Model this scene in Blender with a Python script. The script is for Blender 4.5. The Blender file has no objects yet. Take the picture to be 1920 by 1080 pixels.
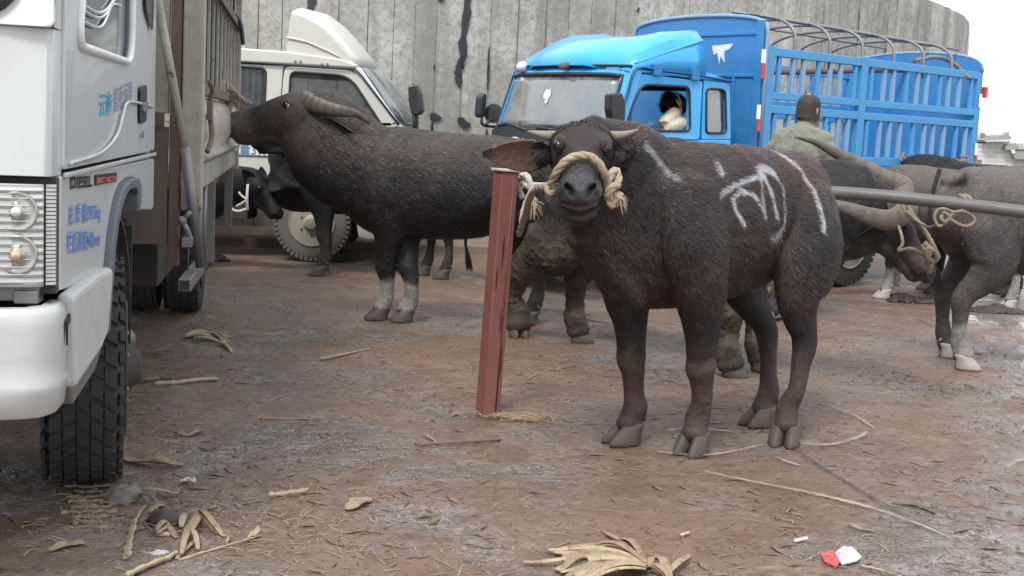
import bpy, bmesh, math, random
import numpy as np
from mathutils import Vector as V, Matrix, noise as mnoise

# ---------------------------------------------------------------- camera, world, sun
scene = bpy.context.scene
COL = scene.collection
R = math.radians
F = 2400.0
PITCH = math.atan(295 / F)
ROLL = R(2.8)
CAMH = 1.3
c_f = V((0, math.cos(PITCH), -math.sin(PITCH)))
_r0 = V((1, 0, 0)); _u0 = V((0, math.sin(PITCH), math.cos(PITCH)))
c_r = _r0 * math.cos(ROLL) + _u0 * math.sin(ROLL)
c_u = _u0 * math.cos(ROLL) - _r0 * math.sin(ROLL)
cam = bpy.data.objects.new('camera', bpy.data.cameras.new('camera'))
COL.objects.link(cam)
m = Matrix.Identity(4)
for i in range(3):
    m[i][0], m[i][1], m[i][2] = c_r[i], c_u[i], -c_f[i]
m.translation = V((0, 0, CAMH))
cam.matrix_world = m
cam.data.sensor_width = 36
cam.data.lens = 36 * F / 1920
cam.data.clip_start = 0.05
cam.data.clip_end = 5000
scene.camera = cam

world = bpy.data.worlds.new('World'); scene.world = world
world.use_nodes = True
nt = world.node_tree; nt.nodes.clear()
def _wn(t, **k):
    n = nt.nodes.new(t)
    for a, b in k.items(): setattr(n, a, b)
    return n
SUN_EL, SUN_AZ = R(55), R(200)
sky = _wn('ShaderNodeTexSky', sky_type='NISHITA', sun_disc=False, sun_elevation=SUN_EL, sun_rotation=SUN_AZ)
bg1 = _wn('ShaderNodeBackground'); bg1.inputs[1].default_value = 0.06
tc = _wn('ShaderNodeTexCoord')
mp = _wn('ShaderNodeMapping'); mp.inputs['Scale'].default_value = (1, 1, 2.5)
cn = _wn('ShaderNodeTexNoise'); cn.inputs['Scale'].default_value = 1.6; cn.inputs['Detail'].default_value = 7
cr = _wn('ShaderNodeValToRGB')
cr.color_ramp.elements[0].position = 0.3; cr.color_ramp.elements[0].color = (0.50, 0.64, 0.80, 1)
cr.color_ramp.elements[1].position = 0.62; cr.color_ramp.elements[1].color = (0.96, 0.975, 1.0, 1)
bg2 = _wn('ShaderNodeBackground'); bg2.inputs[1].default_value = 0.98
add = _wn('ShaderNodeMixShader'); add.inputs[0].default_value = 0.88
wo = _wn('ShaderNodeOutputWorld')
L = nt.links.new
L(sky.outputs[0], bg1.inputs[0]); L(tc.outputs['Generated'], mp.inputs[0]); L(mp.outputs[0], cn.inputs['Vector'])
L(cn.outputs['Fac'], cr.inputs[0]); L(cr.outputs[0], bg2.inputs[0])
L(bg1.outputs[0], add.inputs[1]); L(bg2.outputs[0], add.inputs[2]); L(add.outputs[0], wo.inputs[0])

sun = bpy.data.objects.new('sun', bpy.data.lights.new('sun', 'SUN'))
COL.objects.link(sun)
sun.data.energy = 1.5; sun.data.angle = R(14); sun.data.color = (1, 0.965, 0.92)
_sd = V((math.sin(SUN_AZ) * math.cos(SUN_EL), math.cos(SUN_AZ) * math.cos(SUN_EL), math.sin(SUN_EL)))
sun.rotation_euler = _sd.to_track_quat('Z', 'Y').to_euler()
scene.view_settings.view_transform = 'Standard'
scene.view_settings.look = 'None'
scene.view_settings.exposure = 1.15
scene.view_settings.gamma = 1
scene.cycles.max_bounces = 6
scene.cycles.transparent_max_bounces = 12

# ---------------------------------------------------------------- placing helpers
def ray(px, py):
    return c_f + c_r * ((px - 960) / F) - c_u * ((py - 540) / F)
def at(px, py, D):
    d = ray(px, py)
    return d * (D / d.y) + V((0, 0, CAMH))
def gnd(px, py, h=0.0):
    d = ray(px, py)
    return d * ((h - CAMH) / d.z) + V((0, 0, CAMH))

# ---------------------------------------------------------------- scene graph helpers
def tag(o, label=None, cat=None, group=None, kind=None):
    if label: o['label'] = label
    if cat: o['category'] = cat
    if group: o['group'] = group
    if kind: o['kind'] = kind
    return o
def empty(name, loc=(0, 0, 0), rz=0.0, label=None, cat=None, group=None):
    o = bpy.data.objects.new(name, None)
    o.empty_display_size = 0.2
    COL.objects.link(o); o.location = loc; o.rotation_euler = (0, 0, rz)
    return tag(o, label, cat, group)
def link_mesh(name, me, mats, parent=None, smooth=False, angle=None):
    if not isinstance(mats, (list, tuple)): mats = [mats]
    for m_ in mats: me.materials.append(m_)
    if smooth or angle is not None:
        me.polygons.foreach_set('use_smooth', [True] * len(me.polygons))
        if angle is not None: me.set_sharp_from_angle(angle=R(angle))
    o = bpy.data.objects.new(name, me); COL.objects.link(o)
    if parent: o.parent = parent
    return o

class MB:
    """collects simple shapes, then links them as ONE mesh object"""
    def __init__(s): s.v = []; s.f = []; s.mi = []; s.cur = 0
    def mat(s, i): s.cur = i; return s
    def add(s, vs, fs):
        b = len(s.v); s.v.extend([tuple(p) for p in vs])
        for f in fs: s.f.append([b + i for i in f]); s.mi.append(s.cur)
        return s
    def hexa(s, c8):
        return s.add(c8, [(0, 3, 2, 1), (4, 5, 6, 7), (0, 1, 5, 4), (1, 2, 6, 5), (2, 3, 7, 6), (3, 0, 4, 7)])
    def box(s, x0, x1, y0, y1, z0, z1):
        return s.hexa([(x0, y0, z0), (x1, y0, z0), (x1, y1, z0), (x0, y1, z0), (x0, y0, z1), (x1, y0, z1), (x1, y1, z1), (x0, y1, z1)])
    def bar(s, a, b, w, h, up=(0, 0, 1)):
        a = V(a); b = V(b); t = (b - a).normalized(); u = V(up)
        if abs(t.dot(u)) > 0.97: u = V((1, 0, 0))
        sd = t.cross(u).normalized() * (w / 2); uu = sd.cross(t).normalized() * (h / 2)
        return s.hexa([a - sd - uu, a + sd - uu, a + sd + uu, a - sd + uu, b - sd - uu, b + sd - uu, b + sd + uu, b - sd + uu])
    def prism(s, pts, off, flip=False):
        """closed outline pts (3D, planar) extruded by vector off"""
        n = len(pts); off = V(off); p = [V(q) for q in pts]
        return s.add(p + [q + off for q in p], [list(range(n))[::-1], list(range(n, 2 * n))] + [(i, (i + 1) % n, n + (i + 1) % n, n + i) for i in range(n)])
    def frame(s, outer, inner, off):
        """ring between two outlines of equal count, extruded"""
        n = len(outer); off = V(off); o = [V(q) for q in outer]; i_ = [V(q) for q in inner]
        vs = o + i_ + [q + off for q in o] + [q + off for q in i_]; fs = []
        for k in range(n):
            j = (k + 1) % n
            fs += [(k, j, n + j, n + k), (2 * n + k, 3 * n + k, 3 * n + j, 2 * n + j), (k, 2 * n + k, 2 * n + j, j), (n + k, n + j, 3 * n + j, 3 * n + k)]
        return s.add(vs, fs)
    def tube(s, path, r, n=10, closed=False, cap=True, flat=1.0, up=None):
        p = [V(q) for q in path]; m_ = len(p)
        rr = r if isinstance(r, (list, tuple)) else [r] * m_
        nrm = V(up) if up else None; vs = []
        for i in range(m_):
            if closed: t = p[(i + 1) % m_] - p[i - 1]
            else: t = p[min(i + 1, m_ - 1)] - p[max(i - 1, 0)]
            t.normalize()
            if nrm is None: nrm = t.orthogonal()
            nrm = nrm - t * nrm.dot(t)
            if nrm.length < 1e-6: nrm = t.orthogonal()
            nrm.normalize(); bi = t.cross(nrm)
            for k in range(n):
                a = 2 * math.pi * k / n
                vs.append(p[i] + nrm * (math.cos(a) * rr[i]) + bi * (math.sin(a) * rr[i] * flat))
        fs = []
        for i in range(m_ if closed else m_ - 1):
            j = (i + 1) % m_
            for k in range(n):
                l = (k + 1) % n
                fs.append((i * n + k, i * n + l, j * n + l, j * n + k))
        if cap and not closed:
            fs.append(list(range(n))[::-1]); fs.append([(m_ - 1) * n + k for k in range(n)])
        return s.add(vs, fs)
    def lathe(s, c, ax, prof, n=32, ref=(0, 0, 1)):
        """prof: list of (distance along axis, radius)"""
        c = V(c); ax = V(ax).normalized(); u = V(ref)
        if abs(ax.dot(u)) > .95: u = V((1, 0, 0))
        u = (u - ax * u.dot(ax)).normalized(); w = ax.cross(u); vs = []
        for d, r_ in prof:
            for k in range(n):
                a = 2 * math.pi * k / n
                vs.append(c + ax * d + (u * math.cos(a) + w * math.sin(a)) * max(r_, 1e-4))
        fs = []
        for i in range(len(prof) - 1):
            for k in range(n):
                l = (k + 1) % n
                fs.append((i * n + k, i * n + l, (i + 1) * n + l, (i + 1) * n + k))
        if prof[0][1] > 1e-3: fs.append(list(range(n))[::-1])
        if prof[-1][1] > 1e-3: fs.append([(len(prof) - 1) * n + k for k in range(n)])
        return s.add(vs, fs)
    def ball(s, c, r, n=16, m_=10):
        rx, ry, rz = r if isinstance(r, (list, tuple)) else (r, r, r)
        c = V(c); vs = [c + V((0, 0, -rz))]; fs = []
        for i in range(1, m_):
            ph = -math.pi / 2 + math.pi * i / m_
            for k in range(n):
                a = 2 * math.pi * k / n
                vs.append(c + V((rx * math.cos(ph) * math.cos(a), ry * math.cos(ph) * math.sin(a), rz * math.sin(ph))))
        vs.append(c + V((0, 0, rz)))
        for k in range(n): fs.append((0, 1 + (k + 1) % n, 1 + k))
        for i in range(m_ - 2):
            for k in range(n):
                l = (k + 1) % n
                fs.append((1 + i * n + k, 1 + i * n + l, 1 + (i + 1) * n + l, 1 + (i + 1) * n + k))
        t = len(vs) - 1
        for k in range(n): fs.append((t, 1 + (m_ - 2) * n + k, 1 + (m_ - 2) * n + (k + 1) % n))
        return s.add(vs, fs)
    def grid(s, rows):
        """open surface from rows of points"""
        n = len(rows[0]); b = [q for r_ in rows for q in r_]
        return s.add(b, [(i * n + k, i * n + k + 1, (i + 1) * n + k + 1, (i + 1) * n + k) for i in range(len(rows) - 1) for k in range(n - 1)])
    def mesh(s, name):
        me = bpy.data.meshes.new(name); me.from_pydata(s.v, [], s.f)
        me.polygons.foreach_set('material_index', s.mi); me.validate(); me.update()
        return me
    def build(s, name, mats, parent=None, smooth=False, angle=None, bevel=0.0, seg=2, solid=0.0):
        me = s.mesh(name)
        bm = bmesh.new(); bm.from_mesh(me); bmesh.ops.recalc_face_normals(bm, faces=bm.faces); bm.to_mesh(me); bm.free()
        o = link_mesh(name, me, mats, parent, smooth, angle)
        if solid:
            md = o.modifiers.new('solid', 'SOLIDIFY'); md.thickness = solid; md.offset = 0
        if bevel:
            md = o.modifiers.new('bevel', 'BEVEL'); md.width = bevel; md.segments = seg; md.limit_method = 'ANGLE'; md.angle_limit = R(35)
            md.harden_normals = False
        return o

def smooth_path(pts, sub=6, closed=False):
    p = [V(q) for q in pts]; n = len(p); out = []
    rng = range(n) if closed else range(n - 1)
    for i in rng:
        if closed: a, b, c, d = p[i - 1], p[i], p[(i + 1) % n], p[(i + 2) % n]
        else: a, b, c, d = p[max(i - 1, 0)], p[i], p[i + 1], p[min(i + 2, n - 1)]
        for k in range(sub):
            t = k / sub
            out.append(0.5 * ((2 * b) + (c - a) * t + (2 * a - 5 * b + 4 * c - d) * t * t + (3 * b - a - 3 * c + d) * t ** 3))
    if not closed: out.append(p[-1])
    return out
def lerps(vals, sub=6):
    out = []
    for i in range(len(vals) - 1):
        for k in range(sub): out.append(vals[i] + (vals[i + 1] - vals[i]) * k / sub)
    return out + [vals[-1]]
def round_poly(pts, r, seg=5):
    """2D rounded outline; r number or list"""
    n = len(pts); out = []
    for i in range(n):
        a, b, c = V(pts[i - 1]), V(pts[i]), V(pts[(i + 1) % n])
        rr = r[i] if isinstance(r, (list, tuple)) else r
        d1 = (a - b); d2 = (c - b); q = min(rr, d1.length * .45, d2.length * .45)
        p1 = b + d1.normalized() * q; p2 = b + d2.normalized() * q
        for k in range(seg + 1):
            t = k / seg
            out.append(p1 * (1 - t) ** 2 + b * 2 * t * (1 - t) + p2 * t * t)
    return out

# ---------------------------------------------------------------- materials
class NT:
    def __init__(s, name):
        s.m = bpy.data.materials.new(name); s.m.use_nodes = True
        s.t = s.m.node_tree; s.t.nodes.clear()
        s.out = s.n('ShaderNodeOutputMaterial'); s.b = s.n('ShaderNodeBsdfPrincipled')
        s.l(s.b.outputs[0], s.out.inputs[0]); s.tc = s.n('ShaderNodeTexCoord')
    def n(s, t, **k):
        x = s.t.nodes.new(t)
        for a, b in k.items(): setattr(x, a, b)
        return x
    def l(s, a, b): s.t.links.new(a, b)
    def set(s, **k):
        for a, b in k.items():
            i = s.b.inputs[a.replace('_', ' ')]
            if hasattr(b, 'links'): s.l(b, i)
            else: i.default_value = b if not (isinstance(b, tuple) and len(b) == 3) else (*b, 1)
    def map(s, scale=(1, 1, 1), rot=(0, 0, 0), src='Object'):
        x = s.n('ShaderNodeMapping'); x.inputs['Scale'].default_value = scale; x.inputs['Rotation'].default_value = rot
        s.l(s.tc.outputs[src], x.inputs[0]); return x.outputs[0]
    def noise(s, scale, detail=4, rough=.55, vec=None, dist=0):
        x = s.n('ShaderNodeTexNoise'); x.inputs['Scale'].default_value = scale; x.inputs['Detail'].default_value = detail
        x.inputs['Roughness'].default_value = rough; x.inputs['Distortion'].default_value = dist
        s.l(vec if vec is not None else s.tc.outputs['Object'], x.inputs['Vector']); return x.outputs['Fac']
    def voro(s, scale, vec=None, feature='F1', out='Distance'):
        x = s.n('ShaderNodeTexVoronoi', feature=feature); x.inputs['Scale'].default_value = scale
        s.l(vec if vec is not None else s.tc.outputs['Object'], x.inputs['Vector']); return x.outputs[out]
    def ramp(s, f, stops, mode='LINEAR'):
        x = s.n('ShaderNodeValToRGB'); x.color_ramp.interpolation = mode; e = x.color_ramp.elements
        while len(e) < len(stops): e.new(0.5)
        for i, (p, c) in enumerate(stops):
            e[i].position = p; e[i].color = (c, c, c, 1) if isinstance(c, (int, float)) else (*c, 1)
        s.l(f, x.inputs[0]); return x.outputs[0]
    def mix(s, f, a, b, mode='MIX'):
        x = s.n('ShaderNodeMix', data_type='RGBA', blend_type=mode)
        for i, v in ((0, f), (6, a), (7, b)):
            if hasattr(v, 'links'): s.l(v, x.inputs[i])
            elif isinstance(v, tuple): x.inputs[i].default_value = (*v, 1)
            else: x.inputs[i].default_value = v
        return x.outputs[2]
    def math(s, op, a, b=0.0, clamp=False):
        x = s.n('ShaderNodeMath', operation=op); x.use_clamp = clamp
        for i, v in ((0, a), (1, b)):
            if hasattr(v, 'links'): s.l(v, x.inputs[i])
            else: x.inputs[i].default_value = v
        return x.outputs[0]
    def bump(s, h, strength=.3, dist=.01, prev=None):
        x = s.n('ShaderNodeBump'); x.inputs['Strength'].default_value = strength; x.inputs['Distance'].default_value = dist
        s.l(h, x.inputs['Height'])
        if prev is not None: s.l(prev, x.inputs['Normal'])
        s.l(x.outputs[0], s.b.inputs['Normal']); return x.outputs[0]

def paint(name, col, rough=.35, metal=0.0, dirt=(.16, .12, .09), amt=.35, ds=2.5, chip=None, chip_amt=0.0, cs=9, bump=.15, bs=40, streak=0.0, coat=0.0, var=.08):
    """painted or raw surface with dirt patches, drip streaks, chips of another colour and fine bump"""
    t = NT(name)
    n1 = t.noise(ds, 6, .62); n2 = t.noise(ds * 7, 5, .6)
    c = t.mix(t.math('MULTIPLY', n2, 1), tuple(x * (1 - var) for x in col), tuple(min(1, x * (1 + var)) for x in col))
    f = t.ramp(t.mix(.4, n1, n2), [(.5 - amt * .28, 0), (.72 - amt * .2, amt * 1.0), (1, min(1, amt * 1.3))])
    c = t.mix(f, c, dirt)
    if streak:
        s_ = t.noise(1, 5, .6, t.map((9, 9, .55)))
        c = t.mix(t.ramp(s_, [(.5, 0), (.8, streak)]), c, dirt)
    r_ = t.math('ADD', t.math('MULTIPLY', f, .4), rough, True)
    if chip:
        ch = t.ramp(t.mix(.35, t.noise(cs, 8, .7), n1), [(.62 - chip_amt * .25, 0), (.64 - chip_amt * .25, 1)])
        c = t.mix(ch, c, chip); r_ = t.math('ADD', r_, t.math('MULTIPLY', ch, .3), True)
    t.set(Base_Color=c, Roughness=r_, Metallic=metal, Coat_Weight=coat)
    if bump: t.bump(t.mix(.5, t.noise(bs, 4, .6), n2), bump, .004)
    return t.m
def plain(name, col, rough=.5, metal=0.0, **k):
    t = NT(name); n_ = t.noise(14, 5, .6)
    t.set(Base_Color=t.mix(n_, tuple(x * .82 for x in col), tuple(min(1, x * 1.15) for x in col)), Roughness=rough, Metallic=metal, **k)
    t.bump(t.noise(60, 3), .12, .003)
    return t.m
# ---------------------------------------------------------------- ground
def ground_material():
    t = NT('wet_muddy_concrete')
    big = t.noise(.8, 4, .6, dist=.6); mid = t.noise(3.2, 6, .62, dist=.3); med = t.noise(9, 6, .68)
    fine = t.noise(34, 5, .72); grit = t.noise(120, 3, .75)
    f = t.math('ADD', t.math('MULTIPLY', big, .58), t.math('MULTIPLY', mid, .42))
    mud = t.mix(t.ramp(mid, [(.35, 0), (.62, 1)]), (.150, .082, .050), (.240, .158, .108))
    mud = t.mix(t.ramp(med, [(.40, 0), (.60, .55)]), mud, (.108, .064, .042))
    mud = t.mix(t.ramp(fine, [(.44, .0), (.62, .45)]), mud, (.066, .040, .028))
    conc = t.mix(t.ramp(med, [(.38, 0), (.62, 1)]), (.170, .134, .112), (.240, .200, .178))
    wet = t.ramp(f, [(.485, 0), (.575, 1)])
    crust = t.ramp(t.mix(.5, fine, med), [(.50, 0), (.56, 1)])
    wf = t.math('MULTIPLY', wet, t.math('SUBTRACT', 1.0, t.math('MULTIPLY', crust, .35)))
    c = t.mix(wf, mud, conc)
    red = t.ramp(t.noise(1.3, 5, .6, t.map((1, 1, 1), (0, 0, 1))), [(.50, 0), (.64, .55)])
    c = t.mix(red, c, (.195, .108, .066))
    sp = t.ramp(t.mix(.45, t.noise(20, 5, .78), t.noise(70, 3, .8)), [(.575, 0), (.61, .85)])
    c = t.mix(sp, c, (.038, .026, .020))
    pale = t.ramp(t.noise(46, 4, .85, t.map((1, 1, 1), (0, 0, 2))), [(.64, 0), (.69, .65)])
    c = t.mix(pale, c, (.30, .235, .175))
    pud = t.ramp(t.noise(1.7, 4, .55, t.map((1, 1, 1), (0, 0, .6)), .8), [(.46, 0), (.53, 1)])
    pud = t.math('MULTIPLY', pud, wf)
    t.set(Base_Color=t.mix(t.math('MULTIPLY', pud, .35), c, (.10, .085, .075)), Roughness=t.mix(pud, t.ramp(wf, [(0, .46), (.5, .32), (1, .21)]), (.07, .07, .07)), Specular_IOR_Level=.6)
    h = t.math('ADD', t.math('MULTIPLY', fine, .55), t.math('MULTIPLY', grit, .22))
    h = t.math('ADD', h, t.math('MULTIPLY', med, .9))
    h = t.math('ADD', h, t.math('MULTIPLY', sp, .4))
    h = t.math('MULTIPLY', h, t.math('SUBTRACT', 1.12, t.math('MAXIMUM', t.math('MULTIPLY', wf, .9), t.math('MULTIPLY', pud, 1.05))))
    t.bump(h, .8, .019)
    return t.m
M_ground = ground_material()
def ground_h(x, y):
    """gentle lumps of the trodden mud; level where hooves and tyres stand"""
    a = mnoise.fractal(V((x * 1.7, y * 1.7, 0)), .9, 2.1, 4) * .010
    b = mnoise.fractal(V((x * 9, y * 9, 3.1)), .8, 2.2, 3) * .0035
    return -.004 + max(-.012, min(.006, a)) + b
def make_ground():
    xs = np.concatenate([[-400, -60, -20, -8], np.arange(-3.4, 5.2, .022), [9, 22, 60, 400]])
    ys = np.concatenate([[-60, 0, 2], np.arange(3.0, 9.6, .03), np.arange(9.6, 16, .25), [22, 40, 120, 900]])
    nx, ny = len(xs), len(ys)
    vs = []
    for y in ys:
        inner = 3.0 <= y <= 10
        for x in xs:
            vs.append((x, y, ground_h(x, y) if inner and -3.4 <= x <= 5.2 else -.004))
    fs = [(j * nx + i, j * nx + i + 1, (j + 1) * nx + i + 1, (j + 1) * nx + i) for j in range(ny - 1) for i in range(nx - 1)]
    me = bpy.data.meshes.new('ground'); me.from_pydata(vs, [], fs); me.update()
    o = link_mesh('ground', me, M_ground, None, True)
    return tag(o, kind='structure')
make_ground()

def ribbon(name, pts, w, mat_, z=.009, jag=.3, seed=1, kind='structure'):
    rnd = random.Random(seed); p = smooth_path([V((q[0], q[1], 0)) for q in pts], 14); m_ = MB(); rows = []
    for i, q in enumerate(p):
        t = (p[min(i + 1, len(p) - 1)] - p[max(i - 1, 0)]).normalized(); s_ = V((-t.y, t.x, 0))
        ww = w * math.sin(math.pi * min(1, max(.03, (i + .5) / len(p)))) ** .4
        a = ww * (1 + rnd.uniform(-jag, jag)); b = ww * (1 + rnd.uniform(-jag, jag))
        zz = z
        rows.append([q - s_ * a + V((0, 0, zz)), q + s_ * b + V((0, 0, zz))])
    m_.grid(rows); o = m_.build(name, mat_)
    return tag(o, kind=kind)
def worn_mark(name, col, lo, hi):
    t = NT(name); tr = t.n('ShaderNodeBsdfTransparent'); mx = t.n('ShaderNodeMixShader')
    f = t.ramp(t.mix(.5, t.noise(22, 6, .75), t.noise(4, 3)), [(lo, 0), (hi, .75)])
    t.set(Base_Color=col, Roughness=.5)
    t.l(f, mx.inputs[0]); t.l(tr.outputs[0], mx.inputs[1]); t.l(t.b.outputs[0], mx.inputs[2]); t.l(mx.outputs[0], t.out.inputs[0])
    return t.m
M_chalk = worn_mark('pale_scrape', (.42, .38, .32), .36, .6)
M_joint = worn_mark('dark_joint', (.035, .026, .02), .34, .52)
def gp(l): return [gnd(x, y).to_2d() for x, y in l]
ribbon('pavement_joint', gp([(1385, 770), (1480, 838), (1570, 897), (1680, 960), (1790, 1015), (1925, 1085)]), .006, M_joint, seed=2)
for k, (pts, w) in enumerate([
    ([(1315, 885), (1370, 898), (1450, 914), (1530, 930), (1620, 952), (1700, 978), (1790, 1015)], .012),
    ([(1505, 835), (1560, 836), (1610, 822), (1625, 812)], .013),
    ([(1450, 858), (1480, 870), (1500, 876)], .008), ([(1250, 810), (1300, 806), (1370, 812)], .012),
    ([(1560, 765), (1600, 780), (1640, 806)], .010), ([(1230, 850), (1330, 856), (1430, 836)], .009),
    ([(1890, 880), (1905, 868), (1925, 862)], .01)]):
    ribbon('scrape_mark', gp(pts), w, M_chalk, seed=k + 5)

# ---------------------------------------------------------------- curved retaining wall of board-marked concrete
def make_wall():
    t = NT('board_marked_concrete')
    n1 = t.noise(1.3, 6, .65); n2 = t.noise(14, 7, .75); st = t.noise(1, 6, .65, t.map((3.0, 3.0, .35)))
    c = t.mix(t.ramp(n1, [(.38, 0), (.62, 1)]), (.30, .292, .262), (.45, .445, .41))
    c = t.mix(t.ramp(n2, [(.46, 0), (.62, .7)]), c, (.20, .185, .155))
    c = t.mix(t.ramp(st, [(.48, 0), (.68, .75)]), c, (.185, .175, .155))
    pk = t.ramp(t.noise(42, 4, .85), [(.60, 0), (.66, .85)])
    c = t.mix(pk, c, (.11, .10, .09))
    sep = t.n('ShaderNodeAttribute', attribute_name='tone')
    c = t.mix(1.0, c, sep.outputs['Color'], 'MULTIPLY')
    gz = t.n('ShaderNodeSeparateXYZ'); t.l(t.tc.outputs['Object'], gz.inputs[0])
    low = t.ramp(t.math('ADD', gz.outputs[2], t.math('MULTIPLY', n2, .5)), [(.55, .7), (1.25, 0)])
    c = t.mix(low, c, (.20, .125, .085))
    t.set(Base_Color=c, Roughness=.92)
    t.bump(t.mix(.5, n2, pk), .6, .02)
    tar = plain('black_tar_drip', (.018, .019, .024), .55)
    moss = plain('dark_joint_stain', (.19, .18, .155), .9)
    plan = [(-260, 13.6), (100, 13.8), (430, 14.0), (700, 14.1), (1000, 14.7), (1300, 15.9), (1500, 17.0), (1650, 18.6), (1740, 20.2), (1787, 22.0), (1795, 24.0), (1785, 26.5), (1740, 30)]
    pp = [at(x, 300, D) for x, D in plan]
    path = smooth_path([V((q.x, q.y, 0)) for q in pp], 30)
    # walk the plan and cut it into boards about 25 cm wide
    rnd = random.Random(4); boards = []; acc = 0; start = path[0]; nxt = .26
    for a, b in zip(path, path[1:]):
        acc += (b - a).length
        if acc >= nxt:
            boards.append((start, b)); start = b; acc = 0; nxt = rnd.uniform(.215, .285)
    H = 3.55; root = empty('retaining_wall', boards[len(boards) // 2][0], 0, 'tall curved retaining wall of board marked grey concrete behind the trucks', 'wall')
    o0 = root.location.copy(); m_ = MB(); tones = []
    dr = MB(); js = MB()
    for i, (a, b) in enumerate(boards):
        t_ = (b - a).normalized(); nrm = V((t_.y, -t_.x, 0))   # towards the yard
        g = rnd.choice((.0015, .003, .005)); dd = rnd.uniform(-.004, .004); A = a + t_ * g - o0; B = b - t_ * g - o0; off = nrm * dd; top = H + rnd.uniform(-.01, .01)
        back = -nrm * .5; k0 = len(m_.v)
        c8 = [A + off, B + off, B + back, A + back]
        m_.hexa([c8[0], c8[1], c8[2], c8[3]] + [q + V((0, 0, top)) for q in c8])
        tn = rnd.uniform(.93, 1.06); tn2 = tn * rnd.uniform(.97, 1.03)
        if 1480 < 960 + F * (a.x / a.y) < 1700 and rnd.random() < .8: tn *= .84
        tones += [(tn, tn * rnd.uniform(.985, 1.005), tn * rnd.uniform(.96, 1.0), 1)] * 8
        # dark joint stain and tar drips hanging from the joint
        J = b - o0 + nrm * .014
        if rnd.random() < .8:
            z0 = rnd.uniform(0, 2.6); z1 = min(H, z0 + rnd.uniform(.5, 2.2)); n_ = 14; rows = []
            for q in range(n_):
                z = z0 + (z1 - z0) * q / (n_ - 1); w_ = rnd.uniform(.001, .011) * rnd.choice((.2, .6, 1))
                rows.append([J - t_ * w_ + V((0, 0, z)), J + t_ * w_ * rnd.uniform(.3, 1.2) + V((0, 0, z))])
            js.grid(rows)
        for q in range(rnd.choice((0, 1, 1, 2, 3))):
            z = rnd.choice((rnd.uniform(1.2, 3.4), rnd.uniform(1.3, 1.45), rnd.uniform(1.8, 2.0))); hh = rnd.choice((.05, .08, .14, .25, .4)) * rnd.uniform(.6, 1.2)
            n_ = 9; rows = []; cx = rnd.uniform(-.01, .01); mx = rnd.uniform(.006, .019)
            for k in range(n_):
                u = k / (n_ - 1); w_ = mx * math.sin(math.pi * min(.97, max(.04, u))) ** .6 * rnd.uniform(.5, 1.2); cx += rnd.uniform(-.006, .006)
                P = J + nrm * .004 + t_ * cx + V((0, 0, z - hh * u))
                rows.append([P - t_ * w_, P + t_ * w_])
            dr.grid(rows)
    # the one large tar run left of the blue cab
    for px, z, hh, mx in ((866, 3.0, 1.05, .055), (871, 2.1, .35, .05), (800, 2.85, .2, .05), (585, 3.0, 0.65, .05), (868, 1.42, .12, .07), (1105, 1.4, .2, .03), (828, 1.45, .08, .07)):
        P0 = at(px, 150, 14.25); k = min(range(len(boards)), key=lambda i_: (boards[i_][0] - V((P0.x, P0.y, 0))).length)
        a, b = boards[k]; t_ = (b - a).normalized(); nrm = V((t_.y, -t_.x, 0)); rows = []; cx = 0
        for q in range(16):
            u = q / 15; w_ = mx * (math.sin(math.pi * min(.96, max(.05, u))) ** .5) * rnd.uniform(.55, 1.1); cx += rnd.uniform(-.015, .015)
            P = a - o0 + nrm * .02 + t_ * cx + V((0, 0, z - hh * u)); rows.append([P - t_ * w_, P + t_ * w_])
        dr.grid(rows)
    me = m_.mesh('concrete_boards')
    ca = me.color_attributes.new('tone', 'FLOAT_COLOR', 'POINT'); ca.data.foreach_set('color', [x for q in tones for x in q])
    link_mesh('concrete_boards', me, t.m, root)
    js.build('joint_stain', moss, root, solid=.006); dr.build('tar_drip', tar, root, solid=.008)
    k_ = MB(); rows = []
    kp = smooth_path([at(-200, 440, 13.3), at(380, 440, 13.3), at(760, 440, 13.5), at(1050, 440, 13.9), at(1400, 440, 15.2)], 10)
    for q in kp: rows.append([(q.x, q.y - .28, -.02), (q.x, q.y - .26, .07), (q.x, q.y + .6, .12), (q.x, q.y + .9, .12)])
    k_.grid(rows); o = k_.build('kerb', paint('muddy_kerb', (.13, .085, .06), .8, dirt=(.24, .19, .15), amt=.5, bump=.9, bs=9, ds=4))
    tag(o, kind='structure')
make_wall()

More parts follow.
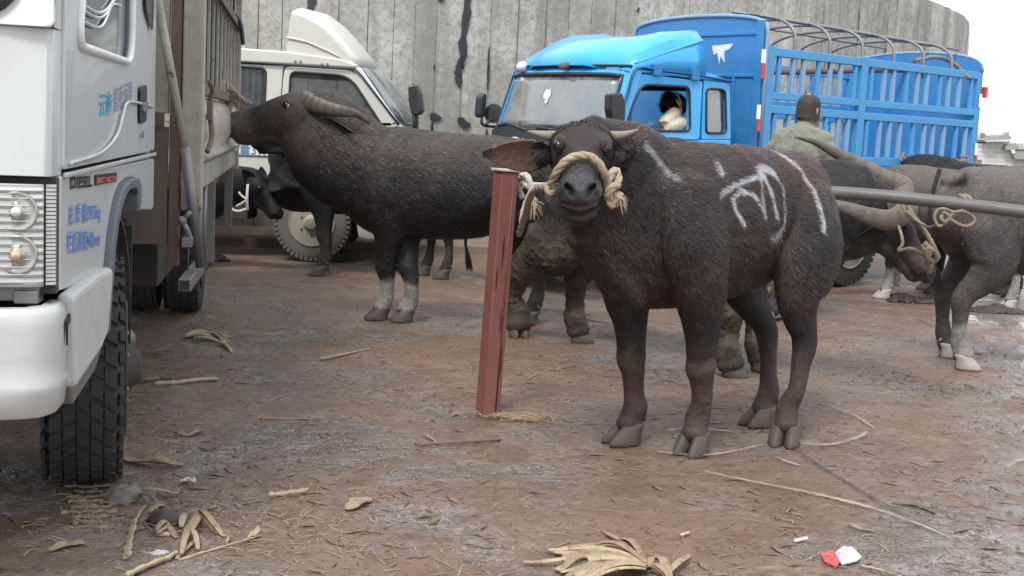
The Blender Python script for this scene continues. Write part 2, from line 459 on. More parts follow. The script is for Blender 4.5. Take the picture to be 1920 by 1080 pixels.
# ---------------------------------------------------------------- far right: grey gabled house and wire
def make_house():
    D = 46.0; s_ = D / F
    br = NT('pale_grey_brick'); b_ = br.n('ShaderNodeTexBrick'); b_.inputs['Scale'].default_value = 1.0
    b_.inputs['Brick Width'].default_value = .5; b_.inputs['Row Height'].default_value = .16; b_.inputs['Mortar Size'].default_value = .015
    b_.inputs['Color1'].default_value = (.42, .43, .40, 1); b_.inputs['Color2'].default_value = (.50, .51, .47, 1); b_.inputs['Mortar'].default_value = (.58, .58, .55, 1)
    br.l(br.map((1, 1, 1), (R(90), 0, 0)), b_.inputs['Vector'])
    br.set(Base_Color=br.mix(br.ramp(br.noise(.8, 6), [(.4, 0), (.7, .5)]), b_.outputs[0], (.30, .30, .27)), Roughness=.9)
    tile = paint('weathered_grey_tile', (.28, .29, .27), .85, amt=.4, bump=.6, bs=6)
    white = plain('white_plaster_band', (.62, .63, .60), .9)
    o = at(1884, 300, D); root = empty('tiled_house', (o.x, o.y, 0), 0, 'pale grey brick house with upturned tiled gable far behind the blue truck', 'house')
    def P(px, py, dy=0.0):
        q = at(px, py, D); return V((q.x - o.x, dy, q.z))
    w = MB(); w.prism([P(1841, 620), P(1841, 269), P(1880, 265), P(1893, 266), P(1893, 272), P(1899, 290), P(1935, 296), P(1990, 300), P(1990, 640)], (0, 7, 0)); w.build('brick_wall', br.m, root)
    w = MB(); w.prism([P(1832, 300), P(1832, 282), P(1841, 279), P(1841, 300)], (0, 4, 0)); w.build('side_wing', br.m, root)
    r = MB()
    r.prism([P(1838, 262, -.35), P(1844, 257.5, -.35), P(1885, 252.5, -.35), P(1890, 258, -.35), P(1888, 262, -.35), P(1840, 266, -.35)], (0, 7.7, 0))
    r.prism([P(1842, 258, -.2), P(1842.5, 249, -.2), P(1846, 255, -.2), P(1882, 252.5, -.2), P(1888, 246.5, -.2), P(1887.5, 255, -.2)], (0, .5, 0))
    r.build('gable_roof', tile, root)
    d = MB()
    for k in range(18):
        a = P(1843 + k * 2.4, 264 - k * .12, -.38); d.box(a.x, a.x + .022, -.40, -.36, a.z - .05, a.z + .02)
    d.build('dentil_course', white, root)
    e = MB()
    e.prism([P(1879, 275, -.3), P(1883, 271, -.3), P(1899, 268, -.3), P(1903, 277, -.3), P(1897, 281, -.3), P(1880, 281, -.3)], (0, 7, 0))
    e.prism([P(1895, 292, -.3), P(1899, 288.5, -.3), P(1990, 290, -.3), P(1990, 300, -.3), P(1898, 298, -.3)], (0, 3, 0))
    e.build('lower_roof', tile, root)
    sl = MB(); a = P(1903, 277, 0); b = P(1990, 277, 0); c = P(1990, 289, -.25); d_ = P(1898, 288, -.25)
    sl.prism([a, b, c, d_], (0, 0, .12))
    for k in range(16):
        u = (k + .3) / 16; q1 = a.lerp(b, u); q2 = d_.lerp(c, u); sl.tube([q1 + V((0, -.02, .12)), q2 + V((0, -.02, .12))], .07, 6)
    sl.build('tiled_slope', tile, root)
    rg = MB(); rg.prism([P(1886, 270, .5), P(1990, 269, .5), P(1990, 278, .5), P(1886, 275, .5)], (0, .3, 0))
    rg.prism([P(1900, 270.5, .4), P(1902, 264, .4), P(1904, 270.5, .4)], (0, .3, 0)); rg.build('roof_ridge', tile, root)
make_house()
w_ = MB(); w_.tube(smooth_path([at(1700, 190, 60), at(1850, 203, 60), at(1925, 206.5, 60), at(2100, 205, 60)], 8), .022, 5)
tag(w_.build('overhead_wire', plain('wire_grey', (.35, .36, .38))), 'thin grey overhead wire crossing the pale sky at right', 'wire')
# ---------------------------------------------------------------- animal and figure builder
def spline_np(P, sub):
    P = np.asarray(P, float); n = len(P); out = []
    for i in range(n - 1):
        a, b, c, d = P[max(i - 1, 0)], P[i], P[i + 1], P[min(i + 2, n - 1)]
        for k in range(sub):
            t = k / sub
            out.append(.5 * ((2 * b) + (c - a) * t + (2 * a - 5 * b + 4 * c - d) * t * t + (3 * b - a - 3 * c + d) * t ** 3))
    out.append(P[-1]); return np.array(out)
def flesh(mb, pts, rad, up=(0, 0, 1), n=20, sub=5, p=2.0):
    """closed tube through pts; rad = list of (side radius, up radius); domed ends"""
    C = spline_np(pts, sub); Rd = np.maximum(spline_np(rad, sub), .002)
    up = np.array(up, float); rows = []
    def ring(c, t, rs, ru):
        t = t / np.linalg.norm(t); s_ = np.cross(t, up); s_ /= max(np.linalg.norm(s_), 1e-6); u = np.cross(s_, t)
        a = np.linspace(0, 2 * np.pi, n, endpoint=False); ca, sa = np.cos(a), np.sin(a); k = (np.abs(ca) ** p + np.abs(sa) ** p) ** (-1 / p)
        return c + np.outer(ca * k * rs, s_) + np.outer(sa * k * ru, u)
    m_ = len(C); T = [C[min(i + 1, m_ - 1)] - C[max(i - 1, 0)] for i in range(m_)]
    for e, sg in ((0, -1), (m_ - 1, 1)):
        t = T[e] / np.linalg.norm(T[e]); q = [ring(C[e] + t * sg * math.sin(a) * min(Rd[e]) * .8, T[e], Rd[e][0] * math.cos(a), Rd[e][1] * math.cos(a)) for a in (R(80), R(55), R(28))]
        if e == 0: head = q
        else: tail = q[::-1]
    rows = head + [ring(C[i], T[i], Rd[i][0], Rd[i][1]) for i in range(m_)] + tail
    vs = np.concatenate(rows); k = len(rows)
    fs = [(i * n + j, i * n + (j + 1) % n, (i + 1) * n + (j + 1) % n, (i + 1) * n + j) for i in range(k - 1) for j in range(n)]
    fs += [list(range(n))[::-1], [(k - 1) * n + j for j in range(n)]]
    mb.add(vs.tolist(), fs)
def fuse(mb, voxel, smooth_it=6, fac=.5):
    """merge the overlapping pieces into one continuous skin"""
    me = mb.mesh('tmp'); o = bpy.data.objects.new('tmp', me); COL.objects.link(o)
    bm = bmesh.new(); bm.from_mesh(me); bmesh.ops.recalc_face_normals(bm, faces=bm.faces); bm.to_mesh(me); bm.free()
    r_ = o.modifiers.new('r', 'REMESH'); r_.mode = 'VOXEL'; r_.voxel_size = voxel
    s_ = o.modifiers.new('s', 'SMOOTH'); s_.factor = fac; s_.iterations = smooth_it
    dg = bpy.context.evaluated_depsgraph_get(); me2 = bpy.data.meshes.new_from_object(o.evaluated_get(dg))
    bpy.data.objects.remove(o); return me2
def get_co(me):
    a = np.empty(len(me.vertices) * 3); me.vertices.foreach_get('co', a); return a.reshape(-1, 3)
def get_no(me):
    a = np.empty(len(me.vertices) * 3); me.vertices.foreach_get('normal', a); return a.reshape(-1, 3)
def set_co(me, c): me.vertices.foreach_set('co', c.ravel()); me.update()
def nz(P, s, o=0.0):
    """cheap smooth value noise from sines, vectorised, about -1..1"""
    x, y, z = P[:, 0] * s + o, P[:, 1] * s + o * 1.7, P[:, 2] * s + o * .6
    return (np.sin(x * 1.7 + 1.3 * np.sin(y * 1.3 + z)) + np.sin(y * 2.1 + 1.7 * np.sin(z * 1.1 + x * .7)) + np.sin(z * 1.9 + 1.1 * np.sin(x * 1.6 - y))) / 3
def segd(P2, A, B):
    A = np.array(A); B = np.array(B); d = B - A; t = np.clip(((P2 - A) @ d) / max(d @ d, 1e-9), 0, 1)
    return np.linalg.norm(P2 - A - t[:, None] * d, axis=1)
def smoothstep(a, b, x):
    t = np.clip((x - a) / (b - a), 0, 1); return t * t * (3 - 2 * t)
def join_into(me, extra, mat_index_offset=0):
    bm = bmesh.new(); bm.from_mesh(me); bm.from_mesh(extra); bm.to_mesh(me); bm.free()
def attr_color(me, cols, name='coat'):
    ca = me.color_attributes.new(name, 'FLOAT_COLOR', 'POINT')
    ca.data.foreach_set('color', np.concatenate([cols, np.ones((len(cols), 1))], 1).ravel())

def coat_material(name, rough=.62, hair=True, bs=.5):
    t = NT(name); a = t.n('ShaderNodeAttribute', attribute_name='coat')
    n1 = t.noise(55, 5, .75); n2 = t.noise(9, 5, .65); n3 = t.noise(1, 5, .7, t.map((38, 38, 150)))
    c = t.mix(t.ramp(n1, [(.38, .8), (.62, 0)]), a.outputs['Color'], t.mix(1, a.outputs['Color'], (.45, .42, .42), 'MULTIPLY'))
    c = t.mix(t.ramp(n2, [(.45, 0), (.75, .35)]), c, t.mix(1, a.outputs['Color'], (1.7, 1.6, 1.5), 'MULTIPLY'))
    t.set(Base_Color=c, Roughness=t.ramp(n2, [(.3, rough - .12), (.7, rough + .1)]), Specular_IOR_Level=.22)
    if hair: t.set(Sheen_Weight=.02, Sheen_Roughness=.5, Sheen_Tint=(.6, .55, .55))
    h = t.math('ADD', n1, t.math('MULTIPLY', n2, 1.3)); h = t.math('ADD', h, t.math('MULTIPLY', n3, .4))
    t.bump(h, bs, .008)
    return t.m
M_coat = coat_material('buffalo_hide')
def hair_material():
    t = NT('buffalo_hair'); a = t.n('ShaderNodeAttribute', attribute_name='coat')
    t.set(Base_Color=a.outputs['Color'], Roughness=.55, Specular_IOR_Level=.5); return t.m
M_hair = hair_material()
M_hoof = paint('muddy_hoof', (.042, .035, .030), .5, dirt=(.085, .062, .046), amt=.75, ds=9, bump=1.0, bs=45, streak=.4)
M_hoofpale = paint('pale_hoof', (.36, .32, .28), .55, dirt=(.14, .10, .075), amt=.4, ds=14, bump=.6, bs=70)
def horn_mat(name, a, b, ring=70, rb=.5, dirt=(.2, .15, .1)):
    t = NT(name); at_ = t.n('ShaderNodeAttribute', attribute_name='along')
    sp = t.n('ShaderNodeSeparateXYZ'); t.l(at_.outputs['Color'], sp.inputs[0]); u = sp.outputs[0]
    nn = t.noise(12, 6, .7)
    w = t.math('SINE', t.math('ADD', t.math('MULTIPLY', u, ring), t.math('MULTIPLY', nn, 5)))
    w = t.math('MULTIPLY', t.math('ADD', w, 1), .5)
    w = t.math('MULTIPLY', w, t.ramp(u, [(.0, 1), (.62, .6), (.85, 0)]))
    c = t.mix(t.ramp(u, [(0, 0), (.75, .55), (1, 1)]), a, b)
    c = t.mix(t.math('MULTIPLY', w, .35), c, dirt)
    c = t.mix(t.ramp(nn, [(.45, 0), (.7, .55)]), c, dirt)
    t.set(Base_Color=c, Roughness=.5); t.bump(t.math('ADD', w, t.math('MULTIPLY', t.noise(50, 5, .7), .8)), rb, .008)
    return t.m
M_horn_dark = horn_mat('grey_ridged_horn', (.075, .066, .060), (.028, .027, .029))
M_horn_tan = horn_mat('muddy_tan_horn', (.135, .098, .072), (.070, .062, .058), 60, .9, (.085, .06, .045))
M_horn_calf = horn_mat('smooth_short_horn', (.24, .20, .155), (.15, .13, .11), 20, .15, (.24, .19, .14))
def eye_material():
    t = NT('eyeball'); t.set(Base_Color=(.010, .008, .008), Roughness=.18, Specular_IOR_Level=.5); return t.m
M_eye = eye_material()
M_eyewhite = plain('eye_white', (.45, .40, .36), .2)

def ear_mesh(base, tip, face, W, cup=.35, th=.012, n=14, k=9):
    """leaf-shaped cupped ear from base to tip, hollow side towards 'face'"""
    base, tip, face = V(base), V(tip), V(face); ax = tip - base; Lh = ax.length; a = ax.normalized()
    f = (face - a * face.dot(a)).normalized(); s_ = a.cross(f); top = []; bot = []
    for i in range(n + 1):
        u = i / n; w = W * (math.sin(math.pi * (u ** .75 * .93 + .05)) ** .75) * (1 - .12 * u)
        r1 = []; r2 = []
        for j in range(-k, k + 1):
            v = j / k; z = cup * w * (v * v - .5) + .10 * Lh * math.sin(u * 2.2) * -.25; th_ = th * (1 - .75 * abs(v) ** 3) * (1 - .55 * u)
            q = base + ax * u + s_ * (w * v * (1 - .08 * v * v)) + f * z
            r1.append(q + f * th_ * .5); r2.append(q - f * th_ * .5)
        top.append(r1); bot.append(r2)
    m_ = MB(); w_ = 2 * k + 1; m_.grid(top); b = len(m_.v); m_.grid([r[::-1] for r in bot])
    for i in range(n):
        m_.f.append([i * w_, (i + 1) * w_, b + (i + 1) * w_ + w_ - 1, b + i * w_ + w_ - 1]); m_.mi.append(0)
        m_.f.append([(i + 1) * w_ + w_ - 1, i * w_ + w_ - 1, b + i * w_, b + (i + 1) * w_]); m_.mi.append(0)
    m_.f.append([j for j in range(n * w_, (n + 1) * w_)] + [b + j for j in range(n * w_, (n + 1) * w_)]); m_.mi.append(0)
    return m_
def hoof_mesh(mb, c, d, s=1.0, lift=0.0, splay=.0):
    """two claws pointing along unit 2D d from the fetlock centre c (x, y)"""
    d = V((d[0], d[1], 0)).normalized(); sd = V((-d.y, d.x, 0)); c = V((c[0], c[1], lift))
    for sg in (-1, 1):
        dd = (d + sd * sg * splay).normalized(); rows = []; n = 14
        prof = [(-.004, .050, .066, .0295), (.008, .051, .067, .0305), (.026, .043, .059, .0300), (.044, .033, .051, .0290), (.060, .022, .045, .0275), (.068, .016, .043, .0285), (.075, .012, .038, .0240), (.080, .008, .028, .017)]
        for z, fx, hl, hw in prof:
            r_ = []
            for k in range(n):
                a = 2 * math.pi * k / n; ca, sa = math.cos(a), math.sin(a)
                x = hl * ca; tp = 1 - .42 * max(0, ca) ** 1.3
                y = hw * sa * tp - .006 * max(0, ca) * 1.0
                r_.append(c + dd * ((fx + x) * s) + sd * sg * ((.027 + y * (1)) * s) + V((0, 0, z * s)))
            rows.append(r_)
        vs = [q for r_ in rows for q in r_]; K = len(rows)
        fs = [(i * n + j, i * n + (j + 1) % n, (i + 1) * n + (j + 1) % n, (i + 1) * n + j) for i in range(K - 1) for j in range(n)]
        fs += [list(range(n))[::-1], [(K - 1) * n + j for j in range(n)]]
        mb.add(vs, fs)
        q = c - d * (.022 * s) + sd * sg * (.022 * s)
        mb.tube([q + V((0, 0, .125 * s)) + d * (.02 * s), q + V((0, 0, .105 * s)), q + V((0, 0, .082 * s)) - d * .012 * s], [.015 * s, .014 * s, .004 * s], 8)

def fur(me, name, parent, count, length, flow, lift=.35, width=.0028, seed=1, region=None, colvar=.5, curl=.4, jitter=.45):
    """short hairs lying along the flow over the skin"""
    rng = np.random.default_rng(seed)
    co = get_co(me); no = get_no(me); nf = len(me.polygons)
    ar = np.empty(nf); me.polygons.foreach_get('area', ar)
    ls = np.empty(nf, int); me.polygons.foreach_get('loop_start', ls)
    lv = np.empty(len(me.loops), int); me.loops.foreach_get('vertex_index', lv)
    mi = np.empty(nf, int); me.polygons.foreach_get('material_index', mi); ar = ar * (mi == 0)
    v0, v1, v2 = lv[ls], lv[ls + 1], lv[ls + 2]
    cen = (co[v0] + co[v1] + co[v2]) / 3
    if region is not None: ar = ar * region(cen)
    f = rng.choice(nf, count, p=ar / ar.sum()); r1 = np.sqrt(rng.random(count)); r2 = rng.random(count)
    w0, w1, w2 = 1 - r1, r1 * (1 - r2), r1 * r2
    P = co[v0[f]] * w0[:, None] + co[v1[f]] * w1[:, None] + co[v2[f]] * w2[:, None]
    N = no[v0[f]] * w0[:, None] + no[v1[f]] * w1[:, None] + no[v2[f]] * w2[:, None]; N /= np.linalg.norm(N, axis=1)[:, None]
    ca = np.empty(len(co) * 4); me.color_attributes['coat'].data.foreach_get('color', ca); ca = ca.reshape(-1, 4)[:, :3]
    C = ca[v0[f]]
    fl = flow(P, N) + rng.normal(0, jitter * .5, (count, 3)); fl -= N * (fl * N).sum(1)[:, None]; fl /= np.maximum(np.linalg.norm(fl, axis=1)[:, None], 1e-6)
    lf = np.asarray(lift if not callable(lift) else lift(P)) ; Ln = (length(P) if callable(length) else length) * rng.uniform(.55, 1.25, count)
    lf = lf * rng.uniform(.4, 1.5, count); Ln = Ln * np.where(C.mean(1) > .12, .55, 1)
    D1 = fl + N * lf[:, None]; D1 /= np.linalg.norm(D1, axis=1)[:, None]
    D2 = fl + N * (lf * .25)[:, None] + rng.normal(0, curl * .35, (count, 3)) + np.array([0, 0, -.15]); D2 /= np.linalg.norm(D2, axis=1)[:, None]
    S = np.cross(D1, N); S /= np.maximum(np.linalg.norm(S, axis=1)[:, None], 1e-6); S *= width / 2
    P = P - N * .002; M1 = P + D1 * (Ln * .5)[:, None]; M2 = M1 + D2 * (Ln * .5)[:, None]
    verts = np.stack([P - S, P + S, M1 + S * .8, M1 - S * .8, M2], 1).reshape(-1, 3)
    b = np.arange(count) * 5
    loops = np.stack([b, b + 1, b + 2, b + 3, b + 3, b + 2, b + 4], 1).ravel()
    starts = np.stack([np.arange(count) * 7, np.arange(count) * 7 + 4], 1).ravel()
    m2 = bpy.data.meshes.new(name); m2.vertices.add(len(verts)); m2.vertices.foreach_set('co', verts.ravel())
    m2.loops.add(len(loops)); m2.loops.foreach_set('vertex_index', loops)
    m2.polygons.add(len(starts)); m2.polygons.foreach_set('loop_start', starts)
    m2.update(calc_edges=True)
    k = np.exp(rng.normal(0, colvar, count))[:, None] * 1.0; cc = np.clip(C * k, 0, 1); hi = rng.random(count) < .10; cc[hi] = cc[hi] * 1.35 + .004
    attr_color(m2, np.repeat(cc, 5, 0))
    m2.polygons.foreach_set('use_smooth', np.ones(len(starts), bool))
    m2.normals_split_custom_set_from_vertices(np.repeat(N * .8 + D1 * .25 + rng.normal(0, .22, (count, 3)), 5, 0).tolist())
    o = link_mesh(name, m2, M_hair, parent); return o

class Beast:
    def __init__(s, name, label, x, y, yaw, H=1.3, voxel=.012, long=1.0, wide=1.0, group='water buffaloes in the yard', cat='buffalo'):
        """yaw: heading of the animal (its +x) measured from world +X"""
        s.root = empty(name, (x, y, 0), R(yaw), label, cat, group)
        s.M = Matrix.Translation((x, y, 0)) @ Matrix.Rotation(R(yaw), 4, 'Z'); s.I = s.M.inverted()
        s.H = H; s.vox = voxel; s.lg = long; s.wd = wide; s.mb = MB(); s.hoof = MB(); s.ears = []
        s.S = H; s.horns = []; s.feet = {}
    def loc(s, w): return s.I @ V(w)
    def body(s, rows=None, dz=0.0):
        rows = rows or [(-.57, .80, .05, .075), (-.54, .765, .14, .15), (-.46, .745, .205, .20), (-.30, .728, .235, .222), (-.10, .700, .255, .262), (.10, .692, .255, .272), (.28, .695, .228, .275), (.42, .702, .195, .265), (.52, .70, .15, .215), (.575, .70, .09, .13)]
        S = s.S
        flesh(s.mb, [(x * S * s.lg, 0, z * S) for x, z, a, b in rows], [(a * S * s.wd, b * S) for x, z, a, b in rows], n=36, sub=4, p=2.15)
        # spine ridge and hip points
        flesh(s.mb, [(x * S * s.lg, 0, z * S) for x, z in ((-.54, .865), (-.35, .925), (-.1, .935), (.15, .940), (.32, .955), (.45, .93))], [(.03 * S, .03 * S)] * 6, n=12)
        for sg in (-1, 1):
            flesh(s.mb, [(-.33 * S * s.lg, sg * .12 * S * s.wd, .86 * S), (-.28 * S * s.lg, sg * .175 * S * s.wd, .80 * S)], [(.05 * S, .05 * S), (.035 * S, .04 * S)], n=12)
    def leg(s, key, hoof=None, d=(1, 0), k=1.0, toe=None, thick=1.0, bend=0.0):
        """hoof: world xy of the middle of the claws. d: local hoof direction"""
        S = s.S; sg = 1 if key[1] == 'L' else -1; fore = key[0] == 'F'
        if fore: J = [(.33, .11, .82, .08, .15), (.35, .150, .68, .085, .135), (.355, .155, .56, .078, .105), (.35, .148, .47, .060, .078), (.36, .14, .38, .047, .055), (.372, .135, .305, .043, .045), (.378, .133, .27, .044, .046), (.372, .131, .23, .034, .038), (.370, .13, .165, .030, .032), (.372, .13, .115, .036, .039), (.385, .13, .08, .036, .038), (.392, .13, .060, .041, .043)]
        else: J = [(-.36, .09, .80, .10, .17), (-.36, .135, .68, .105, .160), (-.34, .160, .57, .085, .132), (-.335, .158, .49, .062, .098), (-.375, .150, .42, .046, .070), (-.425, .143, .365, .039, .052), (-.445, .138, .32, .037, .048), (-.442, .134, .26, .030, .036), (-.436, .13, .18, .029, .031), (-.430, .13, .12, .036, .039), (-.415, .13, .085, .036, .038), (-.408, .13, .060, .041, .043)]
        bx = .42 if fore else -.38
        base = V((bx * S * (s.lg if True else 1), sg * .13 * S, 0)); tgt = base
        if hoof is not None: q = s.loc((hoof[0], hoof[1], 0)); tgt = V((q.x, q.y, 0))
        dlt = tgt - base; pts = []; rad = []; fd = V((d[0], d[1], 0)).normalized()
        for x, y, z, ry, rx in J:
            w = 1 - float(smoothstep(.13, .80, np.array([z]))[0]) ; w = w ** .9
            p = V((x * S * s.lg, sg * y * S, z * S)) + dlt * w
            if z < .13:  # swing the pastern to the hoof direction
                c = V((tgt.x, tgt.y, 0)) - fd * (.042 * S); o = (x - bx + .045) * S
                if z < .13: p = V((c.x, c.y, z * S)) + fd * (o if z < .1 else o * .7)
            if bend and .2 < z < .5: p += V((bend * math.sin((z - .2) / .3 * math.pi) * S, 0, 0))
            pts.append(p); kk = thick if z < .5 else 1
            rad.append((ry * S * kk, rx * S * kk))
        flesh(s.mb, pts, rad, up=(1, 0, 0.01), n=16, sub=5)
        c = tgt - fd * (.042 * S)
        hoof_mesh(s.hoof, (c.x, c.y), fd, S * .88 * k, 0.0, .07); s.feet[key] = tgt
    def head(s, poll, muzzle, up=(0, 0, 1), Lh=None, neck=None, world=True, nr=None, deep=1.0, hw=1.0, mw=1.0, jaw=None, hs=1.0, bt=0.0):
        """poll and muzzle tip in world space; neck: optional local control points"""
        S = s.S
        P = s.loc(poll) if world else V(poll); Mz = s.loc(muzzle) if world else V(muzzle)
        a = (Mz - P); Ln = Lh or a.length; a.normalize(); u = s.I.to_3x3() @ V(up) if world else V(up)
        u = (u - a * u.dot(a)).normalized(); sd = a.cross(u); s.hf = (P, a, u, sd, Ln)
        def pt(t, n, w=0): return P + a * (t * Ln) + u * (n * Ln) + sd * (w * Ln)
        s.hp = pt
        prof = [(-.08, .02, .15, .14), (.02, .0, .225, .205), (.14, -.01, .25, .225), (.27, -.025, .235, .225), (.42, -.035, .185, .205), (.57, -.045, .145, .172), (.72, -.055, .128, .148), (.84, -.060, .158, .145), (.93, -.065, .165, .138), (1.0, -.07, .125, .10)]
        prof = [(t, n, w * (hw if t < .5 else hw * .4 + mw * .6 if t < .7 else mw), h) for t, n, w, h in prof]
        flesh(s.mb, [pt(t, n) for t, n, w, h in prof], [(w * Ln, h * Ln * hs) for t, n, w, h in prof], up=u, n=28, sub=5, p=2.3)
        jaw = jaw or [(.06, -.20, .16, .12), (.25, -.255, .155, .115 * deep), (.45, -.25, .125, .095), (.65, -.24, .10, .075), (.82, -.235, .10, .055), (.92, -.23, .085, .042)]
        flesh(s.mb, [pt(t, n) for t, n, w, h in jaw], [(w * Ln, h * Ln) for t, n, w, h in jaw], up=u, n=20, sub=4)
        for sg in (-1, 1):   # brow, cheek and nostril rims
            flesh(s.mb, [pt(.19 + bt, .12, sg * .17 * hw), pt(.25 + bt, .145 - bt * .3, sg * .195 * hw), pt(.31 + bt, .15 - bt * .4, sg * (.185 - bt * .2) * hw)], [(.05 * Ln, .045 * Ln), (.045 * Ln, .04 * Ln), (.03 * Ln, .025 * Ln)], up=u, n=12, sub=3)
            flesh(s.mb, [pt(.92, .02, sg * .07 * mw), pt(.96, .01, sg * .12 * mw), pt(.93, -.07, sg * .14 * mw)], [(.05 * Ln, .04 * Ln)] * 3, up=u, n=12, sub=3)
        nk = neck or [(.30 * S, 0, .76 * S), (.44 * S, 0, .80 * S)]
        nk = [V(q) for q in nk]; e = pt(.06, -.06)
        pts = nk + [nk[-1].lerp(e, .5) + V((0, 0, -.00 * S)), e]
        rr = nr or ([(.16, .25)] * (len(nk) - 1) + [(.15, .22), (.115, .165), (.085, .12)])
        flesh(s.mb, pts, [(x * S, y * S) for x, y in rr], n=28, sub=6)
    def horn(s, pts, r0, mat_, flat=.7, seg=10, twist=None):
        path = smooth_path(pts, seg); n = len(path); rad = [r0 * (1 - (i / (n - 1)) ** 1.6 * .93) for i in range(n)]
        m_ = MB(); m_.tube(path, rad, 18, flat=flat, up=twist or (0, 0, 1)); me = m_.mesh('horn')
        u = np.concatenate([np.repeat(np.arange(n) / (n - 1), 18)]); attr_color(me, np.stack([u, u, u], 1), 'along')
        link_mesh('horn', me, mat_, s.root, True)
    def eyes(s, t=.29, n=.085, w=.222, r=.045, white=False, sides=(-1, 1)):
        Ln = s.hf[4]; P = s.hp
        for sg in sides:
            m_ = MB(); c = P(t, n, sg * w); m_.ball(c, r * Ln, 20, 14)
            if white:
                m_.mat(1); m_.ball(c + (s.hf[1] * -.010 - s.hf[2] * .004) * Ln - s.hf[3] * sg * .002 * Ln, r * .97 * Ln, 20, 14)
            m_.build('eye', [M_eye, M_eyewhite], s.root, smooth=True)
            for a0, a1, up in ((-.055, .05, .038), (-.05, .045, -.036)):
                flesh(s.mb, [P(t + a0, n - .002, sg * (w - .01)), P(t + a0 * .5, n + up, sg * (w + .012)), P(t + a1 * .5, n + up, sg * (w + .012)), P(t + a1, n - .004, sg * (w - .01))], [(.014 * Ln, .014 * Ln)] * 4, up=s.hf[1], n=8, sub=3)
    def finish(s, color, sculpt=None, mats=None, smooth_it=5):
        me = fuse(s.mb, s.vox, smooth_it)
        co = get_co(me); no = get_no(me)
        # loose skin and muscle undulation
        bodyw = smoothstep(.45 * s.H, .6 * s.H, co[:, 2])
        co = co + no * ((nz(co, 9) * .006 + nz(co, 22, 3) * .0022) * bodyw * s.H + nz(co, 45, 1) * .0010)[:, None]
        if sculpt: co = sculpt(s, co, no)
        set_co(me, co)
        for e in s.ears: me_e = e.mesh('e'); join_into(me, me_e)
        co = get_co(me); cols = color(s, co, get_no(me)); nb = len(me.polygons)
        cols = cols * .68; attr_color(me, np.clip(cols, 0, 1))
        hm = s.hoof.mesh('h'); cache = cols
        o_h = hm
        bm = bmesh.new(); bm.from_mesh(me); bm.from_mesh(hm); bm.to_mesh(me); bm.free()
        n2 = len(me.vertices); ca = me.color_attributes['coat']; arr = np.tile(np.array([.1, .08, .07, 1.0]), (n2, 1)); arr[:len(cols), :3] = np.clip(cols, 0, 1)
        ca.data.foreach_set('color', arr.ravel())
        mi = np.zeros(len(me.polygons), int); mi[nb:] = 1; me.polygons.foreach_set('material_index', mi)
        me.update()
        s.skin = link_mesh('body', me, mats or [M_coat, M_hoof], s.root, True)
        s.me = me; return s
def flow_side(head_x=.45):
    def f(P, N):
        b = np.zeros_like(P); b[:, 0] = -1; b[:, 2] = -.55 - .5 * smoothstep(.9, .4, P[:, 2])
        low = smoothstep(.62, .45, P[:, 2]); b[:, 0] *= (1 - low) * .9 + .1; b[:, 2] -= low
        sw = nz(P, 4.0, 2); b[:, 0] += sw * .35; b[:, 2] += nz(P, 5, 7) * .35
        return b
    return f
# ---------------------------------------------------------------- ropes
def rope_mat(name, a, b):
    t = NT(name); n_ = t.noise(30, 6, .7); t.set(Base_Color=t.mix(t.ramp(n_, [(.35, 0), (.65, 1)]), a, b), Roughness=.85)
    t.bump(t.noise(260, 3, .7), .6, .002); return t.m
M_rope = rope_mat('thick_tan_rope', (.24, .175, .12), (.38, .30, .215))
M_rope_old = rope_mat('muddy_rope', (.16, .115, .085), (.27, .20, .145))
M_rope_white = rope_mat('pale_rope', (.40, .36, .30), (.55, .50, .43))
def rope(mb, pts, r, strands=3, turns=None, sub=10, closed=False):
    p = smooth_path(pts, sub, closed); Ltot = sum((b - a).length for a, b in zip(p, p[1:])); pitch = r * 7
    n = max(12, int(Ltot / (r * .8))); 
    # resample evenly
    acc = [0]
    for a, b in zip(p, p[1:]): acc.append(acc[-1] + (b - a).length)
    q = []; j = 0
    for i in range(n + 1):
        d = Ltot * i / n
        while j < len(acc) - 2 and acc[j + 1] < d: j += 1
        q.append(p[j].lerp(p[j + 1], (d - acc[j]) / max(acc[j + 1] - acc[j], 1e-9)))
    nrm = (q[1] - q[0]).orthogonal().normalized(); fr = []
    for i in range(n + 1):
        t = (q[min(i + 1, n)] - q[max(i - 1, 0)]).normalized(); nrm = (nrm - t * nrm.dot(t)).normalized(); fr.append((nrm.copy(), t.cross(nrm)))
    for k in range(strands):
        path = []
        for i in range(n + 1):
            a = 2 * math.pi * (k / strands + (Ltot * i / n) / pitch); path.append(q[i] + (fr[i][0] * math.cos(a) + fr[i][1] * math.sin(a)) * r * .36)
        mb.tube(path, r * .66, 8)
    return mb
def fray(mb, c, d, r, L_, n=40, seed=1):
    rnd = random.Random(seed); c = V(c); d = V(d).normalized()
    for i in range(n):
        o = V((rnd.uniform(-1, 1), rnd.uniform(-1, 1), rnd.uniform(-1, 1))) * r; e = d * L_ * rnd.uniform(.6, 1.1) + o * 1.1
        mb.tube([c + o * .6, c + o + e * .5, c + o * 1.2 + e], [.0035, .003, .001], 4, cap=False)

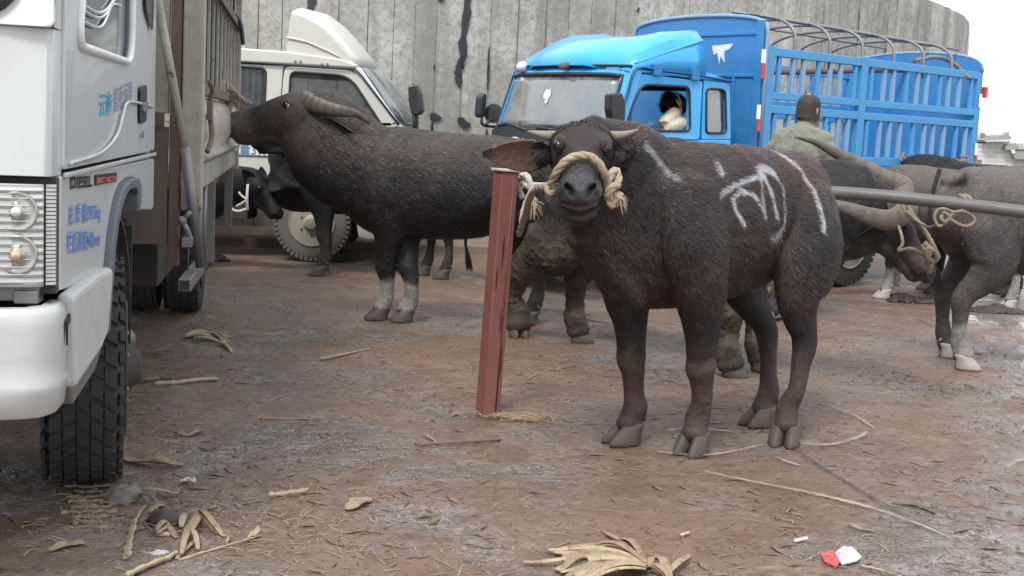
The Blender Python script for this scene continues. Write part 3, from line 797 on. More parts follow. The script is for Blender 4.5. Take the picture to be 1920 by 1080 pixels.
# ---------------------------------------------------------------- the young buffalo in front
G = Beast('water_buffalo', 'dark brown young buffalo with white painted sign on its flank, facing the camera', .865, 5.54, 221, H=1.325, voxel=.0085, long=.84, wide=.83)
def calf_build(s):
    s.body([(-.60, .79, .05, .09), (-.57, .765, .13, .16), (-.48, .760, .185, .195), (-.30, .750, .215, .215), (-.10, .725, .24, .247), (.10, .712, .24, .260), (.28, .708, .215, .262), (.42, .712, .19, .255), (.52, .71, .15, .215), (.575, .70, .09, .13)])
    s.leg('FL', (.775, 5.22), d=(.95, .28), thick=1.08); s.leg('FR', (.50, 5.35), d=(1, -.25), thick=1.08)
    s.leg('HL', (1.215, 5.46), d=(.85, .5), thick=1.0); s.leg('HR', (1.165, 5.83), d=(1, -.2), thick=1.0)
    jw = [(.06, -.20, .15, .12), (.25, -.25, .15, .11), (.45, -.255, .135, .095), (.65, -.265, .135, .085), (.80, -.30, .155, .078), (.92, -.305, .145, .066)]
    s.head(at(1093, 261, 5.06), at(1088, 352, 4.66), neck=[(.18 * 1.3, 0.0, .70 * 1.3), (.34 * 1.3, .0, .72 * 1.3), tuple(s.loc(at(1160, 352, 5.18)))],
           nr=[(.14, .24), (.14, .24), (.12, .225), (.10, .18), (.08, .12)], hw=1.14, mw=.90, jaw=jw, bt=.10)
    P = s.hp; Ln = s.hf[4]
    s.eyes(t=.425, n=.112, w=.206, r=.054)
    for q in (-1, 1): flesh(s.mb, [P(.70, -.10, q * .12), P(.86, -.12, q * .135), P(.96, -.135, q * .085), P(.99, -.14, 0)], [(.05 * Ln, .06 * Ln), (.065 * Ln, .07 * Ln), (.055 * Ln, .06 * Ln), (.04 * Ln, .045 * Ln)], up=s.hf[2], n=14)
    flesh(s.mb, [P(.93, -.175, -.14), P(1.0, -.20, 0), P(.93, -.175, .14)], [(.03 * Ln, .028 * Ln)] * 3, n=10)
    flesh(s.mb, [P(.80, -.265, -.165), P(.94, -.30, -.08), P(.985, -.31, 0), P(.94, -.30, .08), P(.80, -.265, .165)], [(.03 * Ln, .035 * Ln)] * 5, n=10)
    flesh(s.mb, [P(.74, -.33, -.09), P(.90, -.375, .0), P(.74, -.33, .09)], [(.06 * Ln, .05 * Ln)] * 3, n=10)
    for sg in (-1, 1):
        c = P(.425, .112, sg * .206); o = (s.hf[3] * sg * .72 + s.hf[2] * .45 + s.hf[1] * .42).normalized(); a1 = (s.hf[1] - o * s.hf[1].dot(o)).normalized(); b1 = o.cross(a1); b1 = b1 if b1.dot(s.hf[2]) > 0 else -b1; r = .048 * Ln
        for k, (h0, rr, out) in enumerate(((1.05, .0060, .02), (1.40, .0070, -.12), (-1.0, .0045, .0))):
            m_ = MB(); pts = [c + a1 * (r * 1.12 * math.cos(x)) + b1 * (r * h0 * math.sin(x)) + o * (r * (out + .35 * math.sin(x))) for x in [math.pi * j / 10 for j in range(11)]]
            m_.tube(pts, [rr * (.5 + .5 * math.sin(math.pi * j / 10)) + .001 for j in range(11)], 8); s.ears.append(m_)
    # ears and horns
    e1 = ear_mesh(s.loc(at(1032, 288, 5.10)), s.loc(at(905, 289, 5.06)), s.I.to_3x3() @ V((-.1, -.75, -.55)), .090, .45, .018); s.ears.append(e1)
    flesh(s.mb, [s.loc(at(1050, 286, 5.1)), s.loc(at(1015, 290, 5.09))], [(.04, .045), (.028, .034)], n=12)
    e2 = ear_mesh(s.loc(at(1162, 304, 4.98)), s.loc(at(1216, 232, 4.98)), s.I.to_3x3() @ V((-.9, -.5, .1)), .062, .6, .016); s.ears.append(e2)
    flesh(s.mb, [s.loc(at(1145, 300, 5.06)), s.loc(at(1170, 298, 4.99))], [(.04, .05), (.026, .04)], n=12)
    s.horn([s.loc(at(1046, 257, 5.05)), s.loc(at(1020, 253, 5.03)), s.loc(at(988, 246, 5.02))], .024, M_horn_calf, flat=.85)
    s.horn([s.loc(at(1132, 257, 5.03)), s.loc(at(1165, 254, 4.96)), s.loc(at(1198, 243, 4.93))], .024, M_horn_calf, flat=.85)
    # dewlap and chest folds
    flesh(s.mb, [s.loc(at(1130, 420, 5.10)), s.loc(at(1150, 500, 5.10)), s.loc(at(1190, 560, 5.12))], [(.06, .07), (.07, .07), (.06, .05)], n=12)
calf_build(G)
G_marks = []
def on_side(s, px, py, y=.26):
    o = s.I @ V((0, 0, CAMH)); d = s.I.to_3x3() @ ray(px, py); t = (y - o.y) / d.y; q = o + d * t; return (q.x, q.z)
def calf_color(s, co, no):
    n = len(co); base = np.array([.060, .037, .030]); red = np.array([.100, .052, .038]); dark = np.array([.024, .021, .022])
    c = np.tile(base, (n, 1)); k = smoothstep(-.1, .7, nz(co, 3.1, 1))[:, None]; c = c * (1 - k) + red * k
    k = smoothstep(.0, .8, nz(co, 4.3, 5))[:, None]; c = c * (1 - k * .7) + dark * k * .7
    z = co[:, 2]
    def blend(mask, col): 
        nonlocal c; m_ = np.clip(mask, 0, 1)[:, None]; c = c * (1 - m_) + np.array(col) * m_
    # grey belly and upper legs, brown lower legs with dry mud
    blend(smoothstep(.75, .5, z) * .75, (.026, .022, .024))
    blend(smoothstep(.46, .30, z) * .9, (.098, .062, .050))
    blend(smoothstep(.10, .03, np.abs(z - .36)) * smoothstep(-.3, .4, nz(co, 30)) * .8 * (co[:, 0] > 0), (.12, .085, .06))
    blend(smoothstep(.2, .8, nz(co, 26, 4)) * smoothstep(.35, .2, z) * .5, (.15, .115, .085))
    blend(smoothstep(.15, .05, z) * .5, (.10, .078, .062))
    # head in head coordinates
    P, a, u, sd, Ln = s.hf; q = co - np.array(P); t = q @ np.array(a) / Ln; h = q @ np.array(u) / Ln; w = q @ np.array(sd) / Ln
    rr = np.sqrt((h + .06) ** 2 + w ** 2); hd = smoothstep(-.15, .05, t) * smoothstep(.40, .33, rr) * (t < 1.3)
    blend(hd * .8, (.046, .037, .035)); blend(hd * smoothstep(.16, -.04, t) * .7, (.052, .036, .033))
    blend(hd * smoothstep(.45, .62, t) * smoothstep(-.22, -.05, h), (.070, .063, .060))
    blend(hd * smoothstep(.86, .96, t) * smoothstep(.16, .10, np.abs(w)) * smoothstep(-.15, -.09, h), (.080, .080, .092))
    blend(hd * smoothstep(.88, .94, t) * smoothstep(-.12, -.17, h) * smoothstep(-.29, -.22, h), (.11, .072, .062))
    blend(hd * smoothstep(.80, .86, t) * smoothstep(-.235, -.255, h), (.050, .036, .034))
    blend(hd * np.exp(-((t - .42) / .05) ** 2 - ((h - .09) / .05) ** 2) * (np.abs(w) > .15), (.030, .024, .023)); blend(hd * np.exp(-((t - .34) / .03) ** 2) * (np.abs(w) > .15) * (np.abs(w) < .25) * (h > .1) * .35, (.12, .095, .085))
    nostril = (np.exp(-(((np.abs(w) - .080) / .030) ** 2 + ((h + .025) / .032) ** 2)) + np.exp(-(((np.abs(w) - .112) / .018) ** 2 + ((h - .004) / .026) ** 2)) * .8) * (t > .85)
    blend(hd * smoothstep(.90, .96, t) * np.exp(-(w / .05) ** 2) * np.exp(-((h + .09) / .035) ** 2) * .8, (.030, .030, .036)); blend(hd * (t > .8) * smoothstep(.25, .7, nz(co, 120, 2)) * .35, (.13, .125, .12))
    blend(nostril * 2.2, (.006, .005, .005))
    # the drooping ear, tawny inside
    ea = s.loc(at(1010, 290, 5.09)); eb = s.loc(at(906, 287, 5.06)); dd = np.abs(co - np.array(ea)); 
    ed = segd(co, ea, eb); t2 = ((co - np.array(ea)) @ np.array((eb - ea).normalized())) / (eb - ea).length
    inn = no @ np.array(s.I.to_3x3() @ V((0, -1, 0))) > .1
    blend((ed < .09) * (t2 > 0.0) * np.where(inn, .95, .6), (.40, .25, .19)); blend((ed < .09) * smoothstep(.65, 1.0, t2) * .8, (.06, .042, .04))
    ea = s.loc(at(1172, 292, 4.98)); eb = s.loc(at(1216, 232, 4.98)); ed = segd(co, ea, eb); t2 = ((co - np.array(ea)) @ np.array((eb - ea).normalized())) / (eb - ea).length
    blend((ed < .08) * (t2 > -.1) * smoothstep(.2, .9, t2) * .7, (.24, .19, .16))
    # white paint signs on the flank
    P2 = co[:, [0, 2]]; side = smoothstep(.0, .06, co[:, 1])
    def stroke(pts, w_, k=.9, soft=.5):
        pp = [on_side(s, *p) for p in pts]; d = np.min([segd(P2, pp[i], pp[i + 1]) for i in range(len(pp) - 1)], axis=0)
        br = .85 + .2 * nz(co, 50, 3); blend(smoothstep(w_ * 1.35, w_ * soft, d + (nz(co, 40, 9) * .003)) * side * k * br, (.62, .62, .66))
    stroke([(1378, 309), (1374, 326)], .016, .6)
    stroke([(1358, 370), (1390, 347), (1430, 333), (1448, 332)], .013)
    stroke([(1440, 322), (1455, 315), (1466, 324)], .018, .9)
    stroke([(1395, 421), (1382, 397), (1381, 373), (1396, 358), (1416, 364), (1428, 385), (1438, 409)], .011)
    stroke([(1440, 336), (1433, 360), (1436, 400)], .010); stroke([(1448, 337), (1454, 370), (1458, 408)], .011)
    stroke([(1468, 325), (1477, 355), (1475, 400), (1471, 425), (1454, 446)], .010, .75)
    stroke([(1513, 288), (1527, 318), (1533, 360), (1528, 400), (1521, 428)], .016, .85)
    stroke([(1262, 262), (1275, 285), (1284, 310), (1290, 336)], .017, .42)
    stroke([(1463, 300 + 140), (1450, 448)], .02, .35)
    return c
def calf_sculpt(s, co, no):
    P, a, u, sd, Ln = s.hf; A = np.array(a); q = co - np.array(P); t = q @ A / Ln; h = q @ np.array(u) / Ln; w = q @ np.array(sd) / Ln
    g = (np.exp(-(((np.abs(w) - .080) / .030) ** 2 + ((h + .025) / .030) ** 2)) + .5 * np.exp(-(((np.abs(w) - .112) / .020) ** 2 + ((h - .004) / .024) ** 2))) * (t > .85)
    co = co - A * (g * .085 * Ln)[:, None] - np.array(sd) * (np.sign(w) * g * -.01)[:, None]
    m_ = np.exp(-((h + .155) / .012) ** 2) * (t > .86); co = co - A * (m_ * .02)[:, None]
    m_ = (np.exp(-((h + .245) / .014) ** 2) + .8 * np.exp(-((h + .345 - .9 * w * w) / .014) ** 2)) * (t > .74) * (np.abs(w) < .3); co = co - A * (m_ * .022)[:, None]
    # vertical neck wrinkles
    nk = smoothstep(.30, .42, co[:, 0]) * smoothstep(.45, .6, co[:, 2]) * smoothstep(1.2, 1.05, co[:, 2]) * (t < -.05)
    co = co + no * (np.sin(co[:, 0] * 95 + 2.0 * nz(co, 6)) * .009 * nk)[:, None]
    # coarse folds behind the shoulder and ribs
    rb = smoothstep(-.35, -.2, co[:, 0]) * smoothstep(.2, .1, co[:, 0]) * smoothstep(.6, .7, co[:, 2]); co = co + no * (np.sin(co[:, 0] * 48 + nz(co, 4)) * .0025 * rb)[:, None]
    return co
G.finish(calf_color, calf_sculpt)
def calf_region(c):
    P, a, u, sd, Ln = G.hf; q = c - np.array(P); t = q @ np.array(a) / Ln; w = np.hypot(q @ np.array(sd), q @ np.array(u)) / Ln
    return np.where((t > .48) & (w < .42), .0, 1.0) * np.where(c[:, 2] < .10, 0, 1) * np.where(c[:, 2] < .45, .7, 1) * np.where((t > -.2) & (t < .8) & (w > .42) & (c[:, 2] > .95) & (c[:, 0] > .75), .3, 1)
def calf_len(c):
    P, a, u, sd, Ln = G.hf; q = c - np.array(P); t = np.where(np.hypot(q @ np.array(sd), q @ np.array(u)) / Ln < .42, q @ np.array(a) / Ln, -1)
    l = .012 + .020 * smoothstep(.45, .7, c[:, 2]); l = np.where((t > -.1) & (t < .16), .046, l); return np.where(t > .16, .010, l)
def calf_flow(P, N):
    b = flow_side()(P, N); p, a, u, sd, Ln = G.hf; q = P - np.array(p); t = (q @ np.array(a) / Ln)[:, None]; w = (q @ np.array(sd) / Ln)[:, None]
    hd = (t > -.12) & (np.hypot(w, (q @ np.array(u) / Ln)[:, None]) < .42) & (t < 1.3)
    return np.where(hd, np.array(a) * (.5) + np.array(sd) * w * 2.5 - np.array(u) * .2 + np.array(a) * (t - .1) * 1.0, b)
fur(G.me, 'short_coat_hair', G.root, 90000, calf_len, calf_flow, lift=.24, width=.0027, colvar=.5, region=calf_region, seed=3)

# rope halter of the young buffalo and the rope that ties it to the rail
def calf_halter():
    h = empty('rope_halter', at(1090, 350, 4.8), 0, 'thick tan rope halter round the muzzle of the young buffalo in front', 'halter')
    o = h.location.copy()
    def Q(x, y, D): return at(x, y, D) - o
    nb = MB(); rope(nb, [Q(1030, 372, 4.92), Q(1027, 356, 4.86), Q(1034, 345, 4.80), Q(1044, 322, 4.755), Q(1062, 301, 4.745), Q(1085, 292, 4.745), Q(1107, 294, 4.745), Q(1124, 308, 4.75), Q(1134, 328, 4.77), Q(1139, 348, 4.82), Q(1142, 366, 4.90)], .0165)
    nb.build('noseband', M_rope, h, smooth=True)
    kn = MB(); rope(kn, [Q(1144, 372, 4.86), Q(1139, 350, 4.80), Q(1146, 326, 4.80), Q(1157, 322, 4.83), Q(1158, 345, 4.80), Q(1147, 352, 4.77), Q(1141, 366, 4.78), Q(1150, 378, 4.80), Q(1156, 360, 4.79)], .017)
    rope(kn, [Q(1138, 362, 4.80), Q(1146, 384, 4.79), Q(1155, 374, 4.80), Q(1161, 368, 4.80)], .016); kn.build('knot', M_rope, h, smooth=True)
    tl = MB(); rope(tl, [Q(1156, 366, 4.80), Q(1162, 372, 4.80)], .022); fray(tl, Q(1160, 370, 4.80), (.25, 0, -.9), .014, .032, 70, 3); tl.build('frayed_tassel', M_rope, h, smooth=True)
    k2 = MB(); rope(k2, [Q(1046, 349, 4.80), Q(1034, 362, 4.80), Q(1026, 358, 4.80), Q(1030, 344, 4.81), Q(1042, 350, 4.79)], .014); k2.build('knot', M_rope, h, smooth=True)
    ld = MB(); rope(ld, [Q(1034, 352, 4.80), Q(1014, 351, 4.86), Q(1000, 360, 4.94), Q(991, 378, 5.05), Q(986, 400, 5.2), Q(978, 424, 5.3), Q(973, 440, 5.35)], .0145); ld.build('lead_rope', M_rope_old, h, smooth=True)
calf_halter()
# ---------------------------------------------------------------- the other buffaloes
def hide_color(base, alt, sock=None, sock_legs='', mud=0.0, mud_z=.5, grey=None, mud_col=(.12, .088, .062), seed=1, dust=0.0, back=None):
    def f(s, co, no):
        n = len(co); c = np.tile(np.array(base), (n, 1)); z = co[:, 2]
        def blend(m_, col):
            nonlocal c; m_ = np.clip(m_, 0, 1)[:, None]; c = c * (1 - m_) + np.array(col) * m_
        blend(smoothstep(-.1, .8, nz(co, 3.3, seed)), alt)
        if back: blend(smoothstep(.66, .95, z / s.H) * (.85 + .3 * nz(co, 8, seed)), back)
        if dust: blend(smoothstep(.1, .9, nz(co, 14, seed + 2)) * dust, (.17, .14, .115))
        blend(smoothstep(.38, .28, z) * .35, (.07, .055, .045))
        if mud: blend(smoothstep(mud_z + .08, mud_z - .12, z + nz(co, 9, 4) * .06) * (smoothstep(-.5, .3, nz(co, 16, 2)) * .6 + .4) * mud, mud_col)
        if sock:
            for k in sock_legs.split():
                q = s.feet[k]; d = np.hypot(co[:, 0] - q.x, co[:, 1] - q.y)
                blend((d < .17) * smoothstep(.30, .24, z + nz(co, 12, 6) * .03) * smoothstep(.06, .09, z) * .9, sock)
        P, a, u, sd, Ln = s.hf; q = co - np.array(P); t = q @ np.array(a) / Ln; h = q @ np.array(u) / Ln; w = q @ np.array(sd) / Ln
        hd = (np.hypot(h + .06, w) < .4) & (t > 0) & (t < 1.2)
        if grey: blend(hd * smoothstep(.7, .95, t) * .6, grey)
        blend(hd * (np.exp(-(((np.abs(w) - .10) / .04) ** 2 + ((h + .02) / .034) ** 2)) * (t > .85)) * 1.5, (.006, .005, .005))
        return c
    return f
def nostrils(s, co, no):
    P, a, u, sd, Ln = s.hf; A = np.array(a); q = co - np.array(P); t = q @ A / Ln; h = q @ np.array(u) / Ln; w = q @ np.array(sd) / Ln
    g = np.exp(-(((np.abs(w) - .10) / .040) ** 2 + ((h + .02) / .034) ** 2)) * (t > .85) * (t < 1.2)
    return co - A * (g * .05 * Ln)[:, None]
def mud_sculpt(s, co, no):
    co = nostrils(s, co, no); z = co[:, 2]; k = smoothstep(.75, .6, z) * smoothstep(.10, .2, z)
    return co + no * ((np.maximum(nz(co, 60, 1), 0) * .011 + np.maximum(nz(co, 110, 4), 0) * .006) * k)[:, None]
def tail(s, pts, r=.016, tuft=True, seed=1, col=(.02, .018, .018)):
    m_ = MB(); p = smooth_path(pts, 8); n = len(p); m_.tube(p, [r * (1.3 - .7 * i / (n - 1)) for i in range(n)], 8)
    if tuft:
        rnd = random.Random(seed); e = V(pts[-1]); d = (V(pts[-1]) - V(pts[-2])).normalized()
        for i in range(110):
            o = V((rnd.uniform(-1, 1), rnd.uniform(-1, 1), rnd.uniform(-.5, .5))) * .02; L_ = rnd.uniform(.07, .17)
            m_.tube([e + o * .4 - d * .05, e + o * 1.2 + d * L_ * .5, e + o * 1.5 + d * L_], [.003, .003, .001], 3, cap=False)
    me = m_.mesh('tail'); attr_color(me, np.tile(np.array(col), (len(me.vertices), 1)))
    o = link_mesh('tail', me, M_coat, s.root, True); return o

# A: the large one with its head raised to the truck bed
A = Beast('water_buffalo', 'large black buffalo with backswept horn, head raised to the white truck bed', -.40, 8.58, 181, H=1.31, voxel=.012, wide=1.0)
A.body(); A.leg('FL', (-.90, 8.50), d=(1, .25), thick=1.15); A.leg('FR', (-.73, 8.46), d=(.95, .35), thick=1.15); A.leg('HL', (.10, 8.62), d=(1, 0)); A.leg('HR', (.12, 8.86), d=(1, 0))
A.head(at(590, 212, 8.50), at(430, 226, 8.50), up=(0, 0, 1), neck=[(.15, 0, .92), (.42, 0, .92), tuple(A.loc(at(648, 298, 8.53)))], nr=[(.19, .24), (.19, .245), (.17, .25), (.145, .25), (.11, .20)], deep=1.5, mw=1.15, hw=1.1, hs=1.22)
A.eyes(t=.28, n=.11, w=.205, r=.046, white=True)
A.horn([A.loc(at(568, 188, 8.42)), A.loc(at(592, 197, 8.33)), A.loc(at(630, 207, 8.28)), A.loc(at(668, 214, 8.30)), A.loc(at(693, 232, 8.34))], .060, M_horn_dark, flat=.55)
A.horn([A.loc(at(572, 186, 8.58)), A.loc(at(600, 194, 8.72)), A.loc(at(640, 206, 8.8)), A.loc(at(680, 222, 8.76))], .058, M_horn_dark, flat=.55)
A.ears.append(ear_mesh(A.loc(at(604, 222, 8.40)), A.loc(at(662, 250, 8.28)), A.I.to_3x3() @ V((.1, -.7, -.7)), .05, .5, .014))
A.finish(hide_color((.026, .024, .026), (.034, .028, .027), sock=(.36, .33, .29), sock_legs='FL FR', seed=3, grey=(.22, .18, .12), back=(.100, .074, .062)), nostrils)
fur(A.me, 'short_coat_hair', A.root, 42000, lambda c: np.where(c[:, 0] > .95, .018, .034), flow_side(), lift=.25, width=.0036, seed=5, region=lambda c: np.where(c[:, 2] < .3, .3, 1) * np.where(c[:, 0] > 1.15, .25, 1))

# B: the one behind it
B = Beast('water_buffalo', 'black buffalo behind the large head-raised one, one foreleg stepping beside the truck wheel', -1.30, 11.05, 180, H=1.22, voxel=.016)
B.body(); B.leg('FL', (-1.66, 10.80), d=(1, .1)); B.leg('FR', (-1.70, 11.25), d=(1, 0)); B.leg('HL', (-.62, 11.00), d=(1, .1)); B.leg('HR', (-.80, 11.22), d=(1, 0))
B.head(at(575, 250, 10.9), at(476, 262, 10.7), neck=[(.25, 0, .85), (.62, 0, .86)], nr=[(.16, .25), (.17, .28), (.15, .22), (.115, .165), (.085, .12)])
B.horn([B.loc(at(572, 240, 10.8)), B.loc(at(600, 245, 10.7)), B.loc(at(640, 250, 10.7))], .045, M_horn_dark, flat=.6)
B.finish(hide_color((.024, .022, .023), (.034, .030, .029), seed=6, mud=.5, mud_z=.36))
tail(B, [B.loc(at(868, 300, 11.15)), B.loc(at(874, 400, 11.2)), B.loc(at(873, 455, 11.1)), B.loc(at(876, 475, 11.1))], seed=3)

# C: the muddy one with long swept horns, standing behind the young one
C = Beast('water_buffalo', 'mud caked buffalo with long tan swept horns, standing behind the young painted buffalo', .84, 7.62, -37, H=1.24, voxel=.011, long=1.08)
C.body(); C.leg('HR', (.06, 8.05), d=(.75, -.6), thick=1.7); C.leg('HL', (.46, 7.98), d=(.8, .6), thick=1.5); C.leg('FR', (1.27, 7.05), d=(.85, .5), thick=1.6); C.leg('FL', (1.47, 7.28), d=(.8, .6), thick=1.35)
C.head(at(1655, 396, 6.95), at(1748, 512, 6.78), up=(.75, -.15, .55), neck=[(.35, 0, .88), (.58, 0, .88), tuple(C.loc(at(1570, 400, 7.0)))], nr=[(.17, .26), (.17, .25), (.145, .235), (.13, .20), (.10, .15)], deep=1.3)
C.eyes(t=.33, n=.10, w=.215, r=.05)
C.horn([C.loc(at(1672, 392, 6.84)), C.loc(at(1706, 388, 6.76)), C.loc(at(1672, 412, 6.66)), C.loc(at(1632, 406, 6.62)), C.loc(at(1592, 392, 6.62)), C.loc(at(1545, 378, 6.66)), C.loc(at(1490, 360, 6.74))], .068, M_horn_tan, flat=.62, twist=(1, 0, 0))
C.horn([C.loc(at(1676, 380, 7.0)), C.loc(at(1694, 352, 7.04)), C.loc(at(1656, 334, 7.08)), C.loc(at(1615, 311, 7.10)), C.loc(at(1570, 288, 7.10)), C.loc(at(1530, 267, 7.10)), C.loc(at(1490, 257, 7.08))], .060, M_horn_tan, flat=.7, twist=(1, 0, 0))
C.ears.append(ear_mesh(C.loc(at(1660, 430, 6.80)), C.loc(at(1600, 450, 6.76)), C.I.to_3x3() @ V((.1, -.8, -.5)), .055, .5, .014))
C.finish(hide_color((.024, .022, .025), (.033, .029, .030), seed=8, mud=.95, mud_z=.78, grey=(.06, .05, .048)), mud_sculpt)
fur(C.me, 'short_coat_hair', C.root, 16000, .022, flow_side(), lift=.4, width=.0040, seed=6, region=lambda c: np.where(c[:, 2] < .2, .2, 1))
tail(C, [(-.80, .0, 1.0), (-.86, -.0, .8), (-.86, 0, .55), (-.85, 0, .42)], tuft=False)

# D: cropped by the right edge of the picture
D = Beast('water_buffalo', 'grey buffalo with white hind hoof, cropped by the right edge, behind the steel rail', 3.31, 7.87, 2, H=1.285, voxel=.012)
D.body(); D.leg('HR', (2.79, 7.68), d=(.95, -.3), thick=1.15); hl = gnd(1782, 668); D.leg('HL', (hl.x, hl.y), d=(1, 0), thick=1.1); D.leg('FR', (3.92, 7.70), d=(1, 0)); D.leg('FL', (3.85, 8.1), d=(1, 0))
D.head((4.35, 7.75, 1.05), (4.72, 7.7, .75)); D.eyes()
D.horn([D.loc((4.33, 7.66, 1.12)), D.loc((4.2, 7.4, 1.2)), D.loc((3.95, 7.35, 1.3))], .05, M_horn_dark)
D.horn([D.loc((4.33, 7.86, 1.12)), D.loc((4.2, 8.1, 1.2)), D.loc((3.95, 8.15, 1.3))], .05, M_horn_dark)
D.finish(hide_color((.095, .084, .080), (.125, .108, .098), sock=(.40, .38, .35), sock_legs='HR', seed=11, dust=.35, back=(.17, .145, .128)), nostrils)
D.skin.material_slots[1].material = M_hoofpale
fur(D.me, 'short_coat_hair', D.root, 20000, .022, flow_side(), lift=.2, width=.0036, seed=8, region=lambda c: np.where(c[:, 0] < .3, 1, .1))
tail(D, [D.loc(at(1762, 318, 7.80)), D.loc(at(1747, 370, 7.74)), D.loc(at(1742, 430, 7.72)), D.loc(at(1746, 470, 7.72)), D.loc(at(1752, 500, 7.72))], r=.011, seed=9)

# E and the black one behind it
E_ = Beast('water_buffalo', 'grey brown buffalo with white fetlocks standing behind the long horned head', 3.72, 11.02, 183, H=1.2, voxel=.016, long=.95)
E_.body(); E_.leg('FL', (3.24, 11.16), d=(1, .1)); E_.leg('FR', (3.36, 11.35), d=(1, 0)); E_.leg('HL', (4.20, 10.80), d=(1, .1)); E_.leg('HR', (4.30, 11.05), d=(1, 0))
E_.head(at(1612, 352, 11.0), at(1572, 412, 10.9), neck=[(.25, 0, .85), (.5, 0, .85)])
E_.finish(hide_color((.070, .060, .055), (.09, .075, .068), sock=(.42, .39, .35), sock_legs='FL FR HL HR', seed=14, back=(.15, .125, .11)))
E_.skin.material_slots[1].material = M_hoofpale
K = Beast('water_buffalo', 'black buffalo whose dark curly back shows beyond the grey brown one by the blue truck', 4.25, 11.85, 175, H=1.25, voxel=.018, long=.7)
K.body(); [K.leg(k) for k in ('FL', 'FR', 'HL', 'HR')]; K.head((3.6, 11.9, 1.0), (3.42, 11.9, .72))
K.finish(hide_color((.016, .015, .017), (.022, .020, .022), seed=2))
fur(K.me, 'short_coat_hair', K.root, 5000, .04, flow_side(), lift=.6, width=.007, seed=9, curl=1.2)
# black calf under the left truck's tail
N = Beast('water_buffalo', 'black buffalo calf in a pale rope halter, looking out behind the white truck wheel', -2.96, 11.0, -4, H=.97, voxel=.012, long=.95)
N.body(); N.leg('FR', (-2.66, 10.85), d=(1, 0)); N.leg('FL', (-2.70, 11.15), d=(1, 0)); N.leg('HR'); N.leg('HL')
N.head(at(478, 338, 10.92), at(526, 402, 10.82), up=(.7, -.3, .5), neck=[(.3, 0, .70), (.45, 0, .72)], nr=[(.15, .20), (.15, .20), (.13, .17), (.105, .135), (.08, .11)])
N.eyes(r=.05)
N.ears.append(ear_mesh(N.loc(at(474, 345, 10.85)), N.loc(at(455, 318, 10.78)), N.I.to_3x3() @ V((.5, -.8, -.1)), .06, .5, .012))
N.ears.append(ear_mesh(N.loc(at(492, 340, 11.0)), N.loc(at(490, 312, 11.05)), N.I.to_3x3() @ V((.5, -.8, -.1)), .05, .5, .012))
N.finish(hide_color((.013, .013, .015), (.018, .017, .020), seed=4))
def small_ropes():
    h = empty('rope_halter', at(465, 380, 10.75), 0, 'thin pale rope halter hanging on the black calf behind the white truck', 'halter'); o = h.location.copy()
    def Q(x, y, D_): return at(x, y, D_) - o
    m_ = MB(); rope(m_, [Q(465, 346, 10.74), Q(463, 370, 10.70), Q(464, 394, 10.72)], .012); rope(m_, [Q(463, 374, 10.7), Q(452, 366, 10.72), Q(448, 360, 10.72)], .010)
    rope(m_, [Q(464, 374, 10.7), Q(452, 382, 10.70), Q(444, 386, 10.72)], .010); rope(m_, [Q(431, 383, 10.72), Q(436, 393, 10.7), Q(448, 396, 10.7), Q(461, 392, 10.7)], .012); m_.build('rope_loop', M_rope_white, h, smooth=True)
    h = empty('rope_halter', at(1720, 440, 6.6), 0, 'knotted muddy rope halter on the face of the long horned buffalo', 'halter'); o = h.location.copy()
    m_ = MB(); rope(m_, [Q(1683, 420, 6.66), Q(1690, 440, 6.60), Q(1692, 458, 6.58), Q(1684, 470, 6.58), Q(1708, 466, 6.56), Q(1735, 480, 6.58)], .009)
    rope(m_, [Q(1700, 372, 6.60), Q(1706, 395, 6.56), Q(1722, 418, 6.56), Q(1738, 440, 6.56), Q(1750, 462, 6.56), Q(1760, 484, 6.62)], .014)
    rope(m_, [Q(1733, 455, 6.56), Q(1745, 470, 6.54), Q(1738, 482, 6.54), Q(1752, 490, 6.56), Q(1756, 478, 6.54), Q(1742, 466, 6.54), Q(1736, 476, 6.54), Q(1744, 500, 6.58), Q(1742, 512, 6.6)], .015)
    rope(m_, [Q(1686, 372, 6.60), Q(1700, 402, 6.56), Q(1715, 412, 6.55), Q(1734, 422, 6.52)], .008)
    m_.build('noseband', M_rope_old, h, smooth=True)
small_ropes()
# ---------------------------------------------------------------- trucks: shared pieces
M_rubber = paint('dusty_tyre_rubber', (.022, .021, .021), .8, dirt=(.10, .078, .06), amt=.30, ds=5, bump=.5, bs=60)
M_rubber_d = paint('dry_tyre_rubber', (.10, .095, .085), .85, dirt=(.17, .145, .12), amt=.5, ds=6, bump=.4, bs=60)
M_white = paint('white_truck_paint', (.49, .50, .49), .30, dirt=(.33, .30, .24), amt=.26, ds=1.9, chip=(.20, .15, .11), chip_amt=-.16, cs=60, bump=.06, streak=.22, coat=.2, var=.05)
M_white_b = paint('white_bumper_paint', (.46, .465, .45), .45, dirt=(.27, .22, .17), amt=.38, ds=2.2, chip=(.05, .045, .04), chip_amt=-.22, cs=16, bump=.08, streak=.15)
M_cream = paint('cream_truck_paint', (.52, .505, .445), .35, dirt=(.34, .29, .21), amt=.25, ds=1.8, bump=.05, streak=.12, var=.03)
M_rackw = paint('rusty_cream_rack', (.38, .355, .29), .6, dirt=(.13, .095, .07), amt=.5, ds=3, chip=(.13, .07, .045), chip_amt=.1, cs=14, bump=.35, streak=.35)
M_blue = paint('bright_blue_cab', (.020, .33, .70), .32, dirt=(.12, .27, .40), amt=.30, ds=1.5, bump=.04, coat=.4, var=.05)
M_bluebox = paint('blue_cargo_paint', (.022, .185, .46), .45, dirt=(.10, .20, .32), amt=.38, ds=1.4, chip=(.42, .46, .52), chip_amt=-.42, cs=5, bump=.12, streak=.12)
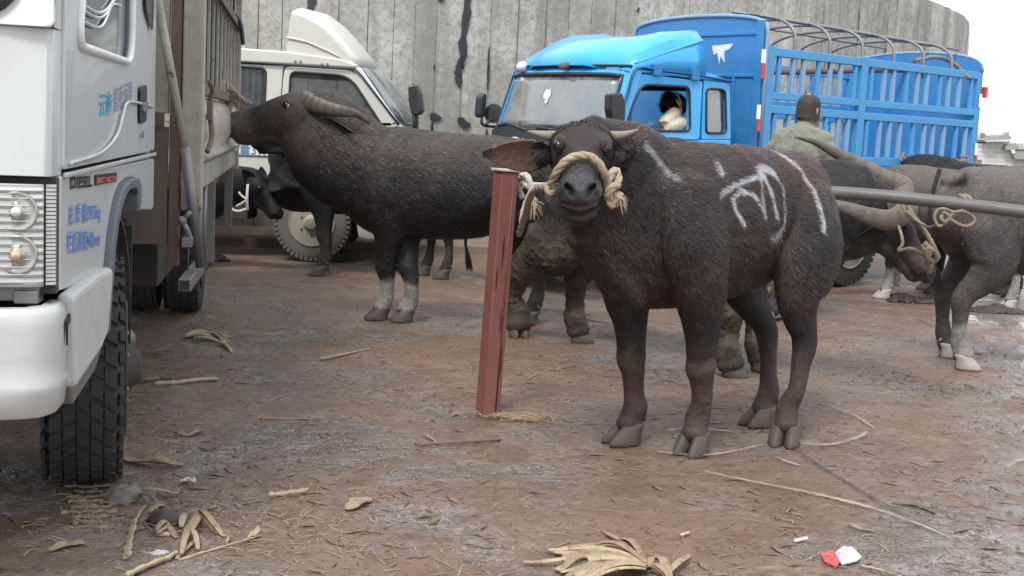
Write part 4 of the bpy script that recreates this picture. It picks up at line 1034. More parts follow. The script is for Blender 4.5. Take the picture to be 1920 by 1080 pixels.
M_bluerack = paint('chipped_blue_rack', (.045, .26, .52), .5, dirt=(.12, .20, .28), amt=.36, ds=2.5, chip=(.10, .09, .085), chip_amt=-.06, cs=11, bump=.25, streak=.25)
M_bluepale = paint('faded_blue_bar', (.16, .31, .48), .55, dirt=(.26, .24, .23), amt=.45, ds=3.5, chip=(.14, .09, .07), chip_amt=.0, cs=12, bump=.25)
M_under = paint('muddy_chassis', (.028, .026, .026), .8, dirt=(.085, .066, .052), amt=.45, ds=4, bump=.5, bs=30)
M_trim = plain('black_plastic_trim', (.018, .019, .022), .42)
M_steel = paint('worn_grey_steel', (.21, .205, .20), .45, .55, dirt=(.13, .10, .08), amt=.4, ds=6, bump=.25)
M_rust = paint('rusty_brown_steel', (.17, .10, .075), .8, dirt=(.09, .06, .045), amt=.5, ds=5, bump=.5, bs=35)
M_seal = plain('rubber_seal', (.02, .02, .022), .6)
M_redr = plain('reflective_red', (.50, .035, .035), .35); M_whr = plain('reflective_white', (.78, .78, .78), .35)
def glass(name, tint, alpha, rough=.05, dirt=.12, refl=(.8, .85, .9)):
    t = NT(name); g = t.n('ShaderNodeBsdfGlossy'); g.inputs['Roughness'].default_value = rough; g.inputs['Color'].default_value = (*refl, 1)
    tr = t.n('ShaderNodeBsdfTransparent'); tr.inputs['Color'].default_value = (*tint, 1)
    d = t.n('ShaderNodeBsdfDiffuse'); d.inputs['Color'].default_value = (.34, .33, .30, 1)
    fr = t.n('ShaderNodeFresnel'); fr.inputs['IOR'].default_value = 1.5
    a = t.n('ShaderNodeMixShader'); t.l(t.math('ADD', fr.outputs[0], alpha, True), a.inputs[0]); t.l(tr.outputs[0], a.inputs[1]); t.l(g.outputs[0], a.inputs[2])
    b = t.n('ShaderNodeMixShader'); t.l(t.ramp(t.noise(3.5, 6, .7), [(.35, dirt * .3), (.75, dirt * 1.8)]), b.inputs[0]); t.l(a.outputs[0], b.inputs[1]); t.l(d.outputs[0], b.inputs[2])
    t.l(b.outputs[0], t.out.inputs[0]); return t.m
M_glass = glass('window_glass', (.55, .60, .62), .05)
M_glass_m = glass('dusty_windscreen', (.62, .66, .66), .20, .12, .42)
M_glass_d = glass('tinted_window', (.12, .13, .14), .06, .05, .10)
def pl(T, px, py, axis, val):
    """point where the sight line meets the plane axis=val of the truck's own frame"""
    Mi = T['_I']; o = Mi @ V((0, 0, CAMH)); d = Mi.to_3x3() @ ray(px, py); t = (val - o[axis]) / d[axis]; return o + d * t
FR = {}
def frame_of(x, y, rz):
    return {'_M': Matrix.Translation((x, y, 0)) @ Matrix.Rotation(R(rz), 4, 'Z'), '_I': (Matrix.Translation((x, y, 0)) @ Matrix.Rotation(R(rz), 4, 'Z')).inverted()}

def wheel(parent, c, ax, r=.40, w=.22, rim=None, rub=None, lugs=True, nl=40, rows=4, face=1, rimr=.6, name='wheel', nuts=True):
    """ax: unit axle direction pointing outward; c: outer face centre"""
    rub = rub or M_rubber; rim = rim or M_white; ax = V(ax).normalized(); c = V(c)
    up = V((0, 0, 1)); sd = ax.cross(up).normalized()
    W = empty(name, c); W.parent = parent
    t = MB(); rr = r - .012
    t.lathe((0, 0, 0), -ax, [(-.0, r * rimr), (.004, r * .70), (.0, r * .86), (.012, rr - .018), (.03, rr), (w / 2, rr + .004), (w - .03, rr), (w - .012, rr - .018), (w, r * .86), (w, r * rimr), (w * .5, r * rimr * .97), (.03, r * rimr * .98)], 64)
    if lugs:
        for k in range(nl):
            for j in range(rows):
                a = 2 * math.pi * (k + .5 * (j % 2)) / nl; u = -(.02 + (w - .04) * (j + .5) / rows)
                d = up * math.cos(a) + sd * math.sin(a); tg = -up * math.sin(a) + sd * math.cos(a)
                cc = ax * u + d * (rr + .002); hw = (w - .04) / rows * .43; hl = math.pi * r / nl * .78; sk = .012 * (1 if j < rows / 2 else -1)
                t.hexa([cc - ax * hw - tg * (hl + sk) - d * .008, cc + ax * hw - tg * (hl - sk) - d * .008, cc + ax * hw + tg * (hl + sk) - d * .008, cc - ax * hw + tg * (hl - sk) - d * .008] +
                       [cc - ax * hw - tg * (hl + sk) * .9 + d * .008, cc + ax * hw - tg * (hl - sk) * .9 + d * .008, cc + ax * hw + tg * (hl + sk) * .9 + d * .008, cc - ax * hw + tg * (hl - sk) * .9 + d * .008])
            # shoulder notches seen from the side
            a = 2 * math.pi * k / nl; d = up * math.cos(a) + sd * math.sin(a); tg = -up * math.sin(a) + sd * math.cos(a); hl = math.pi * r / nl * .55
            for q in (-.004, -(w - .004)):
                cc = ax * q + d * (r * .93); t.hexa([cc - ax * .006 - tg * hl - d * r * .045, cc + ax * .006 - tg * hl - d * r * .045, cc + ax * .006 + tg * hl - d * r * .045, cc - ax * .006 + tg * hl - d * r * .045, cc - ax * .010 - tg * hl + d * r * .045, cc + ax * .004 - tg * hl + d * r * .045, cc + ax * .004 + tg * hl + d * r * .045, cc - ax * .010 + tg * hl + d * r * .045])
    t.build('tyre', rub, W, angle=40)
    m_ = MB(); q = r * rimr
    m_.lathe((0, 0, 0), -ax, [(-.006, q * 1.0), (-.012, q * .97), (.0, q * .93), (.035, q * .88), (.05, q * .80), (.03, q * .62), (.02, q * .42), (-.02, q * .34), (-.035, q * .28), (-.06, q * .22), (-.065, .001)], 48)
    m_.build('rim', rim, W, angle=35)
    for k in range(6 if nuts else 0):
        h = MB(); a = 2 * math.pi * k / 6; d = up * math.cos(a) + sd * math.sin(a); h.lathe(d * q * .50 - ax * .012, ax, [(0, .014), (.022, .013), (.030, .007)], 8)
        h.build('wheel_nut', M_steel, W, angle=40)
    for k in range(5 if nuts else 0):
        s_ = MB(); a = 2 * math.pi * (k + .5) / 5; d = up * math.cos(a) + sd * math.sin(a); tg = -up * math.sin(a) + sd * math.cos(a)
        s_.prism([d * q * .70 + tg * q * x * .24 + d * q * y * .11 - ax * .036 for x, y in ((-1, -.6), (-.6, -1), (.6, -1), (1, -.6), (1, .6), (.6, 1), (-.6, 1), (-1, .6))], ax * .012)
        s_.build('rim_slot', M_under, W)
    return W
def text(parent, body, origin, xdir, updir, size, mat_, name='lettering', sx=1.0, bold=0.0, thick=.0015):
    """raised lettering lying on a surface: xdir is the writing direction"""
    cu = bpy.data.curves.new('t', 'FONT'); cu.body = body; cu.size = size; cu.offset = bold * size; o = bpy.data.objects.new('t', cu); COL.objects.link(o)
    dg = bpy.context.evaluated_depsgraph_get(); me = bpy.data.meshes.new_from_object(o.evaluated_get(dg)); bpy.data.objects.remove(o)
    x = V(xdir).normalized(); u = V(updir).normalized(); n_ = x.cross(u).normalized(); og = V(origin)
    for v in me.vertices: v.co = og + x * (v.co.x * sx) + u * v.co.y + n_ * thick
    return link_mesh(name, me, mat_, parent)

# ---------------------------------------------------------------- the white truck at left, seen along its side
T1f = frame_of(-1.39, 4.49, 9.76)
def truck1():
    T = empty('cargo_truck', (-1.39, 4.49, 0), R(9.76), 'white light truck filling the left edge, with ribbed headlight and slatted cattle rack', 'truck')
    X0 = 0.0
    def S(o, x=0.0): return [(x, y, z) for y, z in o]
    # cab side under the door, with the wheel arch
    arch = [(-.385, .765), (-.34, .86), (-.27, .94), (-.17, 1.005), (-.04, 1.045), (.16, 1.06), (.36, 1.055), (.42, 1.03), (.44, .95), (.46, .925)]
    m_ = MB(); m_.prism(S([(-1.15, .82)] + arch + [(1.04, .885), (1.08, .90), (1.085, 1.105), (-1.15, 1.125)]), (-.04, 0, 0)); m_.build('side_panel', M_white, T, bevel=.008)
    fo = [(-.47, .585), (-.43, .69)] + arch[:-1]; fi = [(y + (.0 - y) * .13 + (.03 if y < 0 else -.03), z - .045 * max(0, (z - .55) * 1.6)) for y, z in fo]; fl = MB()
    fl.prism([(-.05, y, z) for y, z in fo] + [(-.05, y, z) for y, z in fi[::-1]], (.075, 0, 0)); fl.build('wheel_arch_flare', paint('grey_blue_rubber', (.085, .105, .135), .55, dirt=(.16, .14, .12), amt=.4, ds=5), T, bevel=.008)
    st = MB(); st.box(.0, .012, -1.12, 1.07, 1.118, 1.132); st.build('crease_line', M_white, T, bevel=.004)
    # door with pressed lower panel
    dz0, dz1 = 1.14, 2.42
    outer = round_poly([(-1.135, dz0), (.90, dz0), (.90, dz1), (-1.10, dz1)], [.02, .05, .08, .10], 8)
    inner = round_poly([(-.93, 1.475), (.24, 1.475), (.24, 2.30), (-.58, 2.30)], [.10, .14, .08, .08], 8)
    o3 = S(outer); i3 = S(inner); d_ = MB(); d_.frame([(.012 if 1.2 < z < 2.2 else .006, y, z) for _, y, z in o3], [(.0, y, z) for _, y, z in i3], (-.035, 0, 0)); D_ = d_.build('door', M_white, T, bevel=.006)
    sl = MB(); sl.tube([(.004, y, z) for y, z in inner], .014, 8, closed=True); sl.build('window_seal', paint('white_window_frame', (.68, .68, .67), .35, amt=.1), D_, smooth=True)
    gl = MB(); gl.prism([(-.012, y, z) for y, z in inner], (-.005, 0, 0)); gl.build('window_glass', M_glass_d, D_)
    sw = MB()
    for k, (a, b, c, d) in enumerate(((-.92, 1.60, .20, 1.88), (-.92, 1.585, .16, 1.80), (-.93, 1.555, .02, 1.66), (-.9, 1.68, .2, 1.99))):
        sw.tube(smooth_path([(-.006, a, b), (-.006, a * .5, b + .0), (-.006, (a + c) / 2 + .25, b + .09), (-.006, c, d)], 8), .006, 6)
    sw.build('window_swirls', plain('pale_swirl_metal', (.7, .7, .72), .2, .6), D_, smooth=True)  # thin pale tubes curving across the door window
    pr = MB(); pr.tube(smooth_path([(.010, -1.08, 1.155), (.013, -.55, 1.17), (.014, -.2, 1.22), (.014, -.05, 1.29), (.014, .12, 1.335), (.012, .9, 1.325)], 8), .006, 6); pr.build('pressed_line', M_white, D_, smooth=True)
    hd = MB(); hd.prism(S(round_poly([(.44, 1.255), (.64, 1.265), (.64, 1.41), (.44, 1.40)], .025, 5), .010), (.006, 0, 0)); hh = hd.build('door_handle', M_trim, D_, bevel=.003)
    h2 = MB(); h2.prism(S(round_poly([(.47, 1.30), (.61, 1.31), (.61, 1.345), (.47, 1.335)], .01, 3), .015), (.010, 0, 0)); h2.build('handle_grip', M_steel, hh, bevel=.003)
    lk = MB(); lk.lathe((.012, .52, 1.215), (1, 0, 0), [(0, .014), (.006, .013)], 12); lk.build('lock', M_steel, D_)
    # rear cab quarter with its narrow window
    q = MB(); qo = round_poly([(.905, 1.14), (1.085, 1.14), (1.085, 2.45), (.905, 2.45)], .03, 6); q.prism(S(qo), (-.04, 0, 0)); q.build('rear_quarter', M_white, T, bevel=.006)
    qw = MB(); qw.prism(S(round_poly([(.55, 1.70), (.80, 1.62), (.86, 2.2), (.50, 2.2)], .05, 5), .014), (.004, 0, 0)); qw.build('quarter_glass', M_glass_d, T)
    # front: curved in plan, panel above, headlight, bumper
    plan = [V((x, y, 0)) for x, y in ((-.004, -1.16), (-.010, -1.222), (-.024, -1.238), (-.12, -1.25), (-.30, -1.265), (-.95, -1.29), (-1.60, -1.265), (-1.78, -1.25), (-1.85, -1.232), (-1.885, -1.20), (-1.9, -1.155))]
    def skin(z0, z1, mat_, name, par=T, off=0.0, pl_=None, lean=0.0, bev=.006, thick=.04, cut=None):
        P_ = pl_ or plan; m2 = MB(); n_ = len(P_)
        top = [p + V((0, -off + lean, z1)) for p in P_]; bot = [p + V((0, -off, z0)) for p in P_]
        ib = [p + V((0, thick - off, z0)) for p in P_]; it = [p + V((0, thick - off + lean, z1)) for p in P_]
        vs = bot + top + ib + it; fs = []
        for i in range(n_ - 1):
            fs += [(i, i + 1, n_ + i + 1, n_ + i), (2 * n_ + i, 3 * n_ + i, 3 * n_ + i + 1, 2 * n_ + i + 1), (n_ + i, n_ + i + 1, 3 * n_ + i + 1, 3 * n_ + i), (i, 2 * n_ + i, 2 * n_ + i + 1, i + 1)]
        fs += [(0, n_, 3 * n_, 2 * n_), (n_ - 1, 3 * n_ - 1, 4 * n_ - 1, 2 * n_ - 1)]
        m2.add(vs, fs); return m2.build(name, mat_, par, angle=40, bevel=bev)
    skin(1.125, 1.50, M_white, 'front_panel', lean=.02)
    # windscreen: dark rubber edge with rounded lower corner
    wp = [(x, -1.245 + .08 * (abs(x + .95) / .9) ** 4 * 0) for x in ()]
    ws = round_poly([(-.085, 1.53), (-.16, 2.3), (-1.74, 2.3), (-1.815, 1.53)], [.16, .12, .12, .16], 9)
    def wy(z): return -1.255 + (z - 1.5) * .30
    g = MB(); g.prism([(x, wy(z) + .01, z) for x, z in ws], (0, .008, 0)); g.build('windscreen', M_glass_d, T)
    s2 = MB(); s2.tube([(x, wy(z) - .004, z) for x, z in ws], .028, 8, closed=True); s2.build('windscreen_seal', M_seal, T, smooth=True)
    ap = MB(); ap.frame([(x, wy(z) + .004, z) for x, z in round_poly([(-.0, 1.50), (-.03, 2.45), (-1.87, 2.45), (-1.9, 1.50)], [.02, .1, .1, .02], 9)], [(x, wy(z) + .004, z) for x, z in ws], (0, .03, 0)); ap.build('windscreen_surround', M_white, T, bevel=.006)
    fi_ = MB(); fi_.prism(S([(-1.235, 1.505), (-1.145, 1.505), (-1.12, 2.42), (-.96, 2.42)], -.002), (-.03, 0, 0)); fi_.build('corner_pillar', M_white, T, bevel=.004)
    rf = MB(); rf.prism([(0, -.98, 2.44), (0, 1.08, 2.44), (-1.9, 1.08, 2.44), (-1.9, -.98, 2.44)], (0, 0, .05)); rf.build('roof', M_white, T, bevel=.02)
    bk = MB(); bk.box(-1.9, -.02, 1.04, 1.08, .9, 2.44); bk.build('cab_back', M_white, T, bevel=.01)
    fs_ = MB(); fs_.box(-1.9, -1.86, -1.15, 1.06, .85, 2.44); fs_.build('far_side', M_white, T)
    it = MB(); it.box(-1.85, -.06, -1.0, 1.03, .92, 1.14); it.box(-.8, -.15, -.1, .5, 1.14, 1.35); it.box(-.8, -.15, .42, .58, 1.3, 1.95); it.box(-1.8, -.06, -1.16, -.85, 1.1, 1.44); it.build('cab_interior', plain('dark_interior', (.03, .03, .032), .7), T)
    # headlight
    hl = empty('headlight', (0, 0, 0)); hl.parent = T
    lens_plan = [V(p) for p in ((-.028, -1.222, 0), (-.055, -1.238, 0), (-.12, -1.254, 0), (-.25, -1.264, 0), (-.46, -1.27, 0))]
    lg = NT('clear_ribbed_lens'); lg.set(Base_Color=(.46, .46, .43), Roughness=.12, Metallic=.35, Specular_IOR_Level=.8, Coat_Weight=.6)
    wv = lg.n('ShaderNodeTexWave', bands_direction='Z'); wv.inputs['Scale'].default_value = 16; lg.l(lg.tc.outputs['Object'], wv.inputs[0]); lg.bump(wv.outputs['Fac'], .4, .012)
    nn = lg.noise(18, 5, .7); lg.l(lg.mix(lg.ramp(wv.outputs['Fac'], [(.15, .0), (.5, 1)]), (.36, .36, .33), lg.mix(nn, (.42, .41, .38), (.66, .66, .63))), lg.b.inputs['Base Color'])
    skin(.840, 1.105, lg.m, 'lens', hl, .004, lens_plan, bev=.004, thick=.03)
    for k in range(13):
        z = .855 + k * .0195; rb = MB(); rb.tube(smooth_path([p + V((0, -.013, z)) for p in lens_plan], 4), .0018, 6); 
        if k == 0: allr = MB()
        allr.v and None; base = len(allr.v); allr.v += rb.v; allr.f += [[base + i for i in f] for f in rb.f]; allr.mi += rb.mi
    allr.build('lens_ribs', plain('rib_glass', (.46, .46, .43), .2, .2), hl, smooth=True)
    for z, orange in ((1.035, 0), (.925, 1)):
        b = MB(); b.lathe((-.088, -1.2515, z), (0, -1, 0), [(0, .052), (.006, .050), (.0015, .044), (.002, .020), (.010, .018), (.010, .001)], 32); b.build('reflector', plain('reflector_silver', (.36, .355, .32), .22, .6), hl, smooth=True)
        b = MB(); b.lathe((-.088, -1.2615, z), (0, -1, 0), [(0, .014), (.008, .012), (.012, .001)], 18); b.build('bulb', plain('bulb_glass', (.62, .36, .22) if orange else (.60, .58, .52), .15), hl, smooth=True)
    ci = MB()
    for k in range(26): ci.hexa([V((-.001 - .022 * (i in (1, 2)), -1.212 - .012 * (i in (1, 2)) + (.02 if i in (2, 3) else 0) * 0, .845 + k * .0101 + dz)) + V((0, .012 if i in (2, 3) else 0, 0)) for dz in (0, .0075) for i in range(4)])
    ci.build('corner_lens', plain('corner_lens_plastic', (.45, .45, .42), .25), hl)
    sk = MB(); sk.box(-1.88, -.002, -1.20, -1.16, .82, 1.12); sk.build('light_recess', M_under, T)
    br = MB(); br.box(-.30, -.04, -1.22, -1.17, .80, .845); br.box(-.10, -.04, -1.235, -1.16, .795, .83); br.build('lamp_bracket', M_steel, T, bevel=.004)
    # bumper, wrapping round to the wheel arch
    bp = [V((x, y, 0)) for x, y in ((.012, -1.13), (.010, -1.25), (-.012, -1.31), (-.06, -1.33), (-.13, -1.345), (-.4, -1.36), (-.95, -1.37), (-1.9, -1.33))]
    m2 = MB(); rows = []
    for z, o in ((.515, .018), (.520, .008), (.575, .003), (.590, -.003), (.598, .002), (.66, .002), (.745, .0), (.775, .003), (.787, .012), (.79, .04)):
        rows.append([p + V((-o * 1.0 if i < 3 else 0, o if i >= 2 else 0, z)) for i, p in enumerate(bp)])
    m2.grid(rows); b_ = m2.build('bumper', M_white_b, T, smooth=True, solid=.012)
    ch = MB(); ch.prism([(.020, -1.19, .745), (.020, -1.12, .762), (.020, -1.13, .738), (.020, -1.165, .730), (.020, -1.168, .68), (.020, -1.175, .68), (.020, -1.185, .725)], (.004, 0, 0)); ch.build('paint_chip', plain('bare_black_chip', (.015, .015, .016), .6), b_)
    sd = MB(); sd.prism(S([(-1.095, .545), (-.62, .572), (-.50, .60), (-.42, .74), (-.40, .80), (-.70, .815), (-1.145, .812)], .036), (-.05, 0, 0)); sd.build('bumper_side', M_white_b, T, bevel=.02, seg=3)
    mt = MB(); mt.prism(S([(-1.0, .48), (-.62, .50), (-.50, .535), (-.49, .59), (-.60, .575), (-1.05, .545)], .012), (-.08, 0, 0)); mt.build('step_plate', M_steel, T, bevel=.008)
    # underneath
    ch = MB(); ch.box(-.62, -.5, -1.1, 6.6, .62, .82); ch.box(-1.4, -1.28, -1.1, 6.6, .62, .82); ch.box(-1.6, -.3, -.06, .06, .36, .48); ch.box(-1.85, -.3, -.6, .9, .84, .90)
    ch.box(-1.5, -.36, -1.1, -.5, .45, .80); ch.box(-1.5, -.5, 3.98, 4.16, .3, .5); ch.box(-1.2, -.7, .4, 1.5, .4, .8); ch.box(-.50, -.1, .62, 1.2, .55, .84); ch.box(-.35, -.05, 1.8, 2.9, .45, .8); ch.build('chassis', M_under, T, bevel=.01)
    mg = MB(); pth = [(y, .40 + .52 * math.sin(R(a)), 0) for a in ()]
    fe = MB(); rows = []
    for a in range(8, 175, 12): 
        yy, zz = -.50 * math.cos(R(a)) + .02, .44 + .50 * math.sin(R(a)); rows.append([V((-.02, yy, zz)), V((-.42, yy, zz))])
    fe.grid(rows); fe.build('inner_mudguard', M_under, T, solid=.012)
    sp = MB(); hx = [(-.10 + .022 * math.cos(k * .8), .60 + .022 * math.sin(k * .8) * 1.0 + k * .0016, .93 - k * .0030) for k in range(70)]; sp.tube(hx, .006, 5); sp.build('coil_hose', M_trim, T)
    fl2 = MB(); fl2.box(-.24, -.02, .50, .515, .25, .86); fl2.build('mud_flap', M_trim, T)
    # wheels
    wheel(T, (.02, -.02, .40), (.9905, .1375, 0), .40, .255, M_under, nl=34, rows=5)
    wheel(T, (0.0, 4.08, .40), (1, 0, 0), .40, .22, M_under, nl=34, rows=4)
    wheel(T, (-.27, 4.08, .40), (1, 0, 0), .40, .22, M_white, nl=34, rows=4, nuts=False)
    wheel(T, (-1.68, 4.08, .40), (1, 0, 0), .40, .22, M_white, lugs=False, nuts=False)
    wheel(T, (-1.66, 0, .40), (1, 0, 0), .40, .24, M_white, lugs=False, nuts=False)
    # cargo bed
    y0, y1, xo = 1.42, 5.5, .105
    bl = MB(); bl.box(-1.98, xo, y0, y1, .96, 1.03); bl.build('bed_floor', M_rackw, T, bevel=.006)
    be = MB(); be.box(xo + .001, xo + .035, y0, y1, .93, 1.055); be.build('bed_edge_rail', M_rackw, T, bevel=.006)
    for k in range(6):
        q = MB(); yy = y0 + .5 + k * .75; q.prism([(xo + .03, yy, .93), (xo + .03, yy + .08, .93), (xo + .03, yy + .08, .90), (xo - .02, yy + .04, .86), (xo - .02, yy, .86)], (-.04, 0, 0)); q.build('bed_bracket', M_rust, T)
    # bulged side board
    sb = MB(); rows = []
    for i in range(42):
        y = y0 + .12 + (y1 - y0 - .2) * i / 41; rb = .014 * math.sin(i * 1.9)
        rows.append([V((xo + .01 + b + (rb if 0 < j < 6 else 0), y, z)) for j, (b, z) in enumerate(((.0, 1.06), (.05, 1.085), (.055, 1.10), (.02, 1.13), (.05, 1.20), (.045, 1.30), (.01, 1.37), (0, 1.39)))])
    sb.grid(rows); sb.build('side_board', M_rackw, T, smooth=True, solid=.012)
    bd = MB(); bd.box(xo, xo + .045, y0, y1, 1.40, 1.46); bd.build('lower_rack_rail', M_rust, T, bevel=.005)
    fp = MB(); fp.box(xo - .02, xo + .075, y0 - .02, y0 + .075, .86, 2.6); fp.build('corner_post', M_rackw, T, bevel=.008)
    fp = MB(); fp.box(xo - .075, xo - .025, y0 - .01, y0 + .05, .6, 2.6); fp.build('inner_post', M_rust, T, bevel=.006)
    for ya, za in ((1.55, .45), (3.6, .47)): cp = MB(); cp.box(xo - .02, xo + .04, y0 + ya, y0 + ya + .055, za, .95); cp.build('hanging_stay', M_steel, T, bevel=.004)
    rng = random.Random(2)
    bp_ = MB(); bp_.box(xo - .03, xo - .022, y0 + .1, y1 - .05, 1.46, 2.5); bp_.build('gap_shade_sheet', M_under, T)  # dark sheet added behind the slats, standing in for shade in the gaps
    for k in range(10):
        yy = y0 + .34 + k * .39; s_ = MB(); s_.box(xo + .008, xo + .020, yy, yy + rng.uniform(.05, .08), 1.46, 2.55); s_.build('rack_slat', M_rackw, T)
    for z in (1.95, 2.5):
        s_ = MB(); s_.box(xo + .033, xo + .06, y0, y1, z, z + .05); s_.build('rack_rail', M_rust, T, bevel=.004)
    for k in range(18):
        yy = y0 + .1 + k * .225; s_ = MB(); s_.box(-1.98, -1.95, yy, yy + .07, 1.03, 2.55); s_.build('rack_slat', M_rackw, T)
    fb = MB(); fb.box(-1.98, xo - .08, y0, y0 + .04, 1.30, 2.6); fb.build('front_board', M_rackw, T, bevel=.006)
    fb = MB(); fb.box(-1.98, xo - .08, y0 - .012, y0 + .03, .70, 1.24); fb.box(-1.9, xo - .1, y0 - .02, y0 + .02, 1.24, 1.30); fb.build('lower_board', paint('dark_rusty_board', (.10, .085, .078), .75, dirt=(.18, .11, .075), amt=.5, ds=3, bump=.4), T)
    rp = MB(); rp.box(xo - .02, xo + .06, y1 - .06, y1 + .02, .9, 2.6); rp.build('rear_post', M_rackw, T, bevel=.006)
    rb_ = MB(); rb_.box(-1.98, xo, y1 - .03, y1 + .01, 1.03, 1.45); rb_.build('tail_board', M_rackw, T)
    cl = MB(); cl.box(xo + .075, xo + .10, y0 + .20, y0 + .30, 1.28, 1.37); cl.tube(smooth_path([(xo + .085, y0 + .22, 1.37), (xo + .10, y0 + .2, 1.42), (xo + .085, y0 + .16, 1.46)], 5), .012, 6); cl.tube(smooth_path([(xo + .09, y0 + .25, 1.29), (xo + .10, y0 + .22, 1.2), (xo + .085, y0 + .14, 1.13)], 5), .014, 6); cl.build('board_latch', M_rust, T, bevel=.003)
    # leaning pole with clamp and the square tubes below
    dp = MB(); p1 = pl(T1f, 290, -30, 1, 1.20); p2 = pl(T1f, 346, 275, 1, 1.30); p3 = pl(T1f, 376, 500, 1, 1.40)
    dp.tube([p1, p2], .020, 12); dp.build('leaning_pole', M_rackw, T, smooth=True)
    dp = MB(); dp.tube([p2, p3], .023, 12); dp.build('leaning_pole', M_steel, T, smooth=True)
    P = lambda px, py, y: pl(T1f, px, py, 1, y)
    k = MB(); k.tube(smooth_path([P(335, 412, 1.3), P(343, 420, 1.3), P(350, 430, 1.3), P(358, 452, 1.32)], 4), .014, 8); k.tube([P(343, 415, 1.3), P(356, 398, 1.28)], [.008, .012], 8); k.lathe(P(341, 414, 1.29), (0, 1, 0), [(-.02, .02), (.02, .022)], 12); k.tube([P(354, 452, 1.32), P(352, 515, 1.35)], .003, 5); k.build('locking_clamp', M_steel, T, smooth=True)
    sq = MB(); a = P(350, 455, 1.26); sq.bar(a, a + V((0, .3, 0)), .045, .045); sq.build('square_tube', M_steel, T, bevel=.003)
    sq = MB(); a = P(346, 535, 1.05); b = P(373, 500, 1.75); sq.bar(a, b, .055, .055); sq.build('square_tube', M_steel, T, bevel=.004)
    sq = MB(); e = (b - a).normalized(); sq.bar(a - e * .002, a + e * .001, .042, .042); sq.build('tube_mouth', M_under, T)
    for a_, b_, y_ in ((384, 381, 2.6), (375, 374, 2.2)): sg = MB(); sg.tube([P(a_, 330, y_), P(b_, 510, y_)], .016, 8); sg.build('side_guard_pipe', M_steel, T, smooth=True)
    lp = MB(); lp.lathe((-.10, .95, .33), (0, -1, .2), [(0, .05), (.05, .055), (.09, .03), (.10, .012)], 16); lp.build('marker_lamp', M_steel, T, smooth=True)
    mr = MB(); a = P(418, 18, 4.9); b = P(437, 32, 4.9); mr.hexa([P(x, y, d) for d in (4.9, 4.97) for x, y in ((419, 16), (440, 20), (442, -40), (419, -44))]); mr.tube(smooth_path([P(414, 16, 4.9), P(420, 30, 4.9), P(434, 30, 4.9), P(445, 32, 4.9), P(452, 50, 4.9), P(456, 84, 4.9)], 6), .016, 8); mr.tube([P(414, 18, 4.9), P(426, 38, 4.9), P(424, 58, 4.9)], .012, 6); mr.build('rear_view_mirror', M_trim, T, smooth=False)
    # writing
    blk = plain('black_sticker', (.012, .012, .014), .4); red = plain('red_sticker', (.30, .02, .025), .4); blu = plain('blue_lettering', (.05, .19, .55), .45); teal = plain('teal_lettering', (.01, .30, .42), .45); dred = plain('sticker_dark', (.07, .02, .025), .4)
    def yz(px, py): q_ = pl(T1f, px, py, 0, .003); return q_
    def put(body, bl_, br_, tl, mat_, name='lettering', bold=0.0, nat=None, size=1.0):
        a = yz(*bl_); b = yz(*br_); c = yz(*tl); h = (c - a).length; w_ = (b - a).length
        cu = bpy.data.curves.new('t', 'FONT'); cu.body = body; o = bpy.data.objects.new('t', cu); COL.objects.link(o); bpy.context.view_layer.update(); W = o.dimensions.x; Hh = o.dimensions.y; bpy.data.objects.remove(o)
        s_ = h / Hh; text(T, body, a, b - a, (0, 0, 1), s_, mat_, name, sx=w_ / (W * s_), bold=bold, thick=.0015)
    put('DIESEL', (132, 353), (171, 349), (132, 332), blk, bold=.035)
    a, b, c, d = yz(178, 347), yz(218, 340), yz(218, 323), yz(178, 328)
    s_ = MB(); s_.prism([p + V((.0, 0, 0)) for p in (a, b, c, d)], (.002, 0, 0)); s_.build('sticker', dred, T)
    def put2(body, bl_, br_, tl, mat_):
        a = yz(*bl_) + V((.0022, 0, 0)); b = yz(*br_) + V((.0022, 0, 0)); c = yz(*tl)
        cu = bpy.data.curves.new('t', 'FONT'); cu.body = body; o = bpy.data.objects.new('t', cu); COL.objects.link(o); bpy.context.view_layer.update(); W = o.dimensions.x; Hh = o.dimensions.y; bpy.data.objects.remove(o)
        s_ = (c.z - a.z) / Hh; text(T, body, a, b - a, (0, 0, 1), s_, mat_, sx=(b - a).length / (W * s_), thick=.0015, bold=.02)
    put2('DIRECT INJECTION', (179, 344), (217, 338), (179, 331), plain('pink_letters', (.72, .18, .18), .4))
    put('总 质 量3905kg', (128, 418), (188, 408), (128, 374), blu, bold=.008); put('栏板高度400mm', (126, 472), (188, 460), (126, 430), blu, bold=.008)
    put('云南', (185, 216), (208, 213), (185, 170), teal, bold=.02); put('省南涧县', (211, 209), (248, 190), (211, 160), plain('faded_lettering', (.16, .20, .36), .5))
    return T
truck1()
